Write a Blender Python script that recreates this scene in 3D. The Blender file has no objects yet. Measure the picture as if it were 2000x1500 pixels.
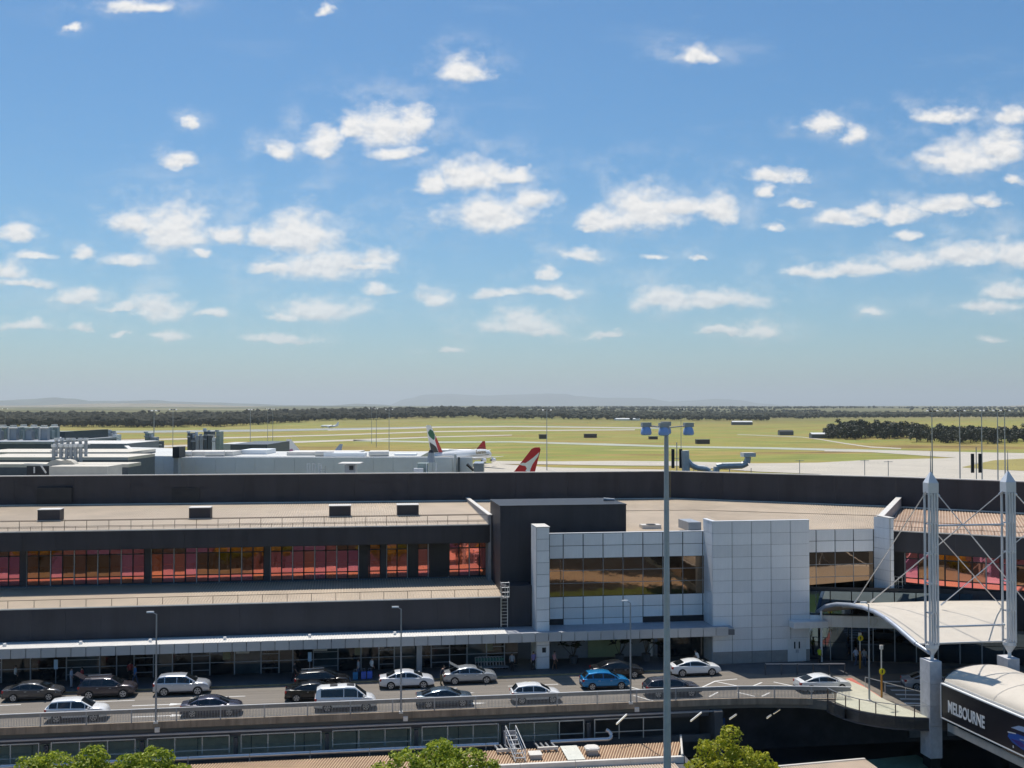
import bpy, bmesh, math, random
from mathutils import Vector, Matrix, Euler
random.seed(7)
R = math.radians
sc = bpy.context.scene
COL = sc.collection

# ---------------------------------------------------------------- camera, sky, sun, exposure
FPX, YAW, CAMZ = 2150.0, R(8.5), 30.0          # focal length in photo pixels (2000 wide), heading, eye height
PITCH = math.atan(45 / FPX)
cam_d = bpy.data.cameras.new('camera'); cam = bpy.data.objects.new('camera', cam_d); COL.objects.link(cam)
cam_d.sensor_width = 36.0; cam_d.lens = 36.0 * FPX / 2000.0
cam_d.clip_start = 0.5; cam_d.clip_end = 200000
cam.location = (0, 0, CAMZ); cam.rotation_euler = (R(90) + PITCH, 0, -YAW)
sc.camera = cam

SUN_TO = Vector((-0.10, 0.43, 1.0)).normalized()     # direction towards the sun
SUN_EL = math.asin(SUN_TO.z); SUN_AZ = math.atan2(SUN_TO.x, SUN_TO.y)
sun_d = bpy.data.lights.new('sun', 'SUN'); sun_d.energy = 4.2; sun_d.angle = R(0.53); sun_d.color = (1.0, 0.94, 0.85)
sun = bpy.data.objects.new('sun', sun_d); COL.objects.link(sun)
sun.rotation_euler = SUN_TO.to_track_quat('Z', 'Y').to_euler()
sun.location = (-60, 60, 200)
sc.view_settings.view_transform = 'Standard'; sc.view_settings.look = 'None'
sc.view_settings.exposure = 0.12; sc.view_settings.gamma = 1.0
sc.cycles.max_bounces = 5; sc.cycles.diffuse_bounces = 2; sc.cycles.glossy_bounces = 3
sc.cycles.transmission_bounces = 3; sc.cycles.transparent_max_bounces = 8; sc.cycles.volume_bounces = 0
sc.cycles.use_denoising = True
sc.cycles.use_adaptive_sampling = True; sc.cycles.adaptive_threshold = 0.02; sc.cycles.adaptive_min_samples = 8
sc.cycles.caustics_reflective = False; sc.cycles.caustics_refractive = False

# clouds of the sky: centre and half sizes in minutes of the photo's own angular scale (1/2150 rad), horizon at 795
CLOUDS = [
 (905,122,54,26),(270,6,66,15),(628,10,20,16),(135,46,20,9),(748,236,86,44),(808,226,38,40),(690,240,40,30),
 (625,265,46,32),(547,288,34,22),(768,293,54,16),(376,237,22,15),(345,308,36,18),(925,330,84,36),(848,346,40,30),(1005,338,46,16),
 (955,404,100,42),(1040,382,50,24),(985,425,60,18),(1262,392,92,48),(1180,418,62,28),(1330,398,60,26),(1408,398,62,32),(1150,440,30,12),
 (345,428,70,56),(262,424,54,26),(352,458,76,22),(440,450,44,24),(590,440,92,48),(520,456,54,26),(560,464,70,18),
 (630,508,122,34),(530,522,62,14),(735,500,46,22),(700,524,70,10),(30,450,50,18),(16,520,46,24),(50,551,62,9),(60,495,46,8),
 (155,572,62,20),(250,498,62,16),(160,490,30,10),(305,592,62,28),(235,596,40,9),(390,495,22,9),(620,594,108,26),(550,612,44,9),
 (850,574,46,20),(968,572,50,11),(1082,564,70,15),(1012,622,92,26),(1066,640,46,14),(1300,576,80,28),(1390,580,128,20),
 (1138,494,48,13),(1066,526,26,14),(1275,499,34,7),(1368,500,18,8),(1582,524,62,13),(1680,514,84,18),(1785,502,84,22),(1890,490,98,28),(1985,486,60,32),
 (1880,288,84,40),(1960,272,60,40),(1838,302,40,16),(1850,216,76,18),(1990,215,30,18),(1612,236,46,18),(1678,252,30,22),
 (1650,418,54,18),(1700,402,36,16),(1760,412,66,18),(1850,396,76,20),(1930,386,36,14),(1522,338,64,16),(1562,394,36,12),(1492,370,24,14),(1512,437,26,9),
 (1368,98,46,18),(1935,594,74,15),(1975,562,54,18),(1485,638,56,18),(1415,644,60,8),(1925,657,34,9),(1712,607,24,9),(1980,350,24,12),(1770,452,28,9),
 (50,632,58,11),(155,634,24,10),(330,650,40,11),(235,651,26,7),(545,656,78,11),(880,678,34,8),(1183,652,38,8),(415,608,38,10),(735,558,40,14),
 (205,450,60,0),(1500,1,1,0)]
CLOUDS = [(c[0], c[1], c[2] * 1.12, c[3] * 1.14) for c in CLOUDS if c[3] > 1]
while len(CLOUDS) % 3: CLOUDS.append(CLOUDS[-1])

world = bpy.data.worlds.new('World'); sc.world = world; world.use_nodes = True
wt = world.node_tree; wt.nodes.clear()
def wn(t, **kw):
    n = wt.nodes.new(t)
    for k, v in kw.items(): setattr(n, k, v)
    return n
def wl(a, b): wt.links.new(a, b)
def vop(op, a, b=None, c=None):
    n = wn('ShaderNodeVectorMath', operation=op)
    for i, x in enumerate((a, b, c)):
        if x is None: continue
        if isinstance(x, (tuple, list, Vector)): n.inputs[i].default_value = tuple(x)
        elif isinstance(x, (int, float)): n.inputs[i].default_value = (x, x, x)
        else: wl(x, n.inputs[i])
    return n.outputs['Value'] if op in ('DOT_PRODUCT', 'LENGTH', 'DISTANCE') else n.outputs['Vector']
def mop(op, a, b=None, c=None, clamp=False):
    n = wn('ShaderNodeMath', operation=op); n.use_clamp = clamp
    for i, x in enumerate((a, b, c)):
        if x is None: continue
        if isinstance(x, (int, float)): n.inputs[i].default_value = x
        else: wl(x, n.inputs[i])
    return n.outputs[0]
def smooth(x, lo, hi):
    n = wn('ShaderNodeMapRange', interpolation_type='SMOOTHSTEP')
    wl(x, n.inputs['Value']); n.inputs['From Min'].default_value = lo; n.inputs['From Max'].default_value = hi
    return n.outputs['Result']
def wnoise(vec, scale, detail, rough=0.55):
    n = wn('ShaderNodeTexNoise'); n.inputs['Scale'].default_value = scale; n.inputs['Detail'].default_value = detail
    n.inputs['Roughness'].default_value = rough; wl(vec, n.inputs['Vector']); return n
geo = wn('ShaderNodeTexCoord').outputs['Generated']
sky = wn('ShaderNodeTexSky', sky_type='NISHITA'); sky.sun_disc = False
sky.sun_elevation = SUN_EL; sky.sun_rotation = SUN_AZ
sky.altitude = 50; sky.air_density = 1.0; sky.dust_density = 0.8; sky.ozone_density = 8.0
SKY_STRENGTH = 0.10
FWD = Vector((math.sin(YAW), math.cos(YAW), 0)); RGT = Vector((math.cos(YAW), -math.sin(YAW), 0))
df = mop('MAXIMUM', vop('DOT_PRODUCT', geo, FWD), 0.15)
u = mop('DIVIDE', vop('DOT_PRODUCT', geo, RGT), df)
v = mop('DIVIDE', vop('DOT_PRODUCT', geo, (0, 0, 1)), df)
comb = wn('ShaderNodeCombineXYZ'); wl(u, comb.inputs[0]); wl(v, comb.inputs[1]); uv = comb.outputs[0]
stretch = vop('MULTIPLY', uv, (1.0, 1.5, 1.0))
warp = wnoise(stretch, 26, 5, 0.6)
wv = vop('SUBTRACT', warp.outputs['Color'], (0.5, 0.5, 0.5))
uvw = vop('MULTIPLY_ADD', wv, (0.042, 0.022, 0), uv)
sx = wn('ShaderNodeSeparateXYZ'); wl(uvw, sx.inputs[0])
cu = wn('ShaderNodeCombineXYZ'); cv = wn('ShaderNodeCombineXYZ')
for i in range(3): wl(sx.outputs[0], cu.inputs[i]); wl(sx.outputs[1], cv.inputs[i])
dmin = None; emin = None
for i in range(0, len(CLOUDS), 3):
    g = CLOUDS[i:i + 3]
    ax = [FPX / c[2] for c in g]; bx = [-(c[0] - 1000) / c[2] for c in g]
    # the blob sits on a flat base: centre a little above the base, three times as steep below
    ay = [FPX / (c[3] * 1.3) for c in g]; by = [-((795 - c[1]) - c[3] * 0.45) / (c[3] * 1.3) for c in g]
    qx = vop('MULTIPLY_ADD', cu.outputs[0], ax, bx); qy = vop('MULTIPLY_ADD', cv.outputs[0], ay, by)
    qz = vop('MAXIMUM', qy, vop('MULTIPLY', qy, -1.9))
    d2 = vop('MULTIPLY_ADD', qx, qx, vop('MULTIPLY', qz, qz)); e2 = vop('MULTIPLY_ADD', qy, 0.3, d2)
    emin = e2 if emin is None else vop('MINIMUM', emin, e2)
    dmin = d2 if dmin is None else vop('MINIMUM', dmin, d2)
sd = wn('ShaderNodeSeparateXYZ'); wl(dmin, sd.inputs[0])
dd = mop('SQRT', mop('MINIMUM', mop('MINIMUM', sd.outputs[0], sd.outputs[1]), sd.outputs[2]))
se = wn('ShaderNodeSeparateXYZ'); wl(emin, se.inputs[0])
ee = mop('MINIMUM', mop('MINIMUM', se.outputs[0], se.outputs[1]), se.outputs[2])
rel = mop('DIVIDE', mop('SUBTRACT', ee, mop('MULTIPLY', dd, dd)), 0.3)       # height within the cloud: -1 base, +1 top
fine = wnoise(stretch, 50, 6, 0.56).outputs['Fac']
fine_up = wnoise(vop('ADD', stretch, (-0.002, 0.006, 0)), 50, 4, 0.56).outputs['Fac']
infront = smooth(vop('DOT_PRODUCT', geo, FWD), 0.15, 0.4)
dens = mop('MULTIPLY_ADD', mop('SUBTRACT', fine, 0.5), 1.2, mop('SUBTRACT', 1.02, dd))
alpha_a = mop('MULTIPLY', smooth(dens, -0.12, 0.75), infront)
# the same scattered cumulus over the rest of the sky, outside the part traced above
spread = vop('DIVIDE', geo, mop('ADD', mop('ABSOLUTE', vop('DOT_PRODUCT', geo, (0, 0, 1))), 0.12))
cn = wnoise(spread, 2.6, 7, 0.55).outputs['Fac']
outside = mop('MAXIMUM', mop('MAXIMUM', smooth(mop('ABSOLUTE', u), 0.5, 0.6), smooth(v, 0.39, 0.45)), mop('SUBTRACT', 1.0, infront))
alpha_b = mop('MULTIPLY', mop('MULTIPLY', smooth(cn, 0.60, 0.72), outside), smooth(vop('DOT_PRODUCT', geo, (0, 0, 1)), 0.01, 0.06))
wisp = mop('MULTIPLY', smooth(wnoise(vop('MULTIPLY', uv, (5.0, 17.0, 1.0)), 1.0, 5, 0.62).outputs['Fac'], 0.52, 0.85), mop('MULTIPLY', infront, 0.30))
halo = mop('MULTIPLY', smooth(dd, 2.6, 0.8), mop('MULTIPLY', smooth(warp.outputs['Fac'], 0.42, 0.75), 0.38))
alpha_a = mop('MAXIMUM', alpha_a, mop('MAXIMUM', mop('MULTIPLY', wisp, smooth(dd, 6.0, 1.0)), mop('MULTIPLY', halo, infront)))
alpha = mop('MULTIPLY', mop('MAXIMUM', alpha_a, alpha_b), 0.95)
haze_v = smooth(v, 0.02, 0.2)                                  # low clouds stand behind more air
alpha = mop('MULTIPLY', alpha, mop('MULTIPLY_ADD', haze_v, 0.28, 0.70))
shade = mop('MULTIPLY_ADD', mop('SUBTRACT', fine, fine_up), 1.6, mop('MULTIPLY_ADD', smooth(rel, -0.75, 0.45), 0.50, 0.50))
ccol = wn('ShaderNodeMix', data_type='RGBA'); wl(shade, ccol.inputs[0])
ccol.inputs[6].default_value = (0.47, 0.50, 0.545, 1); ccol.inputs[7].default_value = (0.90, 0.875, 0.845, 1)
mixs = wn('ShaderNodeMix', data_type='RGBA'); wl(alpha, mixs.inputs[0])
skys = vop('MULTIPLY', sky.outputs[0], (SKY_STRENGTH * 0.86, SKY_STRENGTH * 0.99, SKY_STRENGTH * 0.97))
hs = wn('ShaderNodeHueSaturation'); hs.inputs['Saturation'].default_value = 1.12; wl(skys, hs.inputs['Color']); wl(hs.outputs[0], mixs.inputs[6]); wl(ccol.outputs[2], mixs.inputs[7])
bg = wn('ShaderNodeBackground'); wl(mixs.outputs[2], bg.inputs[0]); bg.inputs[1].default_value = 1.0
wo = wn('ShaderNodeOutputWorld'); wl(bg.outputs[0], wo.inputs[0])
world.cycles.sampling_method = 'MANUAL'; world.cycles.sample_map_resolution = 512

# ---------------------------------------------------------------- helpers
def ray(px, py):
    x = (px - 1000) / FPX; y = -(py - 750) / FPX
    c, s = math.cos(PITCH), math.sin(PITCH); fy = c - y * s; fz = s + y * c
    ct, st = math.cos(YAW), math.sin(YAW)
    return Vector((x * ct + fy * st, -x * st + fy * ct, fz))
def atz(px, py, z):
    r = ray(px, py); t = (z - CAMZ) / r.z; return Vector((r.x * t, r.y * t, z))
def aty(px, py, Y):
    r = ray(px, py); t = Y / r.y; return Vector((r.x * t, Y, CAMZ + r.z * t))
def atd(px, py, d):
    """point at horizontal distance d (along the view axis) that stands at this spot of the picture"""
    r = ray(px, py); k = d / (r.x * FWD.x + r.y * FWD.y); return Vector((r.x * k, r.y * k, CAMZ + r.z * k))

MATS = {}
def mat(name, col, rough=0.6, metal=0.0, var=0.12, scale=1.2, bump=0.0, bscale=20, spec=0.4, rnd=0.0, streak=False, coat=0.0, along=False):
    if name in MATS: return MATS[name]
    m = bpy.data.materials.new(name); m.use_nodes = True; nt = m.node_tree; b = nt.nodes['Principled BSDF']
    b.inputs['Roughness'].default_value = rough; b.inputs['Metallic'].default_value = metal
    b.inputs['Specular IOR Level'].default_value = spec
    if coat: b.inputs['Coat Weight'].default_value = coat; b.inputs['Coat Roughness'].default_value = 0.05
    tc = nt.nodes.new('ShaderNodeTexCoord'); mp = nt.nodes.new('ShaderNodeMapping')
    nt.links.new(tc.outputs['Object'], mp.inputs['Vector'])
    if along: mp.inputs['Scale'].default_value = (0.05, 1.3, 1)
    if streak: mp.inputs['Scale'].default_value = (1, 1, 0.12)
    no = nt.nodes.new('ShaderNodeTexNoise'); no.inputs['Scale'].default_value = scale; no.inputs['Detail'].default_value = 5
    no.inputs['Roughness'].default_value = 0.65
    nt.links.new(mp.outputs[0], no.inputs['Vector'])
    mr = nt.nodes.new('ShaderNodeMapRange'); nt.links.new(no.outputs['Fac'], mr.inputs['Value'])
    mr.inputs['From Min'].default_value = 0.3; mr.inputs['From Max'].default_value = 0.7
    mr.inputs['To Min'].default_value = 1 - var; mr.inputs['To Max'].default_value = 1 + var
    fac = mr.outputs[0]
    if rnd:
        oi = nt.nodes.new('ShaderNodeObjectInfo'); ma = nt.nodes.new('ShaderNodeMath'); ma.operation = 'MULTIPLY_ADD'
        nt.links.new(oi.outputs['Random'], ma.inputs[0]); ma.inputs[1].default_value = 2 * rnd; ma.inputs[2].default_value = 1 - rnd
        mu = nt.nodes.new('ShaderNodeMath'); mu.operation = 'MULTIPLY'
        nt.links.new(fac, mu.inputs[0]); nt.links.new(ma.outputs[0], mu.inputs[1]); fac = mu.outputs[0]
    sc_ = nt.nodes.new('ShaderNodeVectorMath'); sc_.operation = 'SCALE'; sc_.inputs[0].default_value = col[:3]
    nt.links.new(fac, sc_.inputs['Scale']); nt.links.new(sc_.outputs[0], b.inputs['Base Color'])
    if bump:
        n2 = nt.nodes.new('ShaderNodeTexNoise'); n2.inputs['Scale'].default_value = bscale; n2.inputs['Detail'].default_value = 3
        nt.links.new(tc.outputs['Object'], n2.inputs['Vector'])
        bp = nt.nodes.new('ShaderNodeBump'); bp.inputs['Strength'].default_value = bump; bp.inputs['Distance'].default_value = 0.02
        nt.links.new(n2.outputs['Fac'], bp.inputs['Height']); nt.links.new(bp.outputs[0], b.inputs['Normal'])
    MATS[name] = m; return m
def mat_mirror(name, ca, cb, rough=0.03, wob=0.012):
    """tinted reflective glazing: each pane with its own slightly different coat and a faint waviness"""
    m = bpy.data.materials.new(name); m.use_nodes = True; nt = m.node_tree; b = nt.nodes['Principled BSDF']
    oi = nt.nodes.new('ShaderNodeObjectInfo'); mx = nt.nodes.new('ShaderNodeMix'); mx.data_type = 'RGBA'
    nt.links.new(oi.outputs['Random'], mx.inputs[0]); mx.inputs[6].default_value = (*ca, 1); mx.inputs[7].default_value = (*cb, 1)
    nt.links.new(mx.outputs[2], b.inputs['Base Color']); b.inputs['Metallic'].default_value = 1.0; b.inputs['Roughness'].default_value = rough
    tc = nt.nodes.new('ShaderNodeTexCoord'); no = nt.nodes.new('ShaderNodeTexNoise'); no.inputs['Scale'].default_value = 0.9
    nt.links.new(tc.outputs['Object'], no.inputs['Vector'])
    bp = nt.nodes.new('ShaderNodeBump'); bp.inputs['Strength'].default_value = 0.25; bp.inputs['Distance'].default_value = wob
    nt.links.new(no.outputs['Fac'], bp.inputs['Height']); nt.links.new(bp.outputs[0], b.inputs['Normal'])
    MATS[name] = m; return m

class MB:
    def __init__(s): s.v = []; s.f = []
    def add(s, vs, fs):
        o = len(s.v); s.v += [tuple(p) for p in vs]; s.f += [tuple(i + o for i in f) for f in fs]; return s
    def box(s, x0, y0, z0, x1, y1, z1):
        vs = [(x, y, z) for z in (z0, z1) for y in (y0, y1) for x in (x0, x1)]
        return s.add(vs, [(0, 2, 3, 1), (4, 5, 7, 6), (0, 1, 5, 4), (2, 6, 7, 3), (0, 4, 6, 2), (1, 3, 7, 5)])
    def obox(s, o, ux, uy, uz):
        """box from corner o along three edge vectors"""
        o, ux, uy, uz = map(Vector, (o, ux, uy, uz))
        vs = [o + ux * a + uy * b + uz * c for c in (0, 1) for b in (0, 1) for a in (0, 1)]
        return s.add(vs, [(0, 2, 3, 1), (4, 5, 7, 6), (0, 1, 5, 4), (2, 6, 7, 3), (0, 4, 6, 2), (1, 3, 7, 5)])
    def bar(s, p, q, w, h=None, up=(0, 0, 1)):
        """rectangular bar from p to q, w across and h along up"""
        p, q = Vector(p), Vector(q); h = h or w; d = (q - p).normalized(); upv = Vector(up)
        if abs(d.dot(upv)) > 0.98: upv = Vector((0, 1, 0))
        a = d.cross(upv).normalized(); b = a.cross(d).normalized()
        return s.obox(p - a * w / 2 - b * h / 2, q - p, a * w, b * h)
    def tube(s, p, q, r, r2=None, n=8, caps=True):
        p, q = Vector(p), Vector(q); r2 = r if r2 is None else r2; d = (q - p).normalized()
        a = d.orthogonal().normalized(); b = d.cross(a)
        vs = []
        for c, rr in ((p, r), (q, r2)):
            for i in range(n):
                t = 2 * math.pi * i / n; vs.append(c + a * rr * math.cos(t) + b * rr * math.sin(t))
        fs = [(i, (i + 1) % n, n + (i + 1) % n, n + i) for i in range(n)]
        if caps: fs += [tuple(range(n))[::-1], tuple(range(n, 2 * n))]
        return s.add(vs, fs)
    def path(s, pts, r, n=8):
        for a, b in zip(pts[:-1], pts[1:]): s.tube(a, b, r, n=n)
        return s
    def prism(s, poly, ext):
        """closed polygon extruded by ext"""
        e = Vector(ext); n = len(poly); vs = [Vector(p) for p in poly] + [Vector(p) + e for p in poly]
        return s.add(vs, [tuple(range(n))[::-1], tuple(range(n, 2 * n))] + [(i, (i + 1) % n, n + (i + 1) % n, n + i) for i in range(n)])
    def loft(s, rings, closed=True, caps=True):
        n = len(rings[0]); vs = [p for r in rings for p in r]; fs = []
        for k in range(len(rings) - 1):
            for i in range(n if closed else n - 1):
                j = (i + 1) % n; fs.append((k * n + i, k * n + j, (k + 1) * n + j, (k + 1) * n + i))
        if caps: fs += [tuple(range(n))[::-1], tuple(range((len(rings) - 1) * n, len(rings) * n))]
        return s.add(vs, fs)
    def mesh(s, name, fix=True):
        me = bpy.data.meshes.new(name); me.from_pydata(s.v, [], s.f)
        if fix:
            bm = bmesh.new(); bm.from_mesh(me); bmesh.ops.recalc_face_normals(bm, faces=bm.faces); bm.to_mesh(me); bm.free()
        me.update(); return me
    def build(s, name, material, parent=None, smooth=None, fix=True, loc=None):
        me = s.mesh(name, fix); me.materials.append(material)
        if smooth is not None:
            me.polygons.foreach_set('use_smooth', [True] * len(me.polygons)); me.set_sharp_from_angle(angle=R(smooth))
        return link(name, me, parent, loc)
def link(name, data, parent=None, loc=None):
    o = bpy.data.objects.new(name, data); COL.objects.link(o)
    if loc is not None: o.location = loc
    if parent is not None: attach(o, parent)
    return o
def attach(o, parent):
    o.parent = parent
    if parent.parent is None and parent.type == 'EMPTY' and parent.get('_fixed') is not None:
        o.matrix_parent_inverse = Matrix.Translation(-Vector(parent.location))
def tag(o, label, cat, group=None):
    o['label'] = label; o['category'] = cat
    if group: o['group'] = group
    return o
def thing(name, label, cat, loc=(0, 0, 0), group=None, fixed=True):
    """Empty at the thing's base. fixed: its parts are given in world coordinates; otherwise in its own"""
    o = bpy.data.objects.new(name, None); COL.objects.link(o); o.location = loc; o.empty_display_size = 0.3
    if fixed: o['_fixed'] = 1
    return tag(o, label, cat, group)
def struct(o): o['kind'] = 'structure'; return o
def stuff(o): o['kind'] = 'stuff'; return o
def inst(name, me, loc, parent=None, rot=None, scale=None):
    o = link(name, me, parent, loc)
    if rot is not None: o.rotation_euler = rot
    if scale is not None: o.scale = scale
    return o
def copy_tree(o, parent=None):
    c = o.copy(); COL.objects.link(c); c.parent = parent; c.matrix_parent_inverse = o.matrix_parent_inverse.copy()
    for ch in list(o.children): copy_tree(ch, c)
    return c
def box_mesh(name, sx_, sy_, sz_, material, origin='c'):
    m = MB().box(-sx_ / 2, -sy_ / 2, 0 if origin == 'b' else -sz_ / 2, sx_ / 2, sy_ / 2, sz_ if origin == 'b' else sz_ / 2)
    me = m.mesh(name); me.materials.append(material); return me
def text_mesh(txt, size, material, extrude=0.01, bold=0.0):
    cu_ = bpy.data.curves.new('lettering', 'FONT'); cu_.body = txt; cu_.size = size; cu_.extrude = extrude; cu_.offset = bold
    cu_.align_x = 'CENTER'; cu_.align_y = 'CENTER'; cu_.resolution_u = 3
    o = bpy.data.objects.new('lettering', cu_); COL.objects.link(o)
    dg = bpy.context.evaluated_depsgraph_get(); me = bpy.data.meshes.new_from_object(o.evaluated_get(dg))
    bpy.data.objects.remove(o); me.materials.clear(); me.materials.append(material); return me

# materials
M_DARK = mat('dark_cladding', (0.044, 0.043, 0.052), 0.55, var=0.22, scale=0.5, streak=True, spec=0.35)
M_DARK2 = mat('dark_frame', (0.022, 0.024, 0.030), 0.5)
M_ROOF = mat('tan_roof_sheet', (0.53, 0.44, 0.335), 0.55, var=0.16, scale=0.22, spec=0.3)
M_ROOF_RED = mat('reddish_roof_sheet', (0.60, 0.38, 0.26), 0.6, var=0.22, scale=0.3)
M_FLASH = mat('pale_flashing', (0.74, 0.70, 0.64), 0.5, var=0.08)
M_SILVER = mat('silver_cladding', (0.84, 0.85, 0.87), 0.42, metal=0.15, var=0.09, scale=0.9, rnd=0.07, streak=True)
M_GREY = mat('grey_metal', (0.38, 0.40, 0.43), 0.45, metal=0.4, var=0.08)
M_POLE = mat('galvanised_steel', (0.33, 0.36, 0.39), 0.45, metal=0.5, var=0.12, scale=3)
M_RAILB = mat('brown_rail', (0.10, 0.075, 0.055), 0.6)
M_WHITE = mat('white_paint', (0.78, 0.78, 0.77), 0.4, var=0.05)
M_FABRIC = mat('pale_canopy_sheet', (0.62, 0.555, 0.465), 0.6, var=0.06, scale=0.6)
M_CONC = mat('concrete', (0.40, 0.39, 0.37), 0.8, var=0.16, scale=0.9, bump=0.15)
M_CONCD = mat('dark_concrete', (0.10, 0.10, 0.105), 0.8, var=0.2, scale=0.5)
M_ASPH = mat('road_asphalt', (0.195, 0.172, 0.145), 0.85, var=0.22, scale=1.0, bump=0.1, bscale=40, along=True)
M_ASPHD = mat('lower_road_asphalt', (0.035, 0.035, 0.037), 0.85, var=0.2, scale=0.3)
M_PAVE = mat('pavement', (0.11, 0.11, 0.115), 0.75, var=0.15, scale=0.8)
M_LINE = mat('road_paint', (0.74, 0.73, 0.70), 0.6, var=0.12, scale=6)
M_YELL = mat('yellow_paint', (0.55, 0.30, 0.05), 0.6, var=0.2, scale=5)
M_REDP = mat('red_paint', (0.55, 0.16, 0.12), 0.7, var=0.2, scale=1)
M_GLASSD = mat('dark_glazing', (0.012, 0.016, 0.019), 0.06, var=0.3, scale=0.4, spec=0.6)
M_GLASST = mat('teal_glazing', (0.040, 0.062, 0.072), 0.06, var=0.3, scale=0.4, spec=0.6)
M_RED = mat_mirror('red_reflective_glass', (0.86, 0.28, 0.15), (0.74, 0.23, 0.27))
M_PINK = mat_mirror('pink_reflection_glass', (0.85, 0.30, 0.36), (0.62, 0.20, 0.27))
M_REDD = mat_mirror('dull_reflection_glass', (0.26, 0.15, 0.08), (0.42, 0.19, 0.13))
M_BRONZE = mat_mirror('bronze_reflective_glass', (0.29, 0.21, 0.145), (0.24, 0.175, 0.125))
M_BLUEG = mat_mirror('blue_reflective_glass', (0.17, 0.23, 0.28), (0.11, 0.15, 0.19))
M_BLACK = mat('black_rubber', (0.012, 0.012, 0.013), 0.7)
M_TOWER = mat('tower_white', (0.72, 0.73, 0.75), 0.35, metal=0.15, var=0.06)
M_STEEL = mat('bright_steel', (0.62, 0.64, 0.67), 0.3, metal=0.7, var=0.06)
M_OLIVE = mat('olive_panel', (0.72, 0.70, 0.56), 0.7, var=0.15)
M_GREENP = mat('pale_green_paving', (0.50, 0.48, 0.38), 0.8, var=0.14, scale=0.7)
#---SPLIT---

# ---------------------------------------------------------------- ground, airfield, far country
import numpy as np
rng = np.random.default_rng(3)
def vnoise(x, y, seed=0):
    xi, yi = math.floor(x), math.floor(y); fx, fy = x - xi, y - yi
    def h(i, j):
        k = (i * 374761393 + j * 668265263 + seed * 1442695041) & 0xffffffff
        k = ((k ^ (k >> 13)) * 1274126177) & 0xffffffff; return ((k ^ (k >> 16)) & 0xffff) / 65535.0
    fx = fx * fx * (3 - 2 * fx); fy = fy * fy * (3 - 2 * fy)
    return (h(xi, yi) * (1 - fx) + h(xi + 1, yi) * fx) * (1 - fy) + (h(xi, yi + 1) * (1 - fx) + h(xi + 1, yi + 1) * fx) * fy
def sstep(a, b, x):
    t = min(1, max(0, (x - a) / (b - a))); return t * t * (3 - 2 * t)
def interp(tab, x):
    if x <= tab[0][0]: return tab[0][1]
    for (a, fa), (b, fb) in zip(tab[:-1], tab[1:]):
        if x <= b: return fa + (fb - fa) * (x - a) / (b - a)
    return tab[-1][1]
def px_of(X, Y):
    xr = X * RGT.x + Y * RGT.y; yr = X * FWD.x + Y * FWD.y
    return 1000 + FPX * xr / max(yr, 1e-3), yr
def land(X, Y):
    """height of the land: the airfield is level, the country behind it rises gently"""
    p, d = px_of(X, Y)
    if d < 900: return 0.0
    left = 1 - sstep(900, 1500, p)
    h = sstep(1700, 3600, d) * (15 * left + 2) + (1 - left) * sstep(2400, 6000, d) * 14 + sstep(4000, 16000, d) * 26
    h += sstep(1500, 6000, d) * (vnoise(X / 900, Y / 900, 3) - 0.4) * 9
    h += sstep(1500, 1900, p) * (sstep(1000, 1500, d) - sstep(2000, 3600, d)) * 5   # low rise right of the grove
    return h
rad = [0, 40, 200, 500, 800] + list(np.geomspace(1000, 62000, 46))
angs = [R(a) for a in list(range(-180, -50, 10)) + list(np.linspace(-50, 62, 150)) + list(range(70, 180, 10))]
gm = MB()
for r_ in rad:
    for a in angs:
        X, Y = r_ * math.sin(a), r_ * math.cos(a); gm.v.append((X, Y, land(X, Y) - 0.06))
na = len(angs)
for k in range(len(rad) - 1):
    for i in range(na):
        j = (i + 1) % na; gm.f.append((k * na + i, k * na + j, (k + 1) * na + j, (k + 1) * na + i))
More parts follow.
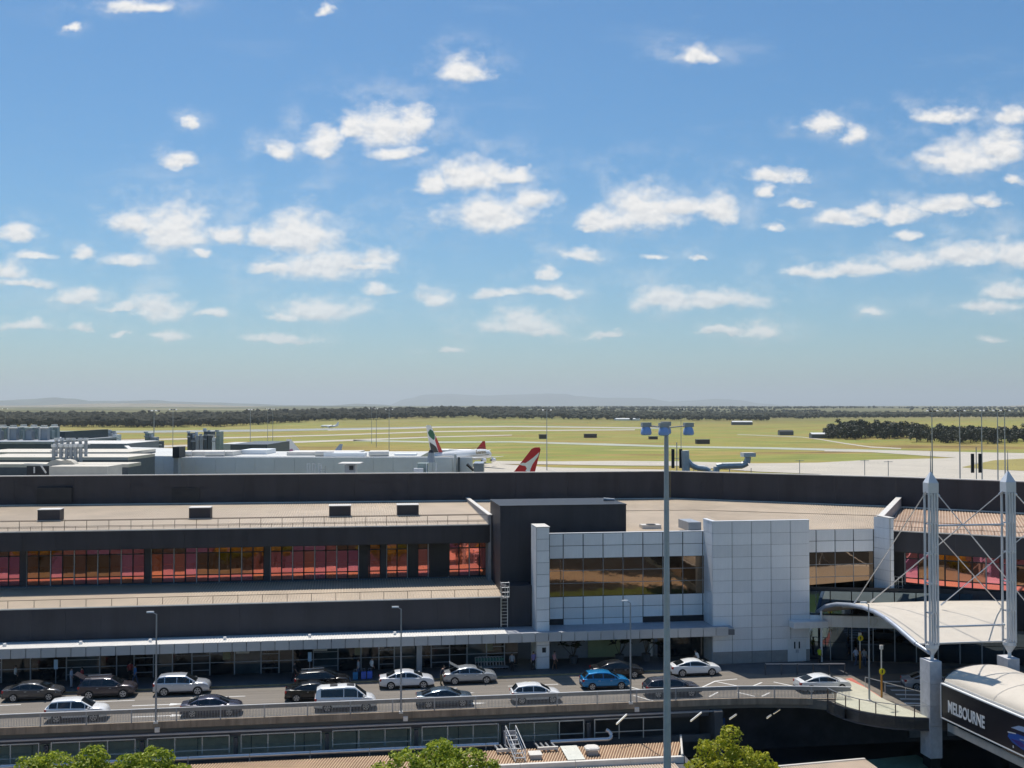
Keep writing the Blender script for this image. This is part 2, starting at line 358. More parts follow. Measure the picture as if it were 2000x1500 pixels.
def ground_material():
    m = bpy.data.materials.new('grassland'); m.use_nodes = True; nt = m.node_tree; b = nt.nodes['Principled BSDF']
    b.inputs['Roughness'].default_value = 0.95; b.inputs['Specular IOR Level'].default_value = 0.1
    tc = nt.nodes.new('ShaderNodeTexCoord')
    def noise(scale, det, vecscale=(1, 1, 1)):
        mp = nt.nodes.new('ShaderNodeMapping'); mp.inputs['Scale'].default_value = vecscale; mp.inputs['Rotation'].default_value = (0, 0, R(-6))
        nt.links.new(tc.outputs['Object'], mp.inputs[0])
        n = nt.nodes.new('ShaderNodeTexNoise'); n.inputs['Scale'].default_value = scale; n.inputs['Detail'].default_value = det; n.inputs['Roughness'].default_value = 0.6
        nt.links.new(mp.outputs[0], n.inputs['Vector']); return n.outputs['Fac']
    def ramp(f, stops):
        r = nt.nodes.new('ShaderNodeValToRGB'); nt.links.new(f, r.inputs[0]); e = r.color_ramp.elements
        while len(e) < len(stops): e.new(0.5)
        for x, (p, c) in zip(e, stops): x.position = p; x.color = (*c, 1)
        return r.outputs[0]
    near = ramp(noise(0.012, 6, (0.35, 1.6, 1)), [(0.34, (0.18, 0.12, 0.05)), (0.43, (0.33, 0.25, 0.085)), (0.51, (0.275, 0.26, 0.07)), (0.58, (0.21, 0.24, 0.062)), (0.68, (0.40, 0.33, 0.12))])
    det = noise(0.07, 4, (0.3, 1.8, 1)); dm = nt.nodes.new('ShaderNodeMapRange'); nt.links.new(det, dm.inputs[0]); dm.inputs[1].default_value = .3; dm.inputs[2].default_value = .7; dm.inputs[3].default_value = .72; dm.inputs[4].default_value = 1.28
    vs = nt.nodes.new('ShaderNodeVectorMath'); vs.operation = 'SCALE'; nt.links.new(near, vs.inputs[0]); nt.links.new(dm.outputs[0], vs.inputs['Scale']); near = vs.outputs[0]
    far = ramp(noise(0.0011, 5, (0.6, 1.2, 1)), [(0.36, (0.055, 0.06, 0.035)), (0.47, (0.10, 0.10, 0.05)), (0.56, (0.20, 0.19, 0.09)), (0.66, (0.34, 0.28, 0.16))])
    ln = nt.nodes.new('ShaderNodeVectorMath'); ln.operation = 'LENGTH'; nt.links.new(tc.outputs['Object'], ln.inputs[0])
    mr = nt.nodes.new('ShaderNodeMapRange'); nt.links.new(ln.outputs['Value'], mr.inputs[0]); mr.inputs[1].default_value = 1800; mr.inputs[2].default_value = 3400
    mx = nt.nodes.new('ShaderNodeMix'); mx.data_type = 'RGBA'; nt.links.new(mr.outputs[0], mx.inputs[0]); nt.links.new(near, mx.inputs[6]); nt.links.new(far, mx.inputs[7])
    nt.links.new(mx.outputs[2], b.inputs['Base Color']); return m
struct(gm.build('ground', ground_material(), smooth=60, fix=False))

M_TAXI = mat('taxiway_concrete', (0.50, 0.45, 0.37), 0.85, var=0.10, scale=0.03)
M_TAXIG = mat('worn_taxiway', (0.40, 0.41, 0.33), 0.85, var=0.12, scale=0.03)
M_RUNW = mat('grey_runway', (0.30, 0.31, 0.29), 0.85, var=0.12, scale=0.02)
def ground_strip(name, top, bot, material, z):
    """paved strip on the level airfield between two traced edges"""
    m = MB(); n = len(top); m.v = [tuple(atz(x, y, z)) for x, y in top] + [tuple(atz(x, y, z)) for x, y in bot]
    m.f = [(i, i + 1, n + i + 1, n + i) for i in range(n - 1)]
    return struct(m.build(name, material, fix=False))
ground_strip('runway', [(-60, 842), (300, 841), (520, 838.5), (700, 835.6), (860, 832.6), (1000, 831.4), (1250, 834.6), (1300, 835.4)],
             [(-60, 846), (300, 845), (520, 842.6), (700, 838.8), (860, 835), (1000, 833.6), (1250, 836.8), (1300, 837.4)], M_RUNW, 0.02)
ground_strip('taxiway', [(640, 839.6), (800, 835.6), (860, 833.4), (1000, 832.2), (1260, 835.4)], [(640, 841), (800, 837.4), (860, 835.2), (1000, 833.8), (1260, 837)], M_TAXI, 0.06)
ground_strip('taxiway', [(-60, 862), (200, 859.5), (480, 853), (640, 849), (850, 842), (1000, 840), (1240, 838.5)], [(-60, 865), (200, 862), (480, 855.4), (640, 851), (850, 844), (1000, 842), (1240, 840.2)], M_TAXI, 0.06)
ground_strip('taxiway', [(-60, 879), (250, 872), (520, 863.5), (690, 858), (850, 852.4), (1000, 849)], [(-60, 884), (250, 876), (520, 867), (690, 861), (850, 854.4), (1000, 850.4)], M_TAXI, 0.06)
ground_strip('taxiway', [(690, 858.8), (860, 862), (1000, 861.6), (1180, 866), (1330, 871), (1500, 873.4), (1700, 878), (2050, 887)],
             [(690, 861.6), (860, 865), (1000, 864), (1180, 870), (1330, 874), (1500, 877), (1700, 882.6), (2050, 897)], M_TAXIG, 0.06)
ground_strip('taxiway', [(1610, 879), (1700, 879.6), (1850, 882), (2060, 886)], [(1610, 881.4), (1700, 883), (1850, 893), (2060, 900)], M_TAXI, 0.10)
ground_strip('taxiway', [(960, 900), (1080, 901), (1200, 900), (1330, 901), (1480, 905), (1600, 903.5), (1700, 898), (1840, 895), (2060, 884)],
             [(960, 906), (1080, 907), (1200, 909), (1330, 910), (1480, 921), (1600, 926), (1700, 940), (1840, 960), (2060, 970)], M_TAXI, 0.14)
ground_strip('apron', [(-100, 892), (700, 896), (960, 905), (1080, 913), (1230, 916), (1300, 917)], [(-100, 960), (700, 960), (960, 960), (1080, 960), (1230, 960), (1300, 960)], M_TAXI, 0.16)
ground_strip('grass_island', [(1880, 912), (1940, 899), (2060, 892)], [(1880, 913), (1940, 917), (2060, 922)], MATS.setdefault('g', mat('dry_grass_island', (0.30, 0.25, 0.075), 0.95, var=0.2, scale=0.03)), 0.20)
ground_strip('service_road', [(1565, 853), (1600, 857), (1650, 865), (1700, 872), (1760, 875)], [(1565, 854), (1600, 858.6), (1650, 867), (1700, 874), (1760, 877)], M_TAXI, 0.06)
ground_strip('service_road', [(1440, 848), (1565, 853)], [(1440, 849), (1565, 854.2)], M_TAXIG, 0.06)

# far ranges: real ridges kilometres deep
def ridge(name, prof, d, depth, material, rough_):
    m = MB(); rows = 7; pts = []
    for k in range(rows):
        t = k / (rows - 1); row = []
        for i in range(len(prof) * 6 - 5):
            a = i / 6; i0 = min(int(a), len(prof) - 2); f = a - i0; f2 = f * f * (3 - 2 * f)
            px = prof[i0][0] + (prof[i0 + 1][0] - prof[i0][0]) * f; py = prof[i0][1] + (prof[i0 + 1][1] - prof[i0][1]) * f2
            top = atd(px, py, d).z; base = atd(px, py, d)
            s_ = math.sin(min(1, t * 1.6) * math.pi / 2) if t < 0.65 else math.cos((t - 0.65) / 0.35 * math.pi / 2)
            q = atd(px, py, d + (t - 0.62) * depth)
            hh = 20 + (top - 20) * s_ + (vnoise(px / 16, k * 1.7, 5) - 0.5) * rough_ * (top - 20) * (0.25 if k == 4 else 1)
            row.append((q.x, q.y, hh))
        pts.append(row)
    m.loft(pts, closed=False, caps=False)
    o = m.build(name, material, smooth=80); return struct(o)
M_HILL = mat('far_hillside', (0.10, 0.11, 0.075), 0.95, var=0.4, scale=0.0012)
M_HILL2 = mat('dry_hillside', (0.26, 0.22, 0.15), 0.95, var=0.35, scale=0.003)
ridge('mountain', [(690, 795), (750, 793), (800, 778), (830, 770), (880, 769), (950, 772.5), (1010, 770), (1060, 768.6), (1100, 769), (1135, 774), (1190, 777), (1260, 777), (1310, 784), (1350, 782), (1400, 779), (1440, 781), (1490, 788), (1560, 794)], 38000, 9000, M_HILL, 0.10)
ridge('hills', [(-120, 785), (0, 782), (60, 779), (100, 776), (140, 778), (180, 783), (240, 783), (300, 781), (340, 784), (420, 786), (480, 788), (560, 791), (640, 792), (700, 788.5), (745, 790), (790, 796)], 22000, 6000, M_HILL, 0.10)
ridge('hills', [(-120, 792), (60, 792), (150, 789), (230, 788), (330, 788), (400, 790), (470, 793), (600, 797)], 11000, 2600, M_HILL2, 0.15)
ridge('hills', [(1500, 798), (1650, 797), (1800, 796), (1950, 793), (2010, 791.5), (2150, 790)], 12000, 3000, M_HILL2, 0.12)

# tree masses far behind the runways: nobody could count them
ICO = None
def ico_pts():
    bm = bmesh.new(); bmesh.ops.create_icosphere(bm, subdivisions=1, radius=1.0)
    vs = np.array([v_.co[:] for v_ in bm.verts]); fs = [tuple(v_.index for v_ in f.verts) for f in bm.faces]; bm.free(); return vs, fs
ICO = ico_pts()
def scatter_trees(name, label, spots, material, hscale=(9, 16)):
    m = MB(); vs0, fs0 = ICO
    for X, Y in spots:
        h = rng.uniform(*hscale); z = land(X, Y); k = 2
        for _ in range(k):
            c = np.array([X + rng.normal() * h * .18, Y + rng.normal() * h * .18, z + h * rng.uniform(.45, .72)])
            s_ = np.array([h * rng.uniform(.28, .5), h * rng.uniform(.28, .5), h * rng.uniform(.25, .42)])
            vs = vs0 * s_ * (1 + rng.normal(size=(len(vs0), 1)) * .16) + c
            m.add(vs.tolist(), fs0)
        m.tube((X, Y, z - .5), (X, Y, z + h * .5), h * .02, n=3, caps=False)
    o = m.build(name, material, fix=False); stuff(o); tag(o, label, 'woodland'); return o
M_WOOD = mat('bush_foliage', (0.050, 0.050, 0.034), 0.9, var=0.45, scale=0.05, spec=0.1)
M_WOOD2 = mat('distant_bush_foliage', (0.060, 0.064, 0.045), 0.9, var=0.35, scale=0.02, spec=0.1)
front = [(-60, 834), (300, 835), (430, 834), (520, 829), (620, 825), (760, 822.5), (1000, 820)]
sp = []
while len(sp) < 2600:
    px = rng.uniform(-60, 1010); d0 = CAMZ * FPX / (interp(front, px) - 795); d = d0 + 900 * rng.random() ** 1.5 * (1 if px < 850 else 1.4)
    p = atd(px, 800, d); sp.append((p.x, p.y))
scatter_trees('woodland', 'long dark eucalypt wood along the far left of the airfield', sp, M_WOOD, (10, 17))
sp = []
while len(sp) < 4200:
    px = rng.uniform(940, 2100); d = rng.uniform(2300, 8500) if rng.random() < .6 else rng.uniform(2300, 3300)
    if px > 1500 and d < 2600: d += 500
    p = atd(px, 800, d)
    if vnoise(p.x / 420, p.y / 700, 9) < (0.42 if d < 3400 else 0.52): continue
    sp.append((p.x, p.y))
scatter_trees('woodland', 'hazy patchwork of tree belts and paddocks beyond the runways', sp, M_WOOD2, (8, 15))

# haze: even, pale air round camera, land and ranges
def make_haze(density):
    m = MB().box(-66000, -20000, -3, 66000, 66000, 720); o = link('haze', m.mesh('haze'))
    hm = bpy.data.materials.new('haze_air'); hm.use_nodes = True; nt = hm.node_tree; nt.nodes.clear()
    pv = nt.nodes.new('ShaderNodeVolumePrincipled'); out = nt.nodes.new('ShaderNodeOutputMaterial')
    pv.inputs['Color'].default_value = (0.92, 0.985, 1.0, 1); pv.inputs['Density'].default_value = density; pv.inputs['Anisotropy'].default_value = 0.3
    nt.links.new(pv.outputs[0], out.inputs['Volume']); o.data.materials.append(hm)
    o['kind'] = 'stuff'; tag(o, 'thin pale blue haze over the far country', 'haze'); return o
HAZE = 5.0e-5
if HAZE: make_haze(HAZE)

# ---------------------------------------------------------------- landside ground, elevated road
DECK, PAV = 5.5, 5.63
# world lines measured from the photograph (X along the terminal front, Y away from the camera)
Y_EDGE, Y_KERB, Y_CAN, Y_LOW, Y_UP, Y_WIN = 89.2, 99.25, 100.3, 103.6, 112.0, 114.3
Z_CAN, Z_LOW, Z_UP = 9.2, 12.05, 18.0
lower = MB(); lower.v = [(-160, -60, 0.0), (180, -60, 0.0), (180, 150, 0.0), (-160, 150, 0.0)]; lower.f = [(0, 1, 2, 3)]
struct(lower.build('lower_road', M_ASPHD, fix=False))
refl_strip = MB(); refl_strip.v = [(20, 7, .02), (20, -5, .02), (80, 37, .02), (80, 49, .02)]; refl_strip.f = [(0, 1, 2, 3)]  # unseen strip, added for the diagonal tan band mirrored in the windows
struct(refl_strip.build('reflected_strip', mat('tan_reflected', (0.50, 0.38, 0.26), 0.85, var=0.15, scale=0.4), fix=False))
lawn = MB(); lawn.v = [(-90, 60, .015), (-90, 48, .015), (70, 26, .015), (70, 44, .015)]; lawn.f = [(0, 1, 2, 3)]
struct(lawn.build('lawn', mat('lawn_grass', (0.10, 0.14, 0.04), 0.95, var=0.3, scale=0.5), fix=False))

# deck outline: straight, then swinging towards the footbridge
edge = [(-60, Y_EDGE), (30, Y_EDGE), (34, 89.0), (38, 88.3), (41.5, 87.5)]
balc = [(39.6, 87.4), (39.7, 86.2), (40.0, 84.9), (40.6, 83.7), (41.5, 82.7), (42.7, 81.8), (44.0, 81.25), (45.5, 80.95), (48, 80.8)]
outline = edge[:-1] + balc + [(75, 80.8), (75, Y_KERB + 6), (-60, Y_KERB + 6)]
road = MB(); n = len(outline)
road.v = [(x, y, DECK) for x, y in outline] + [(x, y, DECK - 0.75) for x, y in outline]
road.f = [tuple(range(n)), tuple(range(n, 2 * n))[::-1]] + [(i, (i + 1) % n, n + (i + 1) % n, n + i) for i in range(n)]
struct(road.build('road', M_ASPH))
# deck edge beam and upstand
ed = thing('deck_edge_beam', 'long rusty brown concrete edge beam carrying the elevated road', 'beam', (0, Y_EDGE, 0))
for i in range(0, 15):
    x0 = -60 + i * 6.0
    if x0 >= 30: break
    MB().box(x0 + .01, Y_EDGE - 0.22, DECK - 0.42, x0 + 5.99, Y_EDGE - 0.003, DECK + 0.10).build('beam_section', mat('weathered_edge', (0.30, 0.24, 0.18), 0.85, var=0.35, scale=1.5, streak=True), ed)
MB().box(-60, Y_EDGE + 0.05, DECK - 1.35, 30, Y_EDGE + 0.5, DECK - 0.753).build('girder', M_CONCD, ed)
m = MB(); pts = [(x, y) for x, y in edge[1:]]
for a, b in zip(pts[:-1], pts[1:]): m.obox((a[0], a[1] - .2, DECK - .42), (b[0] - a[0], b[1] - a[1], 0), (0, .197, 0), (0, 0, .52))
m.build('curved_section', mat('weathered_edge', (0.3, .24, .18)), ed)
# pavement, kerb, markings
pv = MB()
pv.box(-60, Y_KERB + .15, DECK + .004, 34.4, 105.9, PAV); struct(pv.build('pavement', M_PAVE))
kb = MB().box(-60, Y_KERB, DECK + .002, 34.4, Y_KERB + .148, PAV + .004); struct(kb.build('kerb', mat('kerb_yellow', (0.34, 0.27, 0.15), 0.8, var=0.3, scale=2)))
def paint(name, pts, w, z=DECK + .006, m_=None, closed=False):
    k = MB()
    for a, b in zip(pts[:-1], pts[1:]):
        a, b = Vector((*a, z)), Vector((*b, z)); d = (b - a).normalized(); s_ = Vector((-d.y, d.x, 0)) * w / 2
        k.add([a + s_, a - s_, b - s_, b + s_], [(0, 1, 2, 3)])
    return struct(k.build(name, m_ or M_LINE, fix=False))
def P2(px, py, z=DECK): p = atz(px, py, z); return (p.x, p.y)
for x0 in range(-58, 20, 9): paint('lane_marking', [(x0, 96.15), (x0 + 4.5, 96.15)], 0.14)
for x0 in range(-56, 26, 12): paint('lane_marking', [(x0, 92.95), (x0 + 3.2, 92.95)], 0.14)
def arrow(x, y):
    k = MB(); z = DECK + .006
    k.add([(x - 2.4, y - .09, z), (x + .6, y - .09, z), (x + .6, y + .09, z), (x - 2.4, y + .09, z)], [(0, 1, 2, 3)])
    k.add([(x + .6, y - .35, z), (x + 1.9, y, z), (x + .6, y + .35, z)], [(0, 1, 2)]); struct(k.build('road_marking', M_LINE, fix=False))
for x in (-15.0, 9.0): arrow(x, 94.4); arrow(x + .6, 91.0)
paint('road_marking', [P2(1372, 1342), P2(1398, 1330), P2(1440, 1326), P2(1450, 1338)][:3], .16)
paint('road_marking', [P2(1398, 1331), P2(1455, 1343)], .16)
paint('road_marking', [P2(1465, 1342), P2(1488, 1333)], .16); paint('road_marking', [P2(1511, 1332), P2(1553, 1341)], .16)
paint('road_marking', [P2(1385, 1361), P2(1402, 1352)], .16); paint('road_marking', [P2(1440, 1352), P2(1474, 1360)], .16)
paint('road_marking', [P2(1488, 1360), P2(1503, 1353)], .16); paint('road_marking', [P2(1237, 1358), P2(1275, 1369)], .16); paint('road_marking', [P2(1232, 1342), P2(1262, 1350)], .16)
# forecourt right of the block: red paint, zebra crossing, pale island paving
def patch(name, poly, material, z):
    k = MB(); k.v = [(*p, z) for p in poly]; k.f = [tuple(range(len(poly)))]; return struct(k.build(name, material, fix=False))
patch('red_paving', [P2(1651, 1326), P2(1663, 1324), P2(1722, 1362), P2(1706, 1364)], M_REDP, DECK + .006)
isl = MB(); ip = [(40.0, 86.6), (40.3, 85.0), (40.9, 83.8), (41.7, 82.9), (42.8, 82.05), (44.0, 81.5), (45.3, 81.2), P2(1765, 1385), P2(1722, 1366), P2(1690, 1345), P2(1655, 1330), P2(1640, 1332)]
isl.prism([(*p, DECK + .004) for p in ip], (0, 0, .12)); struct(isl.build('pavement', M_GREENP))
for k in range(6):
    a = P2(1722 + 9 * k, 1331 + 8.5 * k); b = P2(1797 + 3 * k, 1332 + 8.5 * k); paint('crossing_stripe', [a, b], .45)
patch('forecourt_pavement', [(34.5, 100.9), P2(1400, 1311), P2(1500, 1318), P2(1620, 1312), P2(1640, 1322), (52, 95.5), (58, 97), (44.3, 101.9)], M_PAVE, DECK + .008)

# parapet of the road deck: a slim metal railing one sees the road through
pr = thing('bridge_railing', 'pale grey metal railing with thin balusters along the elevated road', 'railing', (0, Y_EDGE, DECK))
def rail_run(a, b, nm, parent, h=1.0, z=DECK + .1, pitch=.115, base_=True):
    a, b = Vector((*a, z)), Vector((*b, z)); L = (b - a).length; d = (b - a) / L; up = Vector((0, 0, 1))
    pn = MB(); k = int(L / pitch)
    for i in range(1, k): q = a + d * (L * i / k); pn.bar(q + up * .06, q + up * (h - .31), .014, .03, up=d)
    pn.bar(a + up * .08, b + up * .08, .03, .03)
    o = pn.build('balusters', M_GREY, parent, fix=False); stuff(o)
    MB().bar(a + up * h, b + up * h, .10, .05).build('top_rail', M_WHITE, parent)
    MB().bar(a.lerp(b, .015) + up * (h - .17), b.lerp(a, .015) + up * (h - .17), .03, .27).build('infill_panel', mat('rail_panel_grey', (.30, .29, .27), .6, var=.08), parent)
    MB().bar(a, a + up * h, .07, .09, up=d).build('post', M_GREY, parent)
run = [(-60 + 3.35 * i, Y_EDGE - .1) for i in range(27)] + [(32.5, 89.0), (35.5, 88.6), (38.5, 88.0), (41.7, 87.3)]
for a, b in zip(run[:-1], run[1:]): rail_run(a, b, '', pr)
# curved balcony railing with glass panels
br = thing('balcony_railing', 'curved glass balustrade with steel handrail around the deck tip', 'railing', (42, 83, DECK))
M_CLEAR = bpy.data.materials.new('clear_glass'); M_CLEAR.use_nodes = True
_b = M_CLEAR.node_tree.nodes['Principled BSDF']; _b.inputs['Base Color'].default_value = (0.75, 0.86, 0.80, 1); _b.inputs['Transmission Weight'].default_value = 1.0; _b.inputs['Roughness'].default_value = 0.02; _b.inputs['IOR'].default_value = 1.1
_b.inputs['Alpha'].default_value = 0.15
bb = [(p[0] + .12, p[1] + .1) for p in balc[:8]]
for a, b in zip(bb[:-1], bb[1:]):
    A, B = Vector((*a, DECK)), Vector((*b, DECK)); up = Vector((0, 0, 1))
    MB().bar(A + up * 1.05, B + up * 1.05, .07, .05).build('handrail', M_STEEL, br)
    MB().tube(A, A + up * 1.05, .045, n=6).build('post', mat('brown_post', (.16, .10, .07), .5), br)
    MB().bar(A.lerp(B, .05) + up * .52, A.lerp(B, .95) + up * .52, .012, .8).build('pane', M_CLEAR, br)
p0 = P2(1690, 1345); p1 = P2(1812, 1378)
st = thing('steel_handrail', 'thin steel handrail between the crossing and the balcony paving', 'railing', (*p0, DECK))
MB().bar((*p0, DECK + 1), (*p1, DECK + 1), .06, .05).build('rail', M_STEEL, st)
for t in (0, .33, .66, 1): q = Vector((*p0, DECK)).lerp(Vector((*p1, DECK)), t); MB().tube(q, q + Vector((0, 0, 1)), .03, n=6).build('post', M_STEEL, st)
p0 = P2(1495, 1318); p1 = P2(1650, 1318)
st = thing('pavement_barrier', 'low dark barrier rail on the shaded kerb in front of the silver block', 'railing', (*p0, DECK))
MB().bar((*p0, DECK + 1), (*p1, DECK + 1), .08, .08).build('rail', M_GREY, st)
for t in (0, .2, .4, .6, .8, 1): q = Vector((*p0, DECK)).lerp(Vector((*p1, DECK)), t); MB().bar(q, q + Vector((0, 0, 1)), .09).build('post', M_CONCD, st)

# what one sees below the deck: glazed screens, columns, the wall of the lower road, glowing strips for sunlit slots
bal = MB(); n = len(balc)
bal.loft([[(x, y, DECK + .13) for x, y in balc], [(x, y, DECK - .9) for x, y in balc], [(x + .25 * (1 - i / n), y + .35, DECK - 1.0) for i, (x, y) in enumerate(balc)]], closed=False, caps=False)
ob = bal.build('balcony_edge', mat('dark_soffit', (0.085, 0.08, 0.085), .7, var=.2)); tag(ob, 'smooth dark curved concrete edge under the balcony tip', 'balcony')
sw = thing('underpass_wall', 'shaded wall of olive panels behind the lower roadway', 'wall', (0, 96, 0))
for i in range(21):
    x0 = -58 + i * 4.2
    for k in ((1, 2, 3) if x0 < 17 else (3,)): MB().box(x0 + .03, 91.6, 1.0 + k * .93, x0 + 4.17, 91.7, 1.9 + k * .93).build('panel', M_OLIVE, sw)
MB().box(-60, 91.72, 0, 30, 92.0, 4.7).build('backing', M_CONCD, sw)
sg = thing('glazed_screen', 'row of pale framed glass screens hanging below the elevated road', 'screen', (0, 88.9, 0))
xs = [-58 + 7.06 * i for i in range(13)]
YS = 88.75
for i, x0 in enumerate(xs):
    if x0 > 26: break
    MB().box(x0 - .16, YS + .2, 0, x0 + .16, YS + .55, 4.1).build('column', M_CONCD, sg)
    fr = MB()
    for xx in (x0 + .45, x0 + 2.5, x0 + 4.56, x0 + 6.6): fr.box(xx - .035, YS - .04, 2.75, xx + .035, YS + .04, 4.42)
    fr.box(x0 + .45, YS - .03, 4.36, x0 + 6.6, YS + .03, 4.44); fr.box(x0 + .45, YS - .03, 3.30, x0 + 6.6, YS + .03, 3.36)
    w = fr.build('frame', mat('frame_grey', (.50, .50, .46), .5), sg)
    for a, b in ((x0 + .5, x0 + 2.45), (x0 + 2.55, x0 + 4.5), (x0 + 4.62, x0 + 6.54)):
        MB().box(a, YS - .008, 3.38, b, YS + .008, 4.35).build('pane', M_CLEAR, w)
MB().box(-58, YS - .05, 4.62, 31, YS + .12, 4.74).build('head_rail', M_GREY, sg)
MB().box(-58, YS + .1, 2.2, 30, YS + .4, 2.75).build('plinth', M_CONCD, sg)
jb = MB()
for px, py in ((307, 1426), (792, 1404), (1244, 1386)):
    q = aty(px, py, YS - .15); MB().box(q.x - .18, q.y - .08, q.z - .16, q.x + .18, q.y + .08, q.z + .18).build('junction_box', M_FLASH, sg)
M_SLOT = bpy.data.materials.new('slot_sunlight'); M_SLOT.use_nodes = True
_b = M_SLOT.node_tree.nodes['Principled BSDF']; _b.inputs['Base Color'].default_value = (.9, .82, .6, 1); _b.inputs['Emission Color'].default_value = (1, .86, .58, 1); _b.inputs['Emission Strength'].default_value = 0.45
for (xa, ya, xb, yb) in ((1204, 1415, 1224, 1396), (1349, 1409, 1370, 1392), (1425, 1405, 1438, 1396), (1498, 1403, 1506, 1397), (1511, 1394, 1523, 1386)):  # no lamps: glowing strips painted for sunlight through gaps in the deck
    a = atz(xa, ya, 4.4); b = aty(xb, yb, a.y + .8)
    t = thing('slot_glow', 'glowing slanting strip drawn for a sunlit slot under the deck, at %s' % {1204: 'the glazed screens end', 1349: 'the tall mast', 1425: 'middle of the dark gap', 1498: 'lower of the close pair', 1511: 'upper of the close pair'}[xa], 'light', tuple(a), 'sunlit slot strips below the deck')
    MB().bar(a, b, .08, .06).build('tube', M_SLOT, t); MB().bar(a + Vector((0, 0, .06)), b + Vector((0, 0, .06)), .10, .04).build('strip_back', M_GREY, t)
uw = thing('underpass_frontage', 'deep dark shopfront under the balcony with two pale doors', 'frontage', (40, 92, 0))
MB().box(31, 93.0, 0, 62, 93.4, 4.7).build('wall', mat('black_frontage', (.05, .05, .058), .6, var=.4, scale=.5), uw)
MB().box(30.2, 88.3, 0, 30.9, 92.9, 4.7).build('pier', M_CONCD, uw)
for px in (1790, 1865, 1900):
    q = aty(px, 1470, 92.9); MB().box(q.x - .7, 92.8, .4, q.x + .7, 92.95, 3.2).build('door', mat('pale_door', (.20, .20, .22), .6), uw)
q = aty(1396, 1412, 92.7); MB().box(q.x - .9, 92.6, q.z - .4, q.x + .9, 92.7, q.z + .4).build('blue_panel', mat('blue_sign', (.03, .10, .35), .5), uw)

# ---------------------------------------------------------------- near low building with ribbed roof
def corrugated(name, f0, f1, length, pitch, h, material, parent=None, flat=0.6, pan=None):
    """ribbed sheet ruled between two edge curves f0(t), f1(t), t 0..1, ribs standing up by h"""
    m = MB(); k = int(length / pitch); up = Vector((0, 0, h)); prof = [(0, 0), (flat, 0), (flat + .08, 1), (.92, 1)]
    row0, row1 = [], []
    for i in range(k):
        for a, z in prof:
            t = (i + a) / k; row0.append(Vector(f0(t)) + up * z); row1.append(Vector(f1(t)) + up * z)
    m.loft([row0, row1], closed=False, caps=False)
    o = m.build(name, material, parent, fix=False)
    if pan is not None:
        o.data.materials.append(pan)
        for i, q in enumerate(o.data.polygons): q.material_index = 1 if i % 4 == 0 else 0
    return o
def lerp3(a, b): return lambda t: Vector(a).lerp(Vector(b), t)
nb = thing('low_roof_building', 'low building with brown ribbed roof in front of the elevated road', 'building', (0, 80, 0))
MB().box(-60, 70.2, 0, 26.6, 86.9, 2.3).build('wall', M_CONCD, nb)
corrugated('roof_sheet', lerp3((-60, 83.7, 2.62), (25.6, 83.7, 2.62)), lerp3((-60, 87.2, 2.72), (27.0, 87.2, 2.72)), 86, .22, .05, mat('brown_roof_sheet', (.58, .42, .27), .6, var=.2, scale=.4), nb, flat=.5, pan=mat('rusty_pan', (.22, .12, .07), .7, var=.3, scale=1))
for i in range(20):
    x0 = -60 + i * 4.3; MB().box(x0 + .02, 83.35, 2.25, x0 + 4.28, 83.69, 2.80).build('gutter', M_FLASH, nb)
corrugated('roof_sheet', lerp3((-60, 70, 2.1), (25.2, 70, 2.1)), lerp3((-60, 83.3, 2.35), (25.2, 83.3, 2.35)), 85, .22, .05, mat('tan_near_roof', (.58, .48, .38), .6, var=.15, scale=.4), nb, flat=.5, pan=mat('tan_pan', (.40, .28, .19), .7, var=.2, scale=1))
a = atz(1093, 1459, 2.8); b = atz(1126, 1458, 2.8); MB().obox((a.x, 83.8, 2.80), (b.x - a.x, 0, 0), (0, 3.2, 0.09), (0, 0, .03)).build('skylight', mat('pale_sheet', (.70, .70, .62), .5), nb)
MB().tube((25.9, 83.5, 2.9), (27.3, 88.4, 2.9), .09, n=8).build('verge_flashing', M_FLASH, nb)
# rooftop pipe, stile, vents
pp = thing('roof_pipe', 'long bright silver insulated pipe along the foot of the glazed screens', 'pipe', (0, 87.6, 2.9))
xa = aty(330, 1482, 87.7).x; xb = aty(975, 1456, 87.7).x; xc = aty(1188, 1442, 87.7).x
xs_ = [-58 + 4.6 * i for i in range(18) if -58 + 4.6 * i < xb] + [xb]
for a, b in zip(xs_[:-1], xs_[1:]):
    MB().tube((a + .04, 87.75, 3.05), (b - .04, 87.75, 3.05), .17, n=12).build('pipe_section', M_STEEL, pp, smooth=40)
    MB().box(a - .04, 87.62, 2.55, a + .04, 87.88, 3.1).build('bracket', M_GREY, pp)
p2 = thing('roof_pipe', 'short bright silver pipe with an upturned elbow beside the roof stile', 'pipe', (18, 87.6, 2.9))
x2 = aty(1075, 1451, 87.7).x
MB().tube((x2, 87.75, 3.05), (xc, 87.75, 3.05), .17, n=12).build('pipe_section', M_STEEL, p2, smooth=40)
MB().path([(xc, 87.75, 3.05), (xc + .22, 87.8, 3.12), (xc + .3, 87.9, 3.35), (xc + .15, 88.0, 3.6), (xc - .1, 88.05, 3.72)], .16, n=10).build('elbow', M_STEEL, p2, smooth=50)
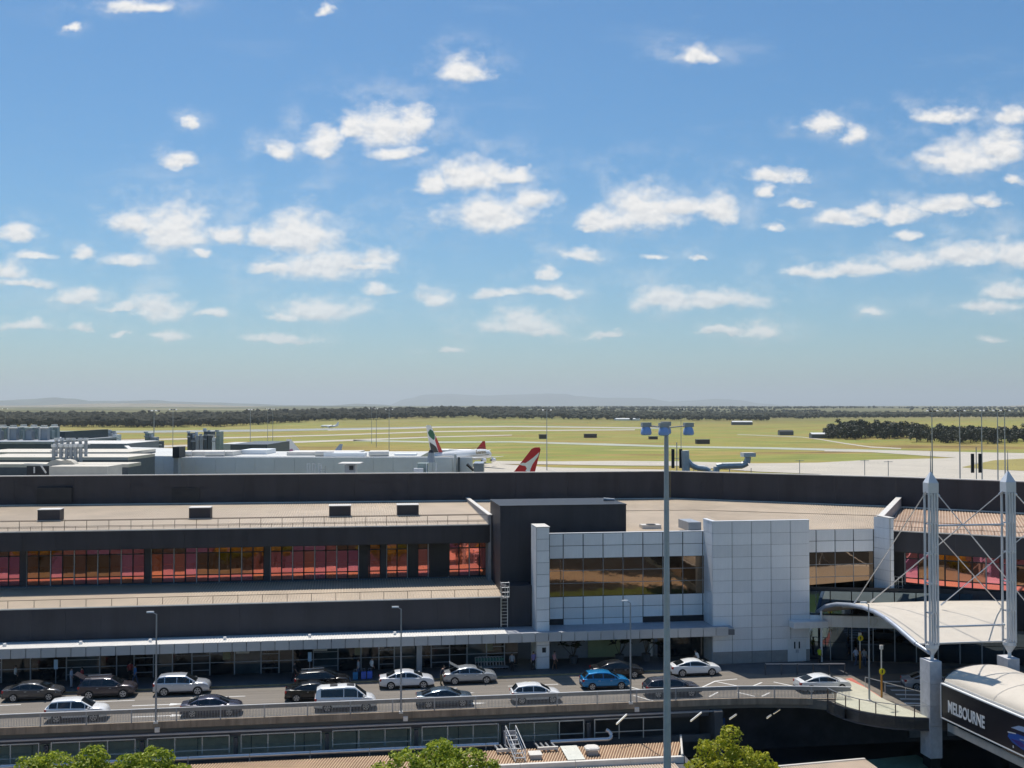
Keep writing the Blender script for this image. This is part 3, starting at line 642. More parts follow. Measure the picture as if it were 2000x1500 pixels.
for k, (pxa, pxb) in enumerate(((970, 1010), (1050, 1090))):
    mf = thing('pipe_manifold', ['pale pipe manifold with short stubs left of the roof stile', 'pale pipe manifold with short stubs right of the roof stile'][k], 'pipe', tuple(aty(pxa, 1462, 86.6)), 'pipe manifolds on the brown roof')
    a = aty(pxa, 1463, 86.4); b = aty(pxb, 1462, 86.4); z = 2.98
    MB().bar((a.x, 86.4, z), (b.x, 86.4, z), .22, .22).build('header', M_FLASH, mf)
    for t in (.1, .35, .6, .9): x = a.x + (b.x - a.x) * t; MB().tube((x, 86.4, z), (x - .15, 87.5, z + .05), .09, n=8).build('stub', M_STEEL, mf, smooth=50)
    for t in (.05, .5, .95): x = a.x + (b.x - a.x) * t; MB().box(x - .05, 86.35, 2.7, x + .05, 86.45, z).build('foot', M_GREY, mf)
sl = thing('roof_stile', 'white aluminium step-over ladder with handrails on the brown roof', 'ladder', tuple(atz(1020, 1480, 2.75)))
b0 = atz(1017, 1487, 2.78); top = b0 + Vector((-.35, 2.6, 1.15))
for s_ in (-.4, .4):
    o_ = Vector((s_, 0, 0)); MB().bar(b0 + o_, top + o_, .06, .12).build('stringer', M_FLASH, sl)
    MB().path([b0 + o_ + Vector((0, .1, 0)), b0 + o_ + Vector((0, .1, .95)), top + o_ + Vector((0, -.2, .75)), top + o_ + Vector((0, .35, .75)), top + o_ + Vector((0, .35, -1.1))], .03, n=6).build('handrail', M_WHITE, sl)
    MB().path([b0 + o_ + Vector((0, .1, .5)), top + o_ + Vector((0, -.1, .35))], .025, n=6).build('midrail', M_WHITE, sl)
for t in (.1, .28, .46, .64, .82, 1): c = b0.lerp(top, t); MB().box(c.x - .4, c.y - .1, c.z + .06, c.x + .4, c.y + .1, c.z + .09).build('tread', M_GREY, sl)
ac = thing('air_conditioner', 'pale boxed air conditioner with a round fan behind the stile', 'air conditioner', tuple(aty(993, 1455, 88.2)))
q = aty(995, 1450, 88.1); MB().box(q.x - .45, 88.0, 2.9, q.x + .55, 88.4, 3.95).build('case', mat('ac_grey', (.35, .35, .36), .6), ac)
MB().tube((q.x - .05, 87.97, 3.4), (q.x - .05, 88.0, 3.4), .33, n=14).build('fan', M_BLACK, ac)
rv = thing('roof_vent', 'pale mushroom roof vent on the brown ribbed roof', 'vent', tuple(atz(1155, 1472, 2.75))); c = atz(1156, 1471, 2.75)
MB().box(c.x - .42, c.y - .42, 2.6, c.x + .42, c.y + .42, 3.0).build('base', M_GREY, rv)
k = MB(); k.loft([[(c.x + a * r_, c.y + b * r_, z) for a, b in ((-1, -.6), (-.6, -1), (.6, -1), (1, -.6), (1, .6), (.6, 1), (-.6, 1), (-1, .6))] for r_, z in ((.42, 3.0), (.56, 3.08), (.56, 3.22), (.45, 3.3))]); k.build('cap', M_FLASH, rv)
bx = atz(1045, 1478, 2.75); hb = thing('roof_hatch', 'small cream hatch box beside the roof stile', 'hatch', tuple(bx)); MB().box(bx.x - .45, bx.y - .5, 2.6, bx.x + .45, bx.y + .5, 2.98).build('body', M_GREY, hb); MB().box(bx.x - .5, bx.y - .55, 2.983, bx.x + .5, bx.y + .55, 3.06).build('lid', M_FLASH, hb)

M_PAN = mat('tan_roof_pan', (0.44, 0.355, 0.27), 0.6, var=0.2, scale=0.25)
# ---------------------------------------------------------------- terminal, left part
tb = thing('terminal_building', 'long dark terminal with tan ribbed roofs and red reflecting windows', 'building', (0, 104, DECK))
XL, XE = -52.0, 14.3
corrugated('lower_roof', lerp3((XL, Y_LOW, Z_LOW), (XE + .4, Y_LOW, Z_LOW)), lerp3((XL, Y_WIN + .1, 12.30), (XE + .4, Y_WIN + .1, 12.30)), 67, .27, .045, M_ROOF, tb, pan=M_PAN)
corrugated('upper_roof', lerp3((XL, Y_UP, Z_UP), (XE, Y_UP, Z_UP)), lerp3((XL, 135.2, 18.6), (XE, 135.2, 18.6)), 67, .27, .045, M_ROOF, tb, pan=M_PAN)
# joint lines of the upper roof: flashing strips across the ribs
for y_, w in ((114.3, .12), (120.2, .14)): 
    t = (y_ - Y_UP) / (135.2 - Y_UP); MB().box(XL, y_, Z_UP + .6 * t + .02, XE, y_ + w, Z_UP + .6 * t + .075).build('lap_joint', mat('roof_lap', (.42, .33, .25), .6), tb)
for i in range(22):                                                   # fascia of the lower roof and wall below it, in sheets
    x0 = XL + i * 3.02
    MB().box(x0 + .005, Y_LOW - .06, 9.0, x0 + 3.015, Y_LOW, Z_LOW - .02).build('wall_sheet', M_DARK, tb)
    MB().box(x0 + .005, Y_UP - .06, 16.18, x0 + 3.015, Y_UP, Z_UP - .02).build('fascia_sheet', M_DARK, tb)
MB().box(XL, Y_LOW + .005, 9.0, XE, Y_LOW + .09, Z_LOW - .08).build('backing', M_DARK2, tb)
MB().box(XL, Y_UP + .005, 16.24, XE, Y_UP + .1, Z_UP - .08).build('backing', M_DARK2, tb)
MB().box(XL, Y_LOW - .10, Z_LOW - .06, XE + .4, Y_LOW + .04, Z_LOW + .035).build('gutter', M_FLASH, tb)
MB().box(XL, Y_UP - .10, Z_UP - .06, XE, Y_UP + .04, Z_UP + .035).build('gutter', M_FLASH, tb)
MB().box(XL, Y_UP, 16.12, XE, Y_WIN + .3, 16.23).build('soffit', M_DARK2, tb)
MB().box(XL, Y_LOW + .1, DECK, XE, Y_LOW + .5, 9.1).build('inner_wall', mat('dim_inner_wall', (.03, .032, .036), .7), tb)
MB().box(XL, Y_WIN + .2, 12, XE + .6, Y_WIN + .5, 16.1).build('inner_wall', M_DARK2, tb)
MB().box(XE, Y_UP, 12.2, XE + .3, 135, Z_UP + .9).build('side_wall', mat('grey_side_wall', (.36, .36, .37), .7), tb)
MB().box(XE - .05, Y_UP - .02, Z_UP + .92, XE + .4, 134.9, Z_UP + 1.0).build('side_coping', M_FLASH, tb)
MB().box(XL, Y_WIN - .25, 12.30, XE, Y_WIN + .02, 12.42).build('sill', mat('blue_grey_sill', (.09, .11, .14), .6), tb)
# red window bays: column positions from the picture
def Xw(px): return aty(px, 1105, Y_WIN).x
cols = [Xw(p) for p in (-195, 46, 289, 522, 749, 962)]
for c in cols[:-1]: MB().box(c - .30, Y_WIN - .22, 12.3, c + .30, Y_WIN + .1, 16.1).build('column', M_DARK, tb)
pane_cache = {}
def red_bay(parent, o, d, nrm, w, z0, z1, name='window'):
    """one bay: silver edge mullion, dark inner mullions, two by three reflecting panes"""
    up = Vector((0, 0, 1)); o = Vector(o); d = Vector(d); nrm = Vector(nrm)
    f = MB(); H = z1 - z0; zr = [0, .20 * H, .80 * H, H]
    for t in (.5,): f.bar(o + d * (w * t), o + d * (w * t) + up * H, .09, .10, up=nrm)
    for z in zr[1:3]: f.bar(o + d * .04 + up * z, o + d * (w - .04) + up * z, .10, .10)
    f.bar(o + d * .04 + up * .05, o + d * (w - .04) + up * .05, .12, .1); f.bar(o + d * .04 + up * (H - .05), o + d * (w - .04) + up * (H - .05), .12, .1)
    win = f.build(name, M_DARK2, parent)
    MB().bar(o + nrm * .05, o + nrm * .05 + up * H, .075, .09, up=nrm).build('mullion', M_GREY, win)
    for c in range(2):
        for r_ in range(3):
            pw, ph = w / 2 - .14, zr[r_ + 1] - zr[r_] - .12
            key = (round(pw, 2), round(ph, 2))
            mt_ = M_RED if r_ == 0 else (lambda n_: M_REDD if n_ < .36 else M_PINK if n_ < .50 else M_RED)(vnoise((o.x + d.x * w * c / 2) / 3.1, r_ * 1.7 + o.y * .3, 21) * .8 + random.random() * .2)  # pink and dull tints imitate drifting patches of reflection
            key = key + (mt_.name,)
            if key not in pane_cache: pane_cache[key] = box_mesh('pane', key[0], .02, key[1], mt_)
            q = o + d * (w * (c + .5) / 2) + up * ((zr[r_] + zr[r_ + 1]) / 2) - nrm * .03
            po = inst('pane', pane_cache[key], q, win)
            po.rotation_euler = (random.uniform(-.006, .006), 0, math.atan2(d.y, d.x) + random.uniform(-.006, .006))
    return win
for c0, c1 in zip(cols[:-1], cols[1:]):
    a, b = c0 + .32, c1 - .32; k = 5
    for i in range(k): red_bay(tb, (a + (b - a) * i / k, Y_WIN - .02, 12.42), (1, 0, 0), (0, -1, 0), (b - a) / k, 12.42, 16.1)
# open doors leaf and dark shutter among the last bays
for px0, px1 in ((701, 720), (838, 878), (796, 815)):
    a, b = Xw(px0), Xw(px1); MB().box(a, Y_WIN - .14, 12.5, b, Y_WIN - .12, 16.05).build('shutter', M_DARK2, tb)
# canopy over the pavement
cp = MB().box(XL, Y_CAN + .06, Z_CAN - .75, 36.3, Y_LOW + .6, Z_CAN - .25).build('canopy', mat('canopy_soffit', (.16, .16, .17), .7), tb)
corrugated('canopy_roof', lerp3((XL, Y_CAN + .05, Z_CAN), (XE + .3, Y_CAN + .05, Z_CAN)), lerp3((XL, Y_LOW - .1, Z_CAN - .05), (XE + .3, Y_LOW - .1, Z_CAN - .05)), 66, .25, .04, mat('white_canopy_roof', (.74, .72, .68), .5, var=.08), cp)
MB().box(XE + .32, Y_CAN + .05, Z_CAN - .22, 36.2, 105.8, Z_CAN - .06).build('canopy_deck', mat('canopy_deck_grey', (.36, .38, .42), .6), cp)
fw = 1.235; fm = box_mesh('fascia_panel', fw - .06, .05, .84, mat('canopy_fascia', (.50, .50, .51), .45, metal=.2, var=.05, rnd=.06))
for i in range(72):
    x = XL + fw * (i + .5)
    if x > 36.2: break
    inst('fascia_panel', fm, (x, Y_CAN + .02, Z_CAN - .39), cp)
for px in (3, 153, 290, 437, 604, 772): q = atz(px, 1262 - px * .03, Z_CAN + .2); MB().box(q.x - .12, Y_CAN + 1.2, Z_CAN + .02, q.x + .12, Y_CAN + 1.5, Z_CAN + .24).build('roof_light', M_WHITE, cp)
# ground floor glass front under the canopy
gf = thing('shopfront', 'dark glazed front under the long canopy with steel transoms', 'shopfront', (0, 105, PAV))
YG = Y_LOW - .15
def Xg(px): return aty(px, 1300, YG).x
mull = [-60, 3, 60, 130, 195, 228, 262, 300, 337, 375, 410, 458, 510, 545, 572, 612, 660, 705, 740, 770, 815, 842, 878, 912, 950, 985, 1012]
shades = [M_GLASSD, M_GLASST, M_GLASSD, mat('dim_glazing', (.03, .034, .036), .08, spec=.6)]
for i, (a, b) in enumerate(zip(mull[:-1], mull[1:])):
    xa, xb = Xg(a), Xg(b)
    MB().box(xa - .05, YG - .08, PAV, xa + .05, YG + .02, 8.4).build('mullion', M_GREY, gf)
    MB().box(xa + .052, YG - .01, PAV + .05, xb - .052, YG + .01, 8.4).build('pane', shades[(i * 7) % 4], gf)
    for z in ((PAV + 1.15,) if i % 3 else (PAV + .5, PAV + 1.15, PAV + 1.8)): MB().box(xa + .052, YG - .05, z - .03, xb - .052, YG - .012, z + .03).build('transom', M_GREY, gf)
for px, c in ((443, .8), (955, .6), (700, .5)): x = Xg(px); MB().box(x - .35, YG - .06, PAV + 1.4, x + .35, YG - .02, 8.3).build('lit_panel', mat('cream_panel', (.30, .27, .17), .7), gf)
for px in (473, 625): x = Xg(px); MB().box(x - .55, YG - .14, 7.55, x + .65, YG - .1, 7.72).build('header_sign', M_FLASH, gf)
for px in (815, 1060): pass
q = Xg(817); MB().box(q - .25, 102.0, PAV, q + .25, 102.5, 8.4).build('pillar', M_GREY, gf)

# rear dark wall behind the roofs (two straight runs) with coping
rw = thing('rear_parapet', 'high dark wall running behind the tan roofs with a pale coping', 'wall', (0, 135.4, 18))
rl = [(XL - 12, 135.3), (39.8, 133.0), (62.0, 118.1), (71.7, 108.7), (92, 88)]
for a, b in zip(rl[:-1], rl[1:]):
    A, B = Vector((*a, 18.2)), Vector((*b, 18.2)); d = B - A; L = d.length; k = max(1, int(L / 6.2)); nrm = Vector((d.y, -d.x, 0)).normalized()
    for i in range(k):
        o = A + d * (i / k); MB().obox(o + d.normalized() * .006, d / k - d.normalized() * .012, -nrm * .35, (0, 0, 3.75)).build('wall_sheet', M_DARK, rw)
    MB().obox(A - nrm * .36, d, -nrm * .1, (0, 0, 3.7)).build('backing', M_DARK2, rw)
    MB().obox(A + Vector((0, 0, 3.752)) + nrm * .06, d, -nrm * .5, (0, 0, .1)).build('coping', M_FLASH, rw)
    MB().obox(A + Vector((0, 0, .35)) + nrm * .06, d, -nrm * .05, (0, 0, .14)).build('skirting', M_FLASH, rw)
for px, pw in ((105, 60), (362, 50), (1091, 24)):
    q = aty(px, 968 if px < 1000 else 950, 134.0); MB().box(q.x - pw * .032, q.y + .2 if px < 1000 else q.y - .4, q.z - .8 if px < 1000 else q.z - .5, q.x + pw * .032, q.y + 1.5, q.z + .9 if px < 1000 else q.z + .6).build('louvre', M_DARK2, rw)
q = aty(385, 953, 134.6); MB().box(q.x - .4, 134.5, q.z - .07, q.x + .4, 134.6, q.z + .07).build('yellow_sign', mat('yellow_sign', (.5, .42, .03), .6), rw)
hr = MB().box(XL - 12, 135.9, 18.2, 39, 175, 19.4).build('roof_deck', mat('flat_roof', (.42, .40, .37), .8, var=.15, scale=.3), rw)

# guard rails on the roof edges
def guard(name, label, a, b, spacing, h, parent_loc, low=False):
    t = thing(name, label, 'railing', parent_loc); a, b = Vector(a), Vector(b); L = (b - a).length; k = int(L / spacing); up = Vector((0, 0, 1))
    pm = MB().bar((0, 0, 0), (0, 0, h), .045).mesh('post'); pm.materials.append(M_RAILB)
    sm = MB().bar((0, 0, 0), (0, 0, .42), .035).mesh('stub'); sm.materials.append(M_RAILB)
    for i in range(k + 1):
        inst('post', pm, a + (b - a) * (i / k), t)
        if low and i < k: inst('stub', sm, a + (b - a) * ((i + .5) / k), t)
    MB().bar(a + up * h, b + up * h, .045).build('top_rail', M_RAILB, t)
    if low: MB().bar(a + up * .42, b + up * .42, .035).build('mid_rail', M_RAILB, t)
    return t
guard('guard_rail', 'thin brown guard rail along the upper tan roof edge', (XL, Y_UP + .35, Z_UP), (XE, Y_UP + .35, Z_UP), 2.07, .95, (0, Y_UP, Z_UP), True)
guard('guard_rail', 'thin brown guard rail along the lower tan roof edge', (XL, Y_LOW + .3, Z_LOW), (XE + .2, Y_LOW + .3, Z_LOW), 2.15, .70, (0, Y_LOW, Z_LOW))
# dark vent boxes on the upper roof
for px, py0, py1, w, lab in ((95, 987, 1013, 40, 'dark vent box with pale lid, leftmost on the upper tan roof'), (390, 985, 1008, 40, 'dark vent box with pale lid, second from the left on the upper roof'),
                        (664, 983, 1005, 42, 'dark vent box near the wall ladder on the upper roof'), (797, 980, 1003, 42, 'dark vent box, rightmost on the upper tan roof')):
    yb = 119.6; b = aty(px, py1, yb); tpt = aty(px, py0, yb); hw = w * .0274
    zr = Z_UP + .6 * (yb - Y_UP) / 23.2
    t = thing('roof_vent_box', lab, 'vent', (b.x, yb, zr), 'dark vent boxes on the upper roof'); zt = zr + 1.18
    MB().box(b.x - hw, yb, zr - .05, b.x + hw, yb + 1.7, zt).build('housing', M_DARK, t)
    MB().box(b.x - hw - .04, yb - .04, zt + .002, b.x + hw + .04, yb + 1.75, zt + .07).build('lid', M_FLASH, t)
    MB().box(b.x - hw - .1, yb - .14, zr + .03, b.x + hw + .1, yb - .03, zr + .12).build('flashing', M_FLASH, t)
def ladder(name, label, base, top, w, nrm, cage=0, material=None):
    t = thing(name, label, 'ladder', tuple(base)); base, top = Vector(base), Vector(top); d = top - base; nrm = Vector(nrm); s_ = d.normalized().cross(nrm).normalized() * w / 2
    mt = material or M_GREY
    for k in (-1, 1): MB().bar(base + s_ * k, top + s_ * k, .06).build('stile', mt, t)
    for i in range(1, int(d.length / .3)): MB().bar(base + s_ + d.normalized() * .3 * i, base - s_ + d.normalized() * .3 * i, .035).build('rung', mt, t)
    if cage:
        for i in range(4):
            c = top - d.normalized() * (i * .45 - .5); pts = [c + s_ * 1.25, c + s_ * 1.25 + nrm * .6, c - s_ * 1.25 + nrm * .6, c - s_ * 1.25]
            MB().path(pts, .03, n=5).build('hoop', mt, t)
        for q in (s_ * 1.25 + nrm * .6, -s_ * 1.25 + nrm * .6, s_ * 0 + nrm * .6): MB().bar(top + q - d.normalized() * .85, top + q + d.normalized() * .5, .04).build('cage_bar', mt, t)
    return t
x = aty(630, 950, 134.8).x; ladder('wall_ladder', 'pale ladder up the high dark rear wall', (x, 134.75, 18.6), (x, 134.75, 22.9), .6, (0, -1, 0))
a = aty(985, 1228, Y_LOW - .3); ladder('caged_ladder', 'pale caged ladder beside the dark stair tower above the canopy', (a.x, Y_LOW - .25, Z_CAN), (a.x, Y_LOW - .25, 13.0), .62, (0, -1, 0), cage=1, material=M_STEEL)

# ---------------------------------------------------------------- silver entrance block
eb = thing('entrance_block', 'silver clad entrance block with bronze window bands between dark wings', 'building', (30, 103, DECK))
YSV = 104.0
def Xs(px): return aty(px, 1100, YSV).x
ztop = aty(1200, 1041, YSV).z; zw1 = aty(1200, 1089, YSV).z; zw0 = aty(1200, 1163, YSV).z; zb = aty(1200, 1231, YSV).z; zbb = aty(1200, 1206, YSV).z
jx = [Xs(1073)] + [Xs(1100 + 38.9 * i) for i in range(8)] + [Xs(1391)]
pc = {}
def panel(parent, x0, x1, z0, z1, Y, name='cladding_panel', m_=None, gap=.045, th=.05):
    key = (round(x1 - x0, 2), round(z1 - z0, 2), (m_ or M_SILVER).name, gap)
    if key not in pc: pc[key] = box_mesh('cladding_panel', key[0] - gap * (1.9 if gap else 0), th, key[1] - gap, m_ or M_SILVER)
    return inst(name, pc[key], ((x0 + x1) / 2, Y, (z0 + z1) / 2), parent)
MB().box(jx[0], YSV + .06, 9.0, jx[-1], YSV + .4, ztop - .02).build('backing_wall', M_DARK2, eb)
zm = (ztop + zw1) / 2 + .03; zc = (zw0 + zbb) / 2
for a, b in zip(jx[:-1], jx[1:]):
    panel(eb, a, b, zm, ztop, YSV); panel(eb, a, b, zw1, zm, YSV); panel(eb, a, b, zc, zw0, YSV); panel(eb, a, b, zbb, zc, YSV)
    win = MB(); H = (zw0, zw0 + (zw1 - zw0) * .35, zw0 + (zw1 - zw0) * .68, zw1)
    win.box(a - .02, YSV - .03, zw0, a + .02, YSV + .03, zw1)
    for z in H[1:3]: win.box(a + .02, YSV - .03, z - .02, b - .02, YSV + .03, z + .02)
    w = win.build('window', M_GREY, eb)
    for k in range(3): po = panel(w, a + .03, b - .03, H[k] + .03, H[k + 1] - .03, YSV + .02, 'pane', M_BRONZE, gap=0, th=.02)
for a, b in zip(jx[:-1], jx[1:]):
    if Xs(1099) < (a + b) / 2 < Xs(1256): panel(eb, a, b, zb, zbb, YSV)
MB().box(jx[0], YSV - .02, ztop + .004, jx[-1], YSV + .35, ztop + .07).build('coping', M_SILVER, eb)
MB().box(jx[0] + .1, YSV + .42, 9.0, jx[-1], YSV + .5, 9.9).build('recess', M_BLACK, eb)
# tall silver pillar at its left
px0, px1 = 17.46, 18.72
zt = aty(1060, 1030, 101.5).z; rows = 12
MB().box(px0 + .04, 101.5, PAV, px1 - .04, YSV + .4, zt - .03).build('pillar_core', M_GREY, eb)
for i in range(rows):
    z0 = PAV + (zt - PAV) * i / rows; z1 = PAV + (zt - PAV) * (i + 1) / rows
    panel(eb, px0, px1, z0, z1, 101.46)
    MB().box(px0 - .02, 101.52, z0 + .012, px0 + .03, YSV + .3, z1 - .012).build('side_panel', M_SILVER, eb)
MB().box(px0 - .03, 101.4, zt + .003, px1 + .03, YSV + .3, zt + .06).build('pillar_cap', M_FLASH, eb)
MB().box(18.0, 101.40, 7.15, 18.35, 101.43, 7.6).build('plate', M_DARK2, eb)
# dark stair tower behind the pillar
xt0, xt1 = aty(977, 1100, 106).x, aty(1218, 1000, 107.0).x
ztw = aty(1100, 986, 107.0).z
k = MB().box(xt0, 106.0, 9.0, xt1, 113.5, ztw); k.build('stair_tower', M_DARK, eb)
MB().box(XE + .3, Y_LOW + .2, 9.0, px0 - .05, 105.9, 13.0).build('tower_base', M_DARK, eb)
MB().box(xt0 - .05, 105.95, ztw + .003, xt1 + .05, 113.55, ztw + .09).build('tower_coping', M_DARK2, eb)
MB().tube((aty(1183, 986, 109).x, 110, ztw + .25), (xt1 - .2, 110, ztw + .15), .16, n=8).build('roof_pipe', M_GREY, eb)
# big silver block without windows
bx0, bx1, YB = 34.5, 44.25, 101.4
zbt = aty(1480, 1018, YB).z
MB().box(bx0 + .05, YB + .4, DECK, bx1 - .05, 105.0, zbt - 1.4).build('core', M_CONCD, eb)
MB().box(bx0 + .05, YB + .06, DECK, bx1 - .05, YB + .39, zbt - .03).build('parapet_back', M_CONCD, eb)
MB().box(bx0 + .05, YB + .4, 9.0, bx0 + .35, 104.2, zbt - .03).build('parapet_back', M_CONCD, eb)
nr, nc = 12, 5
for r_ in range(nr):
    for c in range(nc):
        z0 = DECK + (zbt - DECK) * r_ / nr; z1 = DECK + (zbt - DECK) * (r_ + 1) / nr
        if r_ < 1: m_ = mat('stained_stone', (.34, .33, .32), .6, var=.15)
        else: m_ = M_SILVER
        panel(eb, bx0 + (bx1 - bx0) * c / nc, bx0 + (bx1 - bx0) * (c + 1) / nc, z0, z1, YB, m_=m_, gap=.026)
    for j in range(3):
        y0 = YB + .06 + j * .9; MB().box(bx0 - .0, y0, DECK + (zbt - DECK) * r_ / nr + .012, bx0 + .048, y0 + .88, DECK + (zbt - DECK) * (r_ + 1) / nr - .012).build('side_panel', M_SILVER, eb)
MB().box(bx0 - .03, YB - .05, zbt + .003, bx1 + .03, YB + .42, zbt + .07).build('coping', M_SILVER, eb)
MB().box(bx0 - .03, YB + .425, zbt + .003, bx0 + .38, 104.2, zbt + .07).build('coping', M_SILVER, eb)
MB().box(aty(1345, 1020, 104.6).x, 104.6, ztop, bx0 - .05, 108, zbt - .35).build('louvre_box', M_GREY, eb)
for i in range(9): z = ztop + .25 + i * .12; MB().box(aty(1345, 1020, 104.6).x + .1, 104.53, z, bx0 - 1.2, 104.58, z + .07).build('louvre', M_FLASH, eb)
# white double door with slots
dc = aty(1556, 1272, YB).x
dd_ = MB().box(dc - .92, YB - .09, DECK + .02, dc + .92, YB - .03, DECK + 2.15).build('door', M_WHITE, eb)
for s_ in (-.23, .23):
    MB().box(dc + s_ - .07, YB - .10, DECK + 1.25, dc + s_ + .07, YB - .092, DECK + 1.9).build('slot', M_BLACK, dd_)
    MB().box(dc + s_ * .4 - .03, YB - .13, DECK + .85, dc + s_ * .4 + .03, YB - .092, DECK + 1.15).build('handle', M_GREY, dd_)
MB().box(dc - .01, YB - .095, DECK + .05, dc + .01, YB - .092, DECK + 2.1).build('meeting_line', M_GREY, dd_)
q0, q1 = aty(1540, 1230, YB).x, aty(1606, 1230, YB).x
MB().box(q0, YB - 1.3, 8.9, q1, YB - .06, 9.5).build('door_canopy', M_SILVER, eb)
# window band between block and the right pillar
ex0, ex1, YR = bx1, aty(1706, 1100, 102.6).x, 102.6
def Xr(px): return aty(px, 1100, YR).x
zt2 = aty(1640, 1034, YR).z; w1 = aty(1640, 1078, YR).z; w0 = aty(1640, 1150, YR).z; b0_ = aty(1640, 1196, YR).z
jj = [ex0, Xr(1594), Xr(1631), Xr(1667), ex1]
MB().box(ex0, YR + .06, 9.8, ex1, YR + .4, zt2 - .02).build('backing_wall', M_DARK2, eb)
for a, b in zip(jj[:-1], jj[1:]):
    z_m = (zt2 + w1) / 2; z_c = (w0 + b0_) / 2
    for z0, z1 in ((z_m, zt2), (w1, z_m), (z_c, w0), (b0_, z_c)): panel(eb, a, b, z0, z1, YR)
    win = MB(); win.box(a - .02, YR - .03, w0, a + .02, YR + .03, w1)
    hh = [w0, w0 + (w1 - w0) / 3, w0 + (w1 - w0) * 2 / 3, w1]
    for z in hh[1:3]: win.box(a + .02, YR - .03, z - .02, b - .02, YR + .03, z + .02)
    w = win.build('window', M_GREY, eb)
    for k in range(3): panel(w, a + .03, b - .03, hh[k] + .03, hh[k + 1] - .03, YR + .02, 'pane', M_BRONZE, gap=0, th=.02)
# right pillar
rp0, rp1 = ex1, aty(1747, 1100, 100.4).x
zp = aty(1735, 1012, 100.6).z
k = MB().box(rp0 + .7, 100.5, 9.0, rp1 - .03, 103.2, zp - .03).build('pillar_core', M_GREY, eb)
for i in range(10):
    z0 = 9.0 + (zp - 9) * i / 10; z1 = 9.0 + (zp - 9) * (i + 1) / 10
    panel(eb, rp0 + .65, rp1, z0, z1, 100.46)
    MB().obox((rp0 + .6, 100.48, z0 + .012), (-.55, 2.1, 0), (.04, .01, 0), (0, 0, z1 - z0 - .024)).build('side_panel', M_SILVER, eb)
MB().box(rp0 + .5, 100.4, zp + .003, rp1 + .03, 103.2, zp + .06).build('pillar_cap', M_FLASH, eb)
MB().box(rp0 - .15, 102.66, 9.0, rp1, 103.1, zt2 - .05).build('backing_wall', M_DARK2, eb)
# roof behind the silver fronts, and step wall to the wing
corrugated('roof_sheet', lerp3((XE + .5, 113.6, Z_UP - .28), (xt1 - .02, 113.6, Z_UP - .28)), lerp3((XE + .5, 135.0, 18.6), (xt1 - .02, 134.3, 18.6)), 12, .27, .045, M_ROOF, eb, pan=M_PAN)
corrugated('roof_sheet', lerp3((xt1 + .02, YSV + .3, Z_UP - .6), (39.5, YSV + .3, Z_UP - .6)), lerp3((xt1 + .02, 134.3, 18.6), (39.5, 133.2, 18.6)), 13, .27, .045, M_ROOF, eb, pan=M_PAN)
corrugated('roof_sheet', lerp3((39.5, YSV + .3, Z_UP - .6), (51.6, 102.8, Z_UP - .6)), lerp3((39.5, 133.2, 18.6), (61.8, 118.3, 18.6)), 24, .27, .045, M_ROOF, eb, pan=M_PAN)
for t, w in ((.42, .15),): 
    a = Vector((XE + .5, YSV, Z_UP - .6)).lerp(Vector((XE + .5, 135, 18.6)), .62); b = Vector((39.5, YSV, Z_UP - .6)).lerp(Vector((39.5, 133.2, 18.6)), .62); c = Vector((51.6, 102.8, Z_UP - .6)).lerp(Vector((61.8, 118.3, 18.6)), .62)
    for p, q in ((a, b), (b, c)): MB().bar(p + Vector((0, 0, .05)), q + Vector((0, 0, .05)), .13, .05).build('lap_joint', mat('roof_lap', (.42, .33, .25)), eb)
a = Vector((51.9, 103.0, 17.2)); b = Vector((62.0, 117.9, 18.0))
MB().obox(a, b - a, (.4, -.27, 0), (0, 0, 1.7)).build('step_wall', mat('grey_side_wall', (.36, .36, .37)), eb)
MB().obox(a + Vector((-.05, .03, 1.702)), b - a, (.5, -.33, 0), (0, 0, .07)).build('step_coping', M_FLASH, eb)
q = atz(1270, 1028, 17.8); MB().box(q.x - 1.0, q.y - .6, 17.5, q.x + 1.0, q.y + .6, 18.0).build('hatch', M_FLASH, eb)
MB().tube((q.x, q.y - .2, 18.0), (q.x, q.y - .2, 18.05), .5, n=12).build('hatch_cover', M_DARK2, eb)
# pavement level below the silver front: pale recess wall, green lit panel
rc = thing('entrance_recess', 'pale recessed wall with a green lit panel behind the potted palms', 'wall', (25, 105, PAV))
MB().box(px1, 105.3, PAV, bx0 - 4.6, 105.6, 8.4).build('wall', mat('pale_recess', (.34, .34, .35), .7), rc)
MB().box(bx0 - 4.5, 104.6, PAV, bx0 - .1, 104.7, 8.4).build('dark_glazing', M_GLASSD, rc)
q = aty(1180, 1265, 105.2); MB().box(q.x - 1.6, 105.2, q.z - .9, q.x + 1.6, 105.28, q.z + .9).build('green_panel', mat('green_panel', (.34, .38, .20), .6), rc)
MB().box(bx0 - 5.2, 105.0, PAV, bx0 - 4.9, 105.28, 8.4).build('door_frame', M_FLASH, rc)

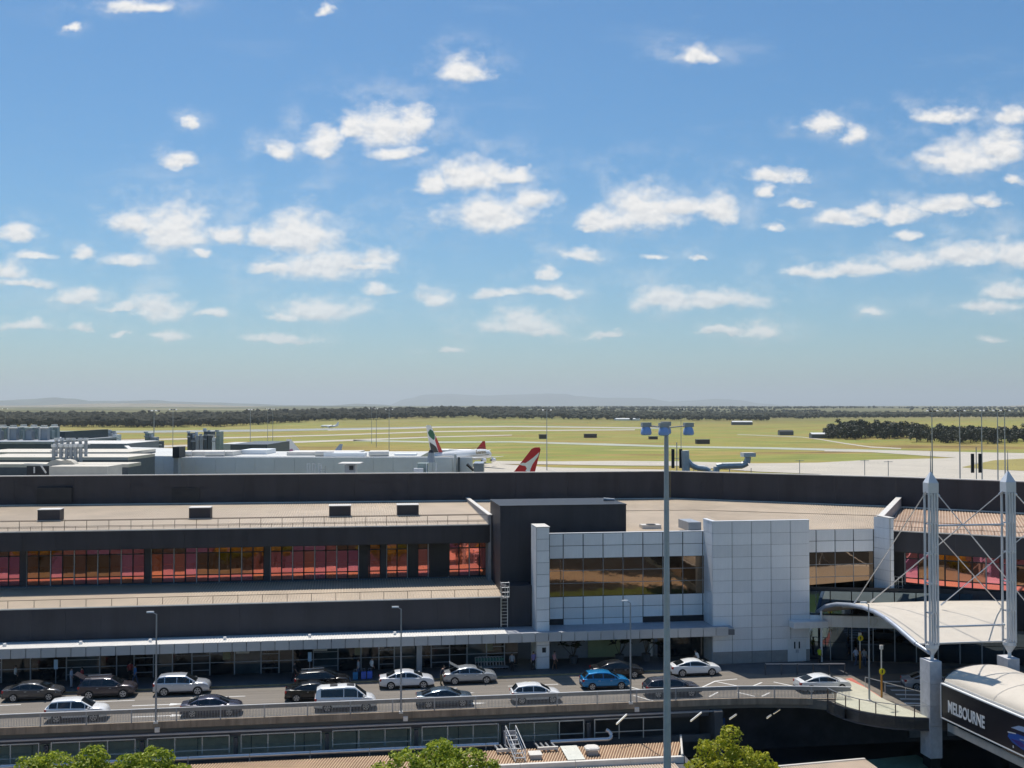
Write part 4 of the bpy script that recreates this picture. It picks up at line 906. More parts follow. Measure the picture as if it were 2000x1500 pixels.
# ---------------------------------------------------------------- right wing
wg = thing('terminal_wing', 'dark angled right wing with a tan ribbed roof and red windows', 'building', (60, 96, DECK))
W0 = Vector((52.4, 101.5, 0)); WD = Vector((.796, -.605, 0)); WN = Vector((-.605, -.796, 0)); LW = 34.0
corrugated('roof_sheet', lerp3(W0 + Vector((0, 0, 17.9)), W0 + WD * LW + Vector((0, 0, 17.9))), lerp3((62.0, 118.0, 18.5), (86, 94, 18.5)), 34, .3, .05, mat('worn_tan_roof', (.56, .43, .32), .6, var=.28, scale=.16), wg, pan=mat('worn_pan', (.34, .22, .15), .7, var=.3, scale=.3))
for i in range(11):
    o = W0 + WD * (LW * i / 11 + .006); d = WD * (LW / 11 - .012)
    MB().obox(o + Vector((0, 0, 15.9)), d, -WN * .06, (0, 0, 1.98)).build('fascia_sheet', M_DARK, wg)
    MB().obox(o - WN * 1.0 + Vector((0, 0, 9.2)), d, -WN * .06, (0, 0, 3.3)).build('wall_sheet', M_DARK, wg)
MB().obox(W0 - WN * .065 + Vector((0, 0, 15.95)), WD * LW, -WN * .1, (0, 0, 1.85)).build('backing', M_DARK2, wg)
MB().obox(W0 + WN * .05 + Vector((0, 0, 17.86)), WD * LW, -WN * .15, (0, 0, .09)).build('gutter', M_FLASH, wg)
MB().obox(W0 - WN * .1 + Vector((0, 0, 15.82)), WD * LW, -WN * 1.5, (0, 0, .1)).build('soffit', M_DARK2, wg)
MB().obox(W0 - WN * 1.5 + Vector((0, 0, 9.0)), WD * LW, -WN * .2, (0, 0, 6.9)).build('inner_wall', M_DARK2, wg)
bw = 2.45
for i in range(12): red_bay(wg, W0 - WN * 1.2 + WD * (1.4 + bw * i) + Vector((0, 0, 12.6)), WD, WN, bw, 12.6, 15.8)
t = guard('guard_rail', 'dark guard rail along the right wing roof edge', W0 - WN * .3 + Vector((0, 0, 17.9)), W0 - WN * .3 + WD * LW + Vector((0, 0, 17.9)), 2.1, .95, tuple(W0 + Vector((0, 0, 17.9))), True)
q = W0 + WD * .9 - WN * .85; ladder('caged_ladder', 'pale caged ladder at the corner of the right wing', (q.x, q.y, 9.4), (q.x, q.y, 12.9), .6, WN, cage=1, material=M_STEEL)
# T2 entrance front
t2 = thing('glass_entrance', 'glazed entrance front with a grey sign band reading T2', 'entrance', (52, 100, DECK))
T0 = Vector((44.4, 101.9, 0)); TD = Vector((.962, -.275, 0)); TN = Vector((-.275, -.962, 0)); LT = 26.0
for i in range(13):
    o = T0 + TD * (2.0 * i)
    for j, (z0, z1) in enumerate(((DECK + .05, 7.2), (7.25, 8.75))): MB().obox(o + TD * .05 + Vector((0, 0, z0)), TD * 1.9, -TN * .02, (0, 0, z1 - z0)).build('pane', M_BLUEG, t2)
    MB().obox(o - TD * .045 + TN * .03 + Vector((0, 0, DECK)), TD * .09, -TN * .1, (0, 0, 3.3)).build('mullion', M_GREY, t2)
    if i < 8: MB().obox(o + TD * .012 + TN * .5 + Vector((0, 0, 8.8)), TD * 1.976, -TN * .05, (0, 0, 1.1)).build('sign_panel', M_SILVER, t2)
    MB().obox(o + TD * .05 + Vector((0, 0, 9.95)), TD * 1.9, -TN * .02, (0, 0, 2.2)).build('upper_pane', M_BLUEG, t2)
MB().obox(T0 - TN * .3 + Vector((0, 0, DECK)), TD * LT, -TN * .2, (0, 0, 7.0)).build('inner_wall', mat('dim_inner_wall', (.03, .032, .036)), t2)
MB().obox(T0 + TN * .45 + Vector((0, 0, 8.8)), TD * 16, -TN * .4, (0, 0, 1.1)).build('band', M_GREY, t2)
tm = text_mesh('T2', 1.0, M_WHITE, .03); q = T0 + TN * .56 + TD * 5.9 + Vector((0, 0, 9.35))
lo = inst('lettering', tm, q, t2); lo.rotation_euler = (R(90), 0, math.atan2(TD.y, TD.x))
MB().obox(T0 + TN * .6 + TD * 6 + Vector((0, 0, 9.98)), TD * 9, -TN * .3, (0, 0, .12)).build('light_bar', M_WHITE, t2)

# low roof and green awning at the lower right, below the balcony
lr = thing('corner_roof', 'strip of tan ribbed roof at the bottom right under the balcony', 'roof', tuple(atz(1600, 1498, 2.2)))
a, b = atz(1520, 1499, 2.2), atz(1690, 1484, 2.2); dv = Vector((0.3, -6, -.25))
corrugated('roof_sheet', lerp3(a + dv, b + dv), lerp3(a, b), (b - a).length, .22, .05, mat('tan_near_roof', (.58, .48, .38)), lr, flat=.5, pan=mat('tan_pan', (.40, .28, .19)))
MB().bar(a + Vector((0, .1, .03)), b + Vector((0, .1, .03)), .2, .14).build('flashing', M_FLASH, lr)
MB().obox((a.x, a.y - 6, 0), (b.x - a.x, 0, 0), (0, 5.8, 0), (0, 0, 1.8)).build('wall', M_CONCD, lr)
ga = thing('green_awning', 'dull green awning sloping down at the bottom right corner', 'awning', tuple(atz(1770, 1490, 1.5)))
a, b, c, d_ = atz(1694, 1484, 1.9), atz(1790, 1474, 1.9), atz(1862, 1512, 1.5), atz(1720, 1512, 1.5)
MB().prism([a, b, c, d_], (0, 0, -.08)).build('sheet', mat('awning_green', (.10, .16, .11), .7, var=.2), ga)
for q in (b, c): MB().tube((q.x, q.y, 0), (q.x, q.y, q.z - .09), .06, n=6).build('post', M_GREY, ga)

# ---------------------------------------------------------------- towers, vault, footbridge
def loop_path(m, pts, r, n=8): return m.path(pts, r, n)
TY = 81.6
def tower(label, pxc, X):
    t = thing('mast_tower', label, 'tower', (X, TY, 10.0), 'twin white mast towers')
    zb_, zt_ = 11.2, 24.0; w = .34
    for i, (a, b) in enumerate(((-1, -1), (1, -1), (1, 1), (-1, 1), (-.33, -1), (.33, -1))):
        MB().tube((X + a * w, TY + b * w, zb_), (X + a * w, TY + b * w, zt_ - .75), .095, n=8).build('column_tube', M_TOWER, t, smooth=50)
    for k in range(6):
        z = zb_ + .15 + (zt_ - 1.1 - zb_) * k / 5
        MB().box(X - w - .02, TY - w - .02, z, X + w + .02, TY + w + .02, z + .07).build('plate', M_GREY, t)
        for a in (-.75, .2, .75): MB().box(X + a * w - .06, TY - w - .14, z - .03, X + a * w + .06, TY - w - .09, z + .1).build('bolt', M_WHITE, t)
    cap = MB(); s_ = .43
    cap.loft([[(X + a * r_, TY + b * r_, z) for a, b in ((-1, -1), (1, -1), (1, 1), (-1, 1))] for r_, z in ((s_, zt_ - .8), (s_, zt_), (.05, zt_ + .85))]); cap.build('cap', M_TOWER, t)
    MB().tube((X, TY, zt_ + .8), (X, TY, zt_ + 2.5), .05, .02, n=6).build('spire', M_GREY, t)
    foot = MB(); foot.loft([[(X + math.cos(i * math.pi / 4) * r_, TY + math.sin(i * math.pi / 4) * r_, z) for i in range(8)] for r_, z in ((.14, 10.05), (.14, 10.4), (.52, 11.0), (.52, 11.25))]); foot.build('tapered_foot', M_WHITE, t, smooth=30)
    return t
X1 = aty(1819, 1100, TY).x; X2 = aty(1970, 1100, TY).x; X3 = X2 + (X2 - X1)
tower('white mast tower of bundled tubes, left of the pair by the footbridge', 1819, X1)
tower('white mast tower of bundled tubes, right of the pair by the footbridge', 1970, X2)
for k, X in enumerate((X1, X2)):
    t = thing('tower_pier', ['pale stone pier carrying the left mast tower', 'pale stone pier carrying the right mast tower'][k], 'pier', (X, TY, 0), 'stone piers below the mast towers')
    for i in range(4):
        z0 = [2.5, 5.0, 6.6, 8.3][i]; z1 = [5.0, 6.6, 8.3, 10.05][i]
        MB().box(X - .62, TY - .75, z0 + .01, X + .38, TY + .75, z1 - .01).build('stone_block', mat('pale_stone', (.56, .56, .58), .6, var=.14, scale=2.2, rnd=.06), t)
    MB().box(X - .5, TY - .6, 0, X + .3, TY + .6, 2.49).build('footing', M_BLACK, t)
def cable(label, a, b, r=.045):
    t = thing('stay_rod', label, 'rod', tuple(b), 'stay rods of the mast towers'); a, b = Vector(a), Vector(b)
    MB().tube(a, b, r, n=6).build('rod', M_STEEL, t, smooth=60); d = (b - a).normalized()
    MB().tube(a, a + d * .5, r * 1.9, n=6).build('end_fork', M_STEEL, t); MB().tube(b - d * .6, b, r * 1.9, n=6).build('end_fork', M_STEEL, t)
# vault over the forecourt
VX0, VX1 = 45.2, 53.0
prof = [(102.2, 9.95), (100.0, 11.0), (97.5, 11.65), (94.7, 12.08), (92.2, 12.3), (90.0, 12.32), (88.0, 12.12), (86.0, 11.75), (84.5, 11.4), (83.0, 11.05)]
vt = thing('forecourt_canopy', 'cream barrel canopy arching over the forecourt from entrance to mast towers', 'canopy', (49, 92, DECK))
vm = MB(); nV = len(prof)
def xr_(y): return VX1 - .3 + (y - 82) * .65
vm.loft([[(x or xr_(y), y, z) for y, z in prof] + [(x or xr_(y), y, z - .14) for y, z in prof[::-1]] for x in (VX0 + .15, 0)]); vm.build('roof_sheet', M_FABRIC, vt, smooth=30)
rim = MB()
for (ya, za), (yb, zb2) in zip(prof[:-1], prof[1:]): rim.tube((VX0, ya, za - .05), (VX0, yb, zb2 - .05), .2, n=8)
rim.tube((VX0, 83.0, 11.0), (VX0 + .3, 81.4, 10.6), .16, n=8)
rim.build('rim_tube', mat('blue_grey_rim', (.42, .46, .53), .4, metal=.3), vt, smooth=50)
rim = MB()
for (ya, za), (yb, zb2) in zip(prof[:-1], prof[1:]): rim.tube((xr_(ya), ya, za - .05), (xr_(yb), yb, zb2 - .05), .2, n=8)
rim.build('rim_tube', M_WHITE, vt, smooth=50)
MB().tube((VX0, 100.9, DECK), (VX0, 100.9, 10.6), .12, n=8).build('prop', M_SILVER, vt); MB().tube((VX1 - 1, 100.2, DECK), (VX1 - 1, 100.2, 10.8), .12, n=8).build('prop', M_SILVER, vt)
MB().tube((VX0, 83.0, 10.97), (VX1, 83.0, 10.97), .09, n=8).build('eaves_tube', M_FLASH, vt)
for y_ in (97.0, 92, 86.5):
    zz = interp(sorted(prof), y_) if False else interp([(a, b) for a, b in prof[::-1]], y_); MB().bar((VX0 + .3, y_, zz - .3), (VX1, y_, zz - .3), .12, .2).build('purlin', M_GREY, vt)
def on_px(px, py, Y): return aty(px, py, Y)
top1, top2 = Vector((X1, TY, 23.3)), Vector((X2, TY, 23.3))
top3 = Vector((X3, TY, 23.3))
va = Vector((VX0 + .3, 94.6, 12.12))
cable('stay rod from the left tower down to the near rim of the barrel canopy', top1 + Vector((-.4, 0, 0)), va)
cable('stay rod from the right tower crossing to the canopy crown', top2 + Vector((-.4, 0, 0)), on_px(1700, 1176, 94.0))
cable('stay rod from the left tower falling right past the right tower', top1 + Vector((.4, 0, 0)), top3 + Vector((-1.5, 0, -13.2)))
cable('stay rod rising right behind the right tower from the canopy', on_px(1838, 1182, 90.0), top3 + Vector((-.4, 0, 0)))
cable('stay rod falling right between the two towers', top1 + Vector((.3, .3, -3.0)), on_px(1956, 1184, 90.0))
cable('stay rod leaving the right tower towards the picture edge', top2 + Vector((.4, 0, 0)), top3 + Vector((2.5, 0, -9)))
for z, lab in ((20.6, 'upper horizontal strut joining the two mast towers'), (12.6, 'lower horizontal strut joining the two mast towers')):
    t = thing('tower_strut', lab, 'strut', (X1, TY, z), 'struts between the mast towers'); MB().tube((X1 + .38, TY, z), (X2 - .38, TY, z), .08, n=8).build('tube', M_STEEL, t, smooth=50)
    for x in (X1 + .5, X2 - .5): MB().tube((x - .06, TY, z), (x + .06, TY, z), .14, n=8).build('clamp', M_WHITE, t)

# covered footbridge with the black sign
fb = thing('footbridge', 'covered footbridge with rounded cream roof running towards the viewer', 'footbridge', (49, 60, 0))
FA = Vector((45.65, 79.6, 0)); FD = Vector((.054, -.9985, 0)); FR = Vector((.9985, .054, 0)); LF = 48.0; FWd = 6.6
def fp(s, w, z): return FA + FD * s + FR * w + Vector((0, 0, z))
arch = [(FWd * .5 - FWd * .5 * math.cos(a), 8.75 + 1.2 * math.sin(a)) for a in [math.pi * i / 14 for i in range(15)]]
for k in range(8):
    s0, s1 = LF * k / 8, LF * (k + 1) / 8
    m = MB(); m.loft([[fp(s, w, z) for w, z in arch] for s in (s0 + .012, s1 - .012)], closed=False, caps=False); m.build('roof_sheet', M_FABRIC, fb, smooth=40)
    m = MB(); m.loft([[fp(s, w, z + .02) for w, z in arch] for s in (s1 - .04, s1 + .04)], closed=False, caps=False); m.build('roof_seam', mat('seam_grey', (.45, .42, .38), .6), fb, smooth=40)
m = MB(); m.loft([[fp(s, w, z) for w, z in [(a, b) for a, b in arch]] for s in (-.02, -.2)], closed=False, caps=False); m.build('end_trim', M_DARK2, fb)
m = MB(); m.add([fp(0, w, z) for w, z in arch] , [tuple(range(15))]); m.build('end_glass', M_GLASSD, fb)
MB().obox(fp(0, .25, 5.0), FD * LF, FR * (FWd - .5), (0, 0, .6)).build('floor_beam', mat('beam_cream', (.42, .41, .38), .6, var=.1), fb)
MB().obox(fp(0, .3, 5.62), FD * LF, FR * .15, (0, 0, 3.1)).build('side_wall', M_GLASSD, fb); MB().obox(fp(0, FWd - .45, 5.62), FD * LF, FR * .15, (0, 0, 3.1)).build('side_wall', M_GLASSD, fb)
MB().obox(fp(0, 0.0, 8.72), FD * LF, FR * .5, (0, 0, .16)).build('eaves_gutter', M_FLASH, fb)
for s in (8.5, 22, 36): MB().obox(fp(s, .8, 0), FD * 1.0, FR * 1.0, (0, 0, 4.99)).build('column', M_CONC, fb); MB().obox(fp(s, FWd - 1.8, 0), FD * 1.0, FR * 1.0, (0, 0, 4.99)).build('column', M_CONC, fb)
bs = thing('billboard', 'long black billboard lettered MELBOURNE with a blue car picture on the footbridge', 'billboard', tuple(fp(0, -.2, 6.1)))
MB().obox(fp(.05, -.28, 6.12), FD * 22, FR * .22, (0, 0, 2.5)).build('panel', mat('black_advert', (.014, .015, .022), .35), bs)
for a, b in ((6.03, .085), (8.625, .09)): MB().obox(fp(0, -.31, a), FD * 22.05, FR * .26, (0, 0, b)).build('border', M_WHITE, bs)
MB().obox(fp(-.04, -.31, 6.03), FD * .085, FR * .26, (0, 0, 2.68)).build('border', M_WHITE, bs)
tm = text_mesh('MELBOURNE', 1.0, M_WHITE, .008, .03)
bb_ = [v_.co.x for v_ in tm.vertices]; wd = max(bb_) - min(bb_)
lo = inst('lettering', tm, fp(3.15, -.295, 7.12), bs, scale=(4.5 / wd, 1.22, 1)); lo.rotation_euler = (R(90), 0, math.atan2(FD.y, FD.x))
def ad(poly, material, off, nm):
    m = MB(); m.prism([fp(s, -.285 - off, z) for s, z in poly], -FR * .004); m.build(nm, material, bs)
ad([(8.0, 6.95), (8.15, 7.3), (9.5, 7.48), (12.5, 7.66), (12.5, 6.45), (9.6, 6.5), (8.5, 6.68)], mat('advert_blue', (.015, .10, .42), .4), .0, 'car_picture')
ad([(8.35, 7.66), (9.2, 8.02), (10, 8.12), (12.5, 8.2), (12.5, 7.86), (9.2, 7.7)], mat('advert_pale', (.34, .44, .62), .4), .005, 'car_picture_roof')
ad([(8.15, 7.5), (9.2, 7.66), (12.5, 7.82), (12.5, 7.6), (9.0, 7.42)], mat('advert_navy', (.008, .012, .04), .4), .006, 'car_picture_window')
ad([(8.0, 7.3), (8.9, 7.42), (8.9, 7.36), (8.02, 7.22)], M_WHITE, .007, 'car_picture_lamp'); ad([(9.3, 7.18), (12.4, 7.42), (12.4, 7.34), (9.3, 7.08)], mat('advert_pale', (.34, .44, .62)), .007, 'car_picture_line')
ad([(8.3, 6.9), (9.4, 7.0), (10.2, 6.75), (9.4, 6.62)], mat('advert_violet', (.05, .03, .22), .4), .007, 'car_picture_shade')
ad([(8.55, 6.5), (8.65, 6.5), (8.66, 6.32), (8.54, 6.32)], M_WHITE, .007, 'small_mark')

# ---------------------------------------------------------------- lamps, masts, signs
def lamp_post(label, px, ytop, base, arm=-.55):
    b = Vector(base); zt = aty(px, ytop, b.y).z
    t = thing('street_lamp', label, 'street lamp', tuple(b), 'slim lamps along the deck railing')
    MB().tube(b, (b.x, b.y, zt - .1), .085, .05, n=8).build('pole', M_POLE, t, smooth=60)
    MB().box(b.x - .16, b.y - .16, b.z - .05, b.x + .16, b.y + .16, b.z + .12).build('base_plate', M_FLASH, t)
    MB().tube((b.x, b.y, zt - .12), (b.x + arm * .6, b.y, zt + .06), .035, n=6).build('arm', M_POLE, t)
    h = MB(); h.loft([[(b.x + x, b.y + y * w, zt + z) for y, z in ((-.12, .02), (.12, .02), (.09, .13), (-.09, .13))] for x, w in ((arm * .35, .6), (arm * .7, 1), (arm * 1.35, .7))]); h.build('lamp_head', M_WHITE, t)
for px, yt, lab, Y in ((305, 1197, 'slim street lamp at the railing near the parked silver car', Y_EDGE - .1), (783, 1187, 'slim street lamp at the railing right of the white van', Y_EDGE - .1), (1231, 1175, 'slim street lamp at the railing right of the blue car', Y_EDGE - .1)):
    q = aty(px, 1390, Y); lamp_post(lab, px, yt, (q.x, Y - .12, DECK + .05))
q = atz(1698, 1369, DECK + .12); lamp_post('slim street lamp standing on the pale balcony paving', 1697, 1178, q)
# the tall mast in front
hm_ = atd(1303, 1400, 61.0); hx, hy = hm_.x, hm_.y; zt = atd(1303, 842, 61).z
t = thing('high_mast', 'tall grey lighting mast with four lamps crossing the whole front view', 'light mast', (hx, hy, 0))
MB().tube((hx, hy, 0), (hx, hy, zt), .265, .12, n=16).build('pole', mat('mast_grey', (.46, .48, .50), .5, metal=.1, var=.1, scale=2), t, smooth=60)
MB().tube((hx, hy, zt), (hx, hy, zt + .25), .16, n=12).build('collar', M_GREY, t)
M_BOWL = bpy.data.materials.new('lamp_bowl'); M_BOWL.use_nodes = True
_b = M_BOWL.node_tree.nodes['Principled BSDF']; _b.inputs['Base Color'].default_value = (.40, .56, .95, 1); _b.inputs['Roughness'].default_value = .12; _b.inputs['Transmission Weight'].default_value = .12; _b.inputs['IOR'].default_value = 1.35  # the sky's blue, refracted by the bowl, is put into its base colour
arms = [(-1.18, -.1, .04), (-.28, -.45, .02), (.12, .5, .08), (1.32, .15, .02)]
for i, (dx, dy, dz) in enumerate(arms):
    c = Vector((hx + dx, hy + dy, zt + .28 + dz)); MB().tube((hx, hy, zt + .18), (c.x, c.y, c.z), .035, n=6).build('arm', M_GREY, t)
    lp = MB().box(c.x - .25, c.y - .2, c.z - .08, c.x + .25, c.y + .2, c.z + .16).build('lamp_housing', M_GREY, t)
    bw_ = MB(); bw_.loft([[(c.x + math.cos(a * math.pi / 6) * r_, c.y + math.sin(a * math.pi / 6) * r_, c.z + z) for a in range(12)] for r_, z in ((.20, -.08), (.27, -.2), (.31, -.38), (.30, -.50), (.2, -.54))]); bw_.build('bowl', M_BOWL, lp, smooth=40)
# far apron floodlight masts
def flood(label, px, d, h=28.6, base_d=None):
    b = atd(px, 800, d); r_ = .16 if d > 450 else .2
    t = thing('floodlight_mast', label, 'light mast', (b.x, b.y, 0), 'apron floodlight masts')
    MB().tube((b.x, b.y, 0), (b.x, b.y, h), r_ * 1.4, r_ * .8, n=6).build('pole', M_POLE, t)
    w = 1.9
    MB().bar((b.x - w, b.y, h), (b.x + w, b.y, h), .2, .25).build('crossbar', M_GREY, t)
    for x in (-w, -w * .4, w * .4, w): MB().obox((b.x + x - .35, b.y - .6, h - .35), (.7, 0, 0), (0, .7, .2), (0, -.1, .4)).build('lamp', M_WHITE if (px + int(x)) % 2 else M_DARK2, t)
for px, d, lab in ((10, 900, 'floodlight mast at the far left edge'), (301, 420, 'thin mast rising from the rooftop plant on the left'), (338, 650, 'floodlight mast right of the thin rooftop mast'), (489, 620, 'floodlight mast before the wood, left of centre'),
                   (523, 900, 'left floodlight mast of the faint pair'), (533, 760, 'right floodlight mast of the faint pair'), (726, 900, 'left floodlight mast of the group behind the pier'), (735, 820, 'middle floodlight mast of the group behind the pier'), (760, 640, 'right floodlight mast of the group behind the pier'),
                   (1068, 520, 'dark floodlight mast right of the red tail'), (1330, 700, 'faint floodlight mast behind the tall near mast'), (1820, 400, 'floodlight mast rising behind the left mast tower'), (1874, 420, 'floodlight mast between the two towers'), (1917, 430, 'floodlight mast left of the close pair'), (1948, 440, 'left floodlight mast of the close pair by the right tower'), (1962, 430, 'right floodlight mast of the close pair by the right tower')):
    flood(lab, px, d)
# sign posts of the crossing
def sign_post(label, px, ybase, ytop, zb_, disc):
    b = atz(px, ybase, zb_); zt = aty(px, ytop, b.y).z
    t = thing('sign_post', label, 'sign', tuple(b)); zm_ = b.z + (zt - b.z) * .5
    MB().tube(b, (b.x, b.y, zm_), .09, n=8).build('sleeve', mat('orange_post', (.55, .24, .04), .5), t); MB().tube((b.x, b.y, zm_), (b.x, b.y, zt), .06, n=8).build('pole', M_FLASH, t)
    MB().box(b.x - .12, b.y - .1, zt - .35, b.x + .12, b.y + .1, zt).build('head', M_FLASH, t)
    z = b.z + (zt - b.z) * disc
    MB().tube((b.x, b.y - .14, z), (b.x, b.y - .1, z), .27, n=16).build('disc', mat('hivis_yellow', (.75, .62, .02), .5), t)
    MB().box(b.x - .05, b.y - .15, z - .14, b.x + .05, b.y - .142, z + .14).build('walker_mark', M_BLACK, t)
sign_post('yellow disc crossing sign on an orange sleeved post', 1722, 1362, 1260, DECK + .1, .5)
sign_post('yellow crossing post beneath the barrel canopy near the entrance', 1680, 1306, 1236, DECK, .86)
for px, py, lab in ((109, 1298, 'small pale blue hanging sign at the left end of the canopy'), (605, 1283, 'small pale blue hanging sign above the black wagon')):
    q = aty(px, py, 101.2); t = thing('hanging_sign', lab, 'sign', tuple(q), 'pale blue hanging signs')
    MB().box(q.x - .16, q.y, q.z - .4, q.x + .16, q.y + .05, q.z + .42).build('panel', mat('sign_blue', (.40, .55, .68), .5), t); MB().tube((q.x, q.y + .02, PAV), (q.x, q.y + .02, q.z - .4), .03, n=6).build('post', M_GREY, t)
# tv aerials and antennas on the rear roof
for px, y0, y1, lab in ((1485, 978, 954, 'T shaped aerial before the rear wall, leftmost of three'), (1562, 982, 958, 'T shaped aerial before the rear wall, middle of three'), (1620, 985, 952, 'T shaped aerial before the rear wall, rightmost of three')):
    b = atz(px, y0, 18.4); z1 = aty(px, y1, b.y).z; t = thing('aerial', lab, 'aerial', tuple(b), 'aerials on the tan roof')
    MB().tube(b, (b.x, b.y, z1), .05, n=6).build('pole', M_GREY, t); MB().bar((b.x - 1.1, b.y, z1), (b.x + 1.1, b.y, z1), .09, .06).build('boom', M_GREY, t)
    for x in (-.9, -.4, .1, .6): MB().bar((b.x + x, b.y - .4, z1), (b.x + x, b.y + .4, z1), .03).build('element', M_GREY, t)
def panel_antenna(label, px, yt, d, n):
    b = atd(px, 930, d); zt = atd(px, yt, d).z; t = thing('antenna_stack', label, 'antenna', (b.x, b.y, 17), 'panel antennas behind the rear wall')
    MB().tube((b.x, b.y, 16), (b.x, b.y, zt + .9), .06, n=6).build('pole', M_GREY, t)
    for i in range(n): x = b.x - .55 + i * 1.1 / max(1, n - 1); MB().box(x - .2, b.y - .1, zt - 2.6, x + .2, b.y + .1, zt).build('panel', M_DARK2, t); MB().bar((b.x, b.y, zt - 1.3), (x, b.y, zt - 1.3), .06).build('bracket', M_GREY, t)
panel_antenna('dark panel antenna stack between the two mast towers', 1907, 886, 150, 2); panel_antenna('dark panel antenna stack by the silver roof ducts', 1322, 877, 150, 2)
for px, yt, d, lab in ((1689, 898, 170, 'thin pole with crossbar behind the right rear wall, left one'), (1735, 900, 170, 'thin pole with crossbar behind the right rear wall, right one'), (1562, 898, 170, 'bare thin pole behind the rear wall')):
    b = atd(px, 930, d); zt = atd(px, yt, d).z; t = thing('roof_pole', lab, 'pole', (b.x, b.y, 15)); MB().tube((b.x, b.y, 12), (b.x, b.y, zt), .05, n=6).build('pole', M_GREY, t)
    MB().bar((b.x - .7, b.y, zt - .15), (b.x + .7, b.y, zt - .15), .07).build('crossbar', M_GREY, t)

# ---------------------------------------------------------------- piers and plant beyond the rear wall
M_PIER = mat('pier_cladding', (.86, .88, .90), .45, metal=.1, var=.06, scale=.2, rnd=.04); M_PIERR = mat('pier_roof', (.60, .60, .57), .6, var=.1, scale=.1)
pr_ = thing('concourse_pier', 'long pale grey concourse pier with boxed roof plant behind the dark wall', 'building', tuple(atd(600, 900, 230)))
def vbox(parent, name, px0, px1, yt, d0, d1, zb_, material):
    a, b = atd(px0, yt, d0), atd(px1, yt, d0); z1 = (a.z + b.z) / 2; f = FWD * (d1 - d0)
    return MB().obox((a.x, a.y, zb_), (b.x - a.x, b.y - a.y, 0), f, (0, 0, z1 - zb_)).build(name, material, parent)
for i in range(15):
    x0 = 344 + (922 - 344) * i / 15; x1 = 344 + (922 - 344) * (i + 1) / 15
    vbox(pr_, 'wall_panel', x0 + .2, x1 - .2, 893.6, 228, 229, 0, M_PIER)
a, b, c_ = atd(344, 893, 229), atd(922, 893, 229), atd(815, 893, 229)
MB().obox((a.x, a.y, 0), c_ - a - Vector((0, 0, (c_ - a).z)), FWD * 34, (0, 0, a.z - .15)).build('hall', M_PIERR, pr_)
MB().obox((c_.x, c_.y, 0), b - c_ - Vector((0, 0, (b - c_).z)), FWD * 5, (0, 0, a.z - .17)).build('hall_end', M_PIERR, pr_)
MB().obox((a.x, a.y, a.z - .14), b - a, -FWD * .4, (0, 0, .3)).build('coping', M_FLASH, pr_)
for px0, px1, yt, d0, d1 in ((362, 455, 882, 238, 246), (560, 700, 883, 240, 250), (632, 650, 884, 236, 240), (720, 740, 882, 238, 244), (770, 812, 886.5, 240, 244), (648, 712, 885, 234, 238), (470, 520, 879, 246, 256)):
    vbox(pr_, 'roof_box', px0, px1, yt, d0, d1, a.z - .16, M_FLASH if px0 in (362, 560, 786) else M_PIER)
for px, r_ in ((356, 3), (420, 3), (634, 3.2), (741, 3)):
    q = atd(px, 886, 237); MB().tube((q.x - 2, q.y, q.z), (q.x + 2, q.y, q.z), .7, n=10).build('duct', M_FLASH, pr_, smooth=50)
gw = thing('grey_wing', 'pale grey wing with sloping side gable left of the pier', 'building', tuple(atd(290, 900, 215)))
a0, a1 = atd(247, 873.5, 236), atd(269, 891, 214)
a2, a3 = atd(345, 891, 214), atd(345, 876, 236)
m = MB(); m.add([(a0.x, a0.y, 0), (a1.x, a1.y, 0), a1, a0], [(0, 1, 2, 3)]); m.build('side_wall', mat('warm_wall', (.44, .40, .34), .7), gw)
for i in range(3): vbox(gw, 'front_wall', 269 + 25.4 * i + .2, 269 + 25.4 * (i + 1) - .2, 891, 213.6, 214, 0, M_PIER)
m = MB(); m.add([a0 + Vector((0, 0, .05)), a1 + Vector((0, 0, .05)), a2 + Vector((0, 0, .05)), a3 + Vector((0, 0, .05))], [(0, 1, 2, 3)]); m.build('roof', M_PIERR, gw)
MB().bar(a0 + Vector((0, 0, .2)), a1 + Vector((0, 0, .2)), .9, .3).build('verge', M_FLASH, gw)
tank = thing('vent_tower', 'slim dark service tower on the joint of wing and pier', 'tower', tuple(atd(345, 925, 212))); vbox(tank, 'shaft', 339, 348, 876, 211, 213, 0, M_GREY); vbox(tank, 'head', 337, 350, 873, 210, 214, 20.3, M_DARK2)
# left cluster of roofs
def roof_block(label, px0, px1, yt_front, yt_back, d0, d1, wall, roof, plant=0):
    t = thing('plant_building', label, 'building', tuple(atd((px0 + px1) / 2, yt_front, d0)))
    o = vbox(t, 'wall', px0, px1, yt_front, d0, d1, 0, wall); a, b = atd(px0, yt_front, d0), atd(px1, yt_front, d0)
    m = MB().obox((a.x, a.y, a.z + .02), (b.x - a.x, b.y - a.y, 0), FWD * (d1 - d0), (0, 0, .5)); m.build('roof', roof, t); return t, a, b
M_SHADE = mat('slate_cladding', (.10, .12, .14), .6, var=.12); M_CREAM = mat('cream_roof', (.66, .60, .50), .6, var=.1, scale=.3)
roof_block('low cream roofed block at the left edge, nearest row', -60, 250, 913, 0, 170, 176, M_SHADE, M_CREAM)
roof_block('low cream roofed block at the left edge, middle row', -60, 250, 899, 0, 186, 200, M_SHADE, M_CREAM)
roof_block('low cream roofed block at the left edge, third row', -60, 250, 888.5, 0, 206, 222, M_SHADE, M_CREAM)
t_, a, b = roof_block('dark slate plant building holding rows of chillers on the left', -60, 104, 867, 0, 250, 290, M_SHADE, M_GREY)
z0 = a.z + .5
bk = vbox(t_, 'screen_wall', 30, 127, 843, 290, 291, 12, mat('dark_teal_screen', (.05, .07, .075), .6))
vbox(t_, 'screen_wall', 120, 127, 843, 262, 290, 12, mat('dark_teal_screen', (.05, .07, .075)))
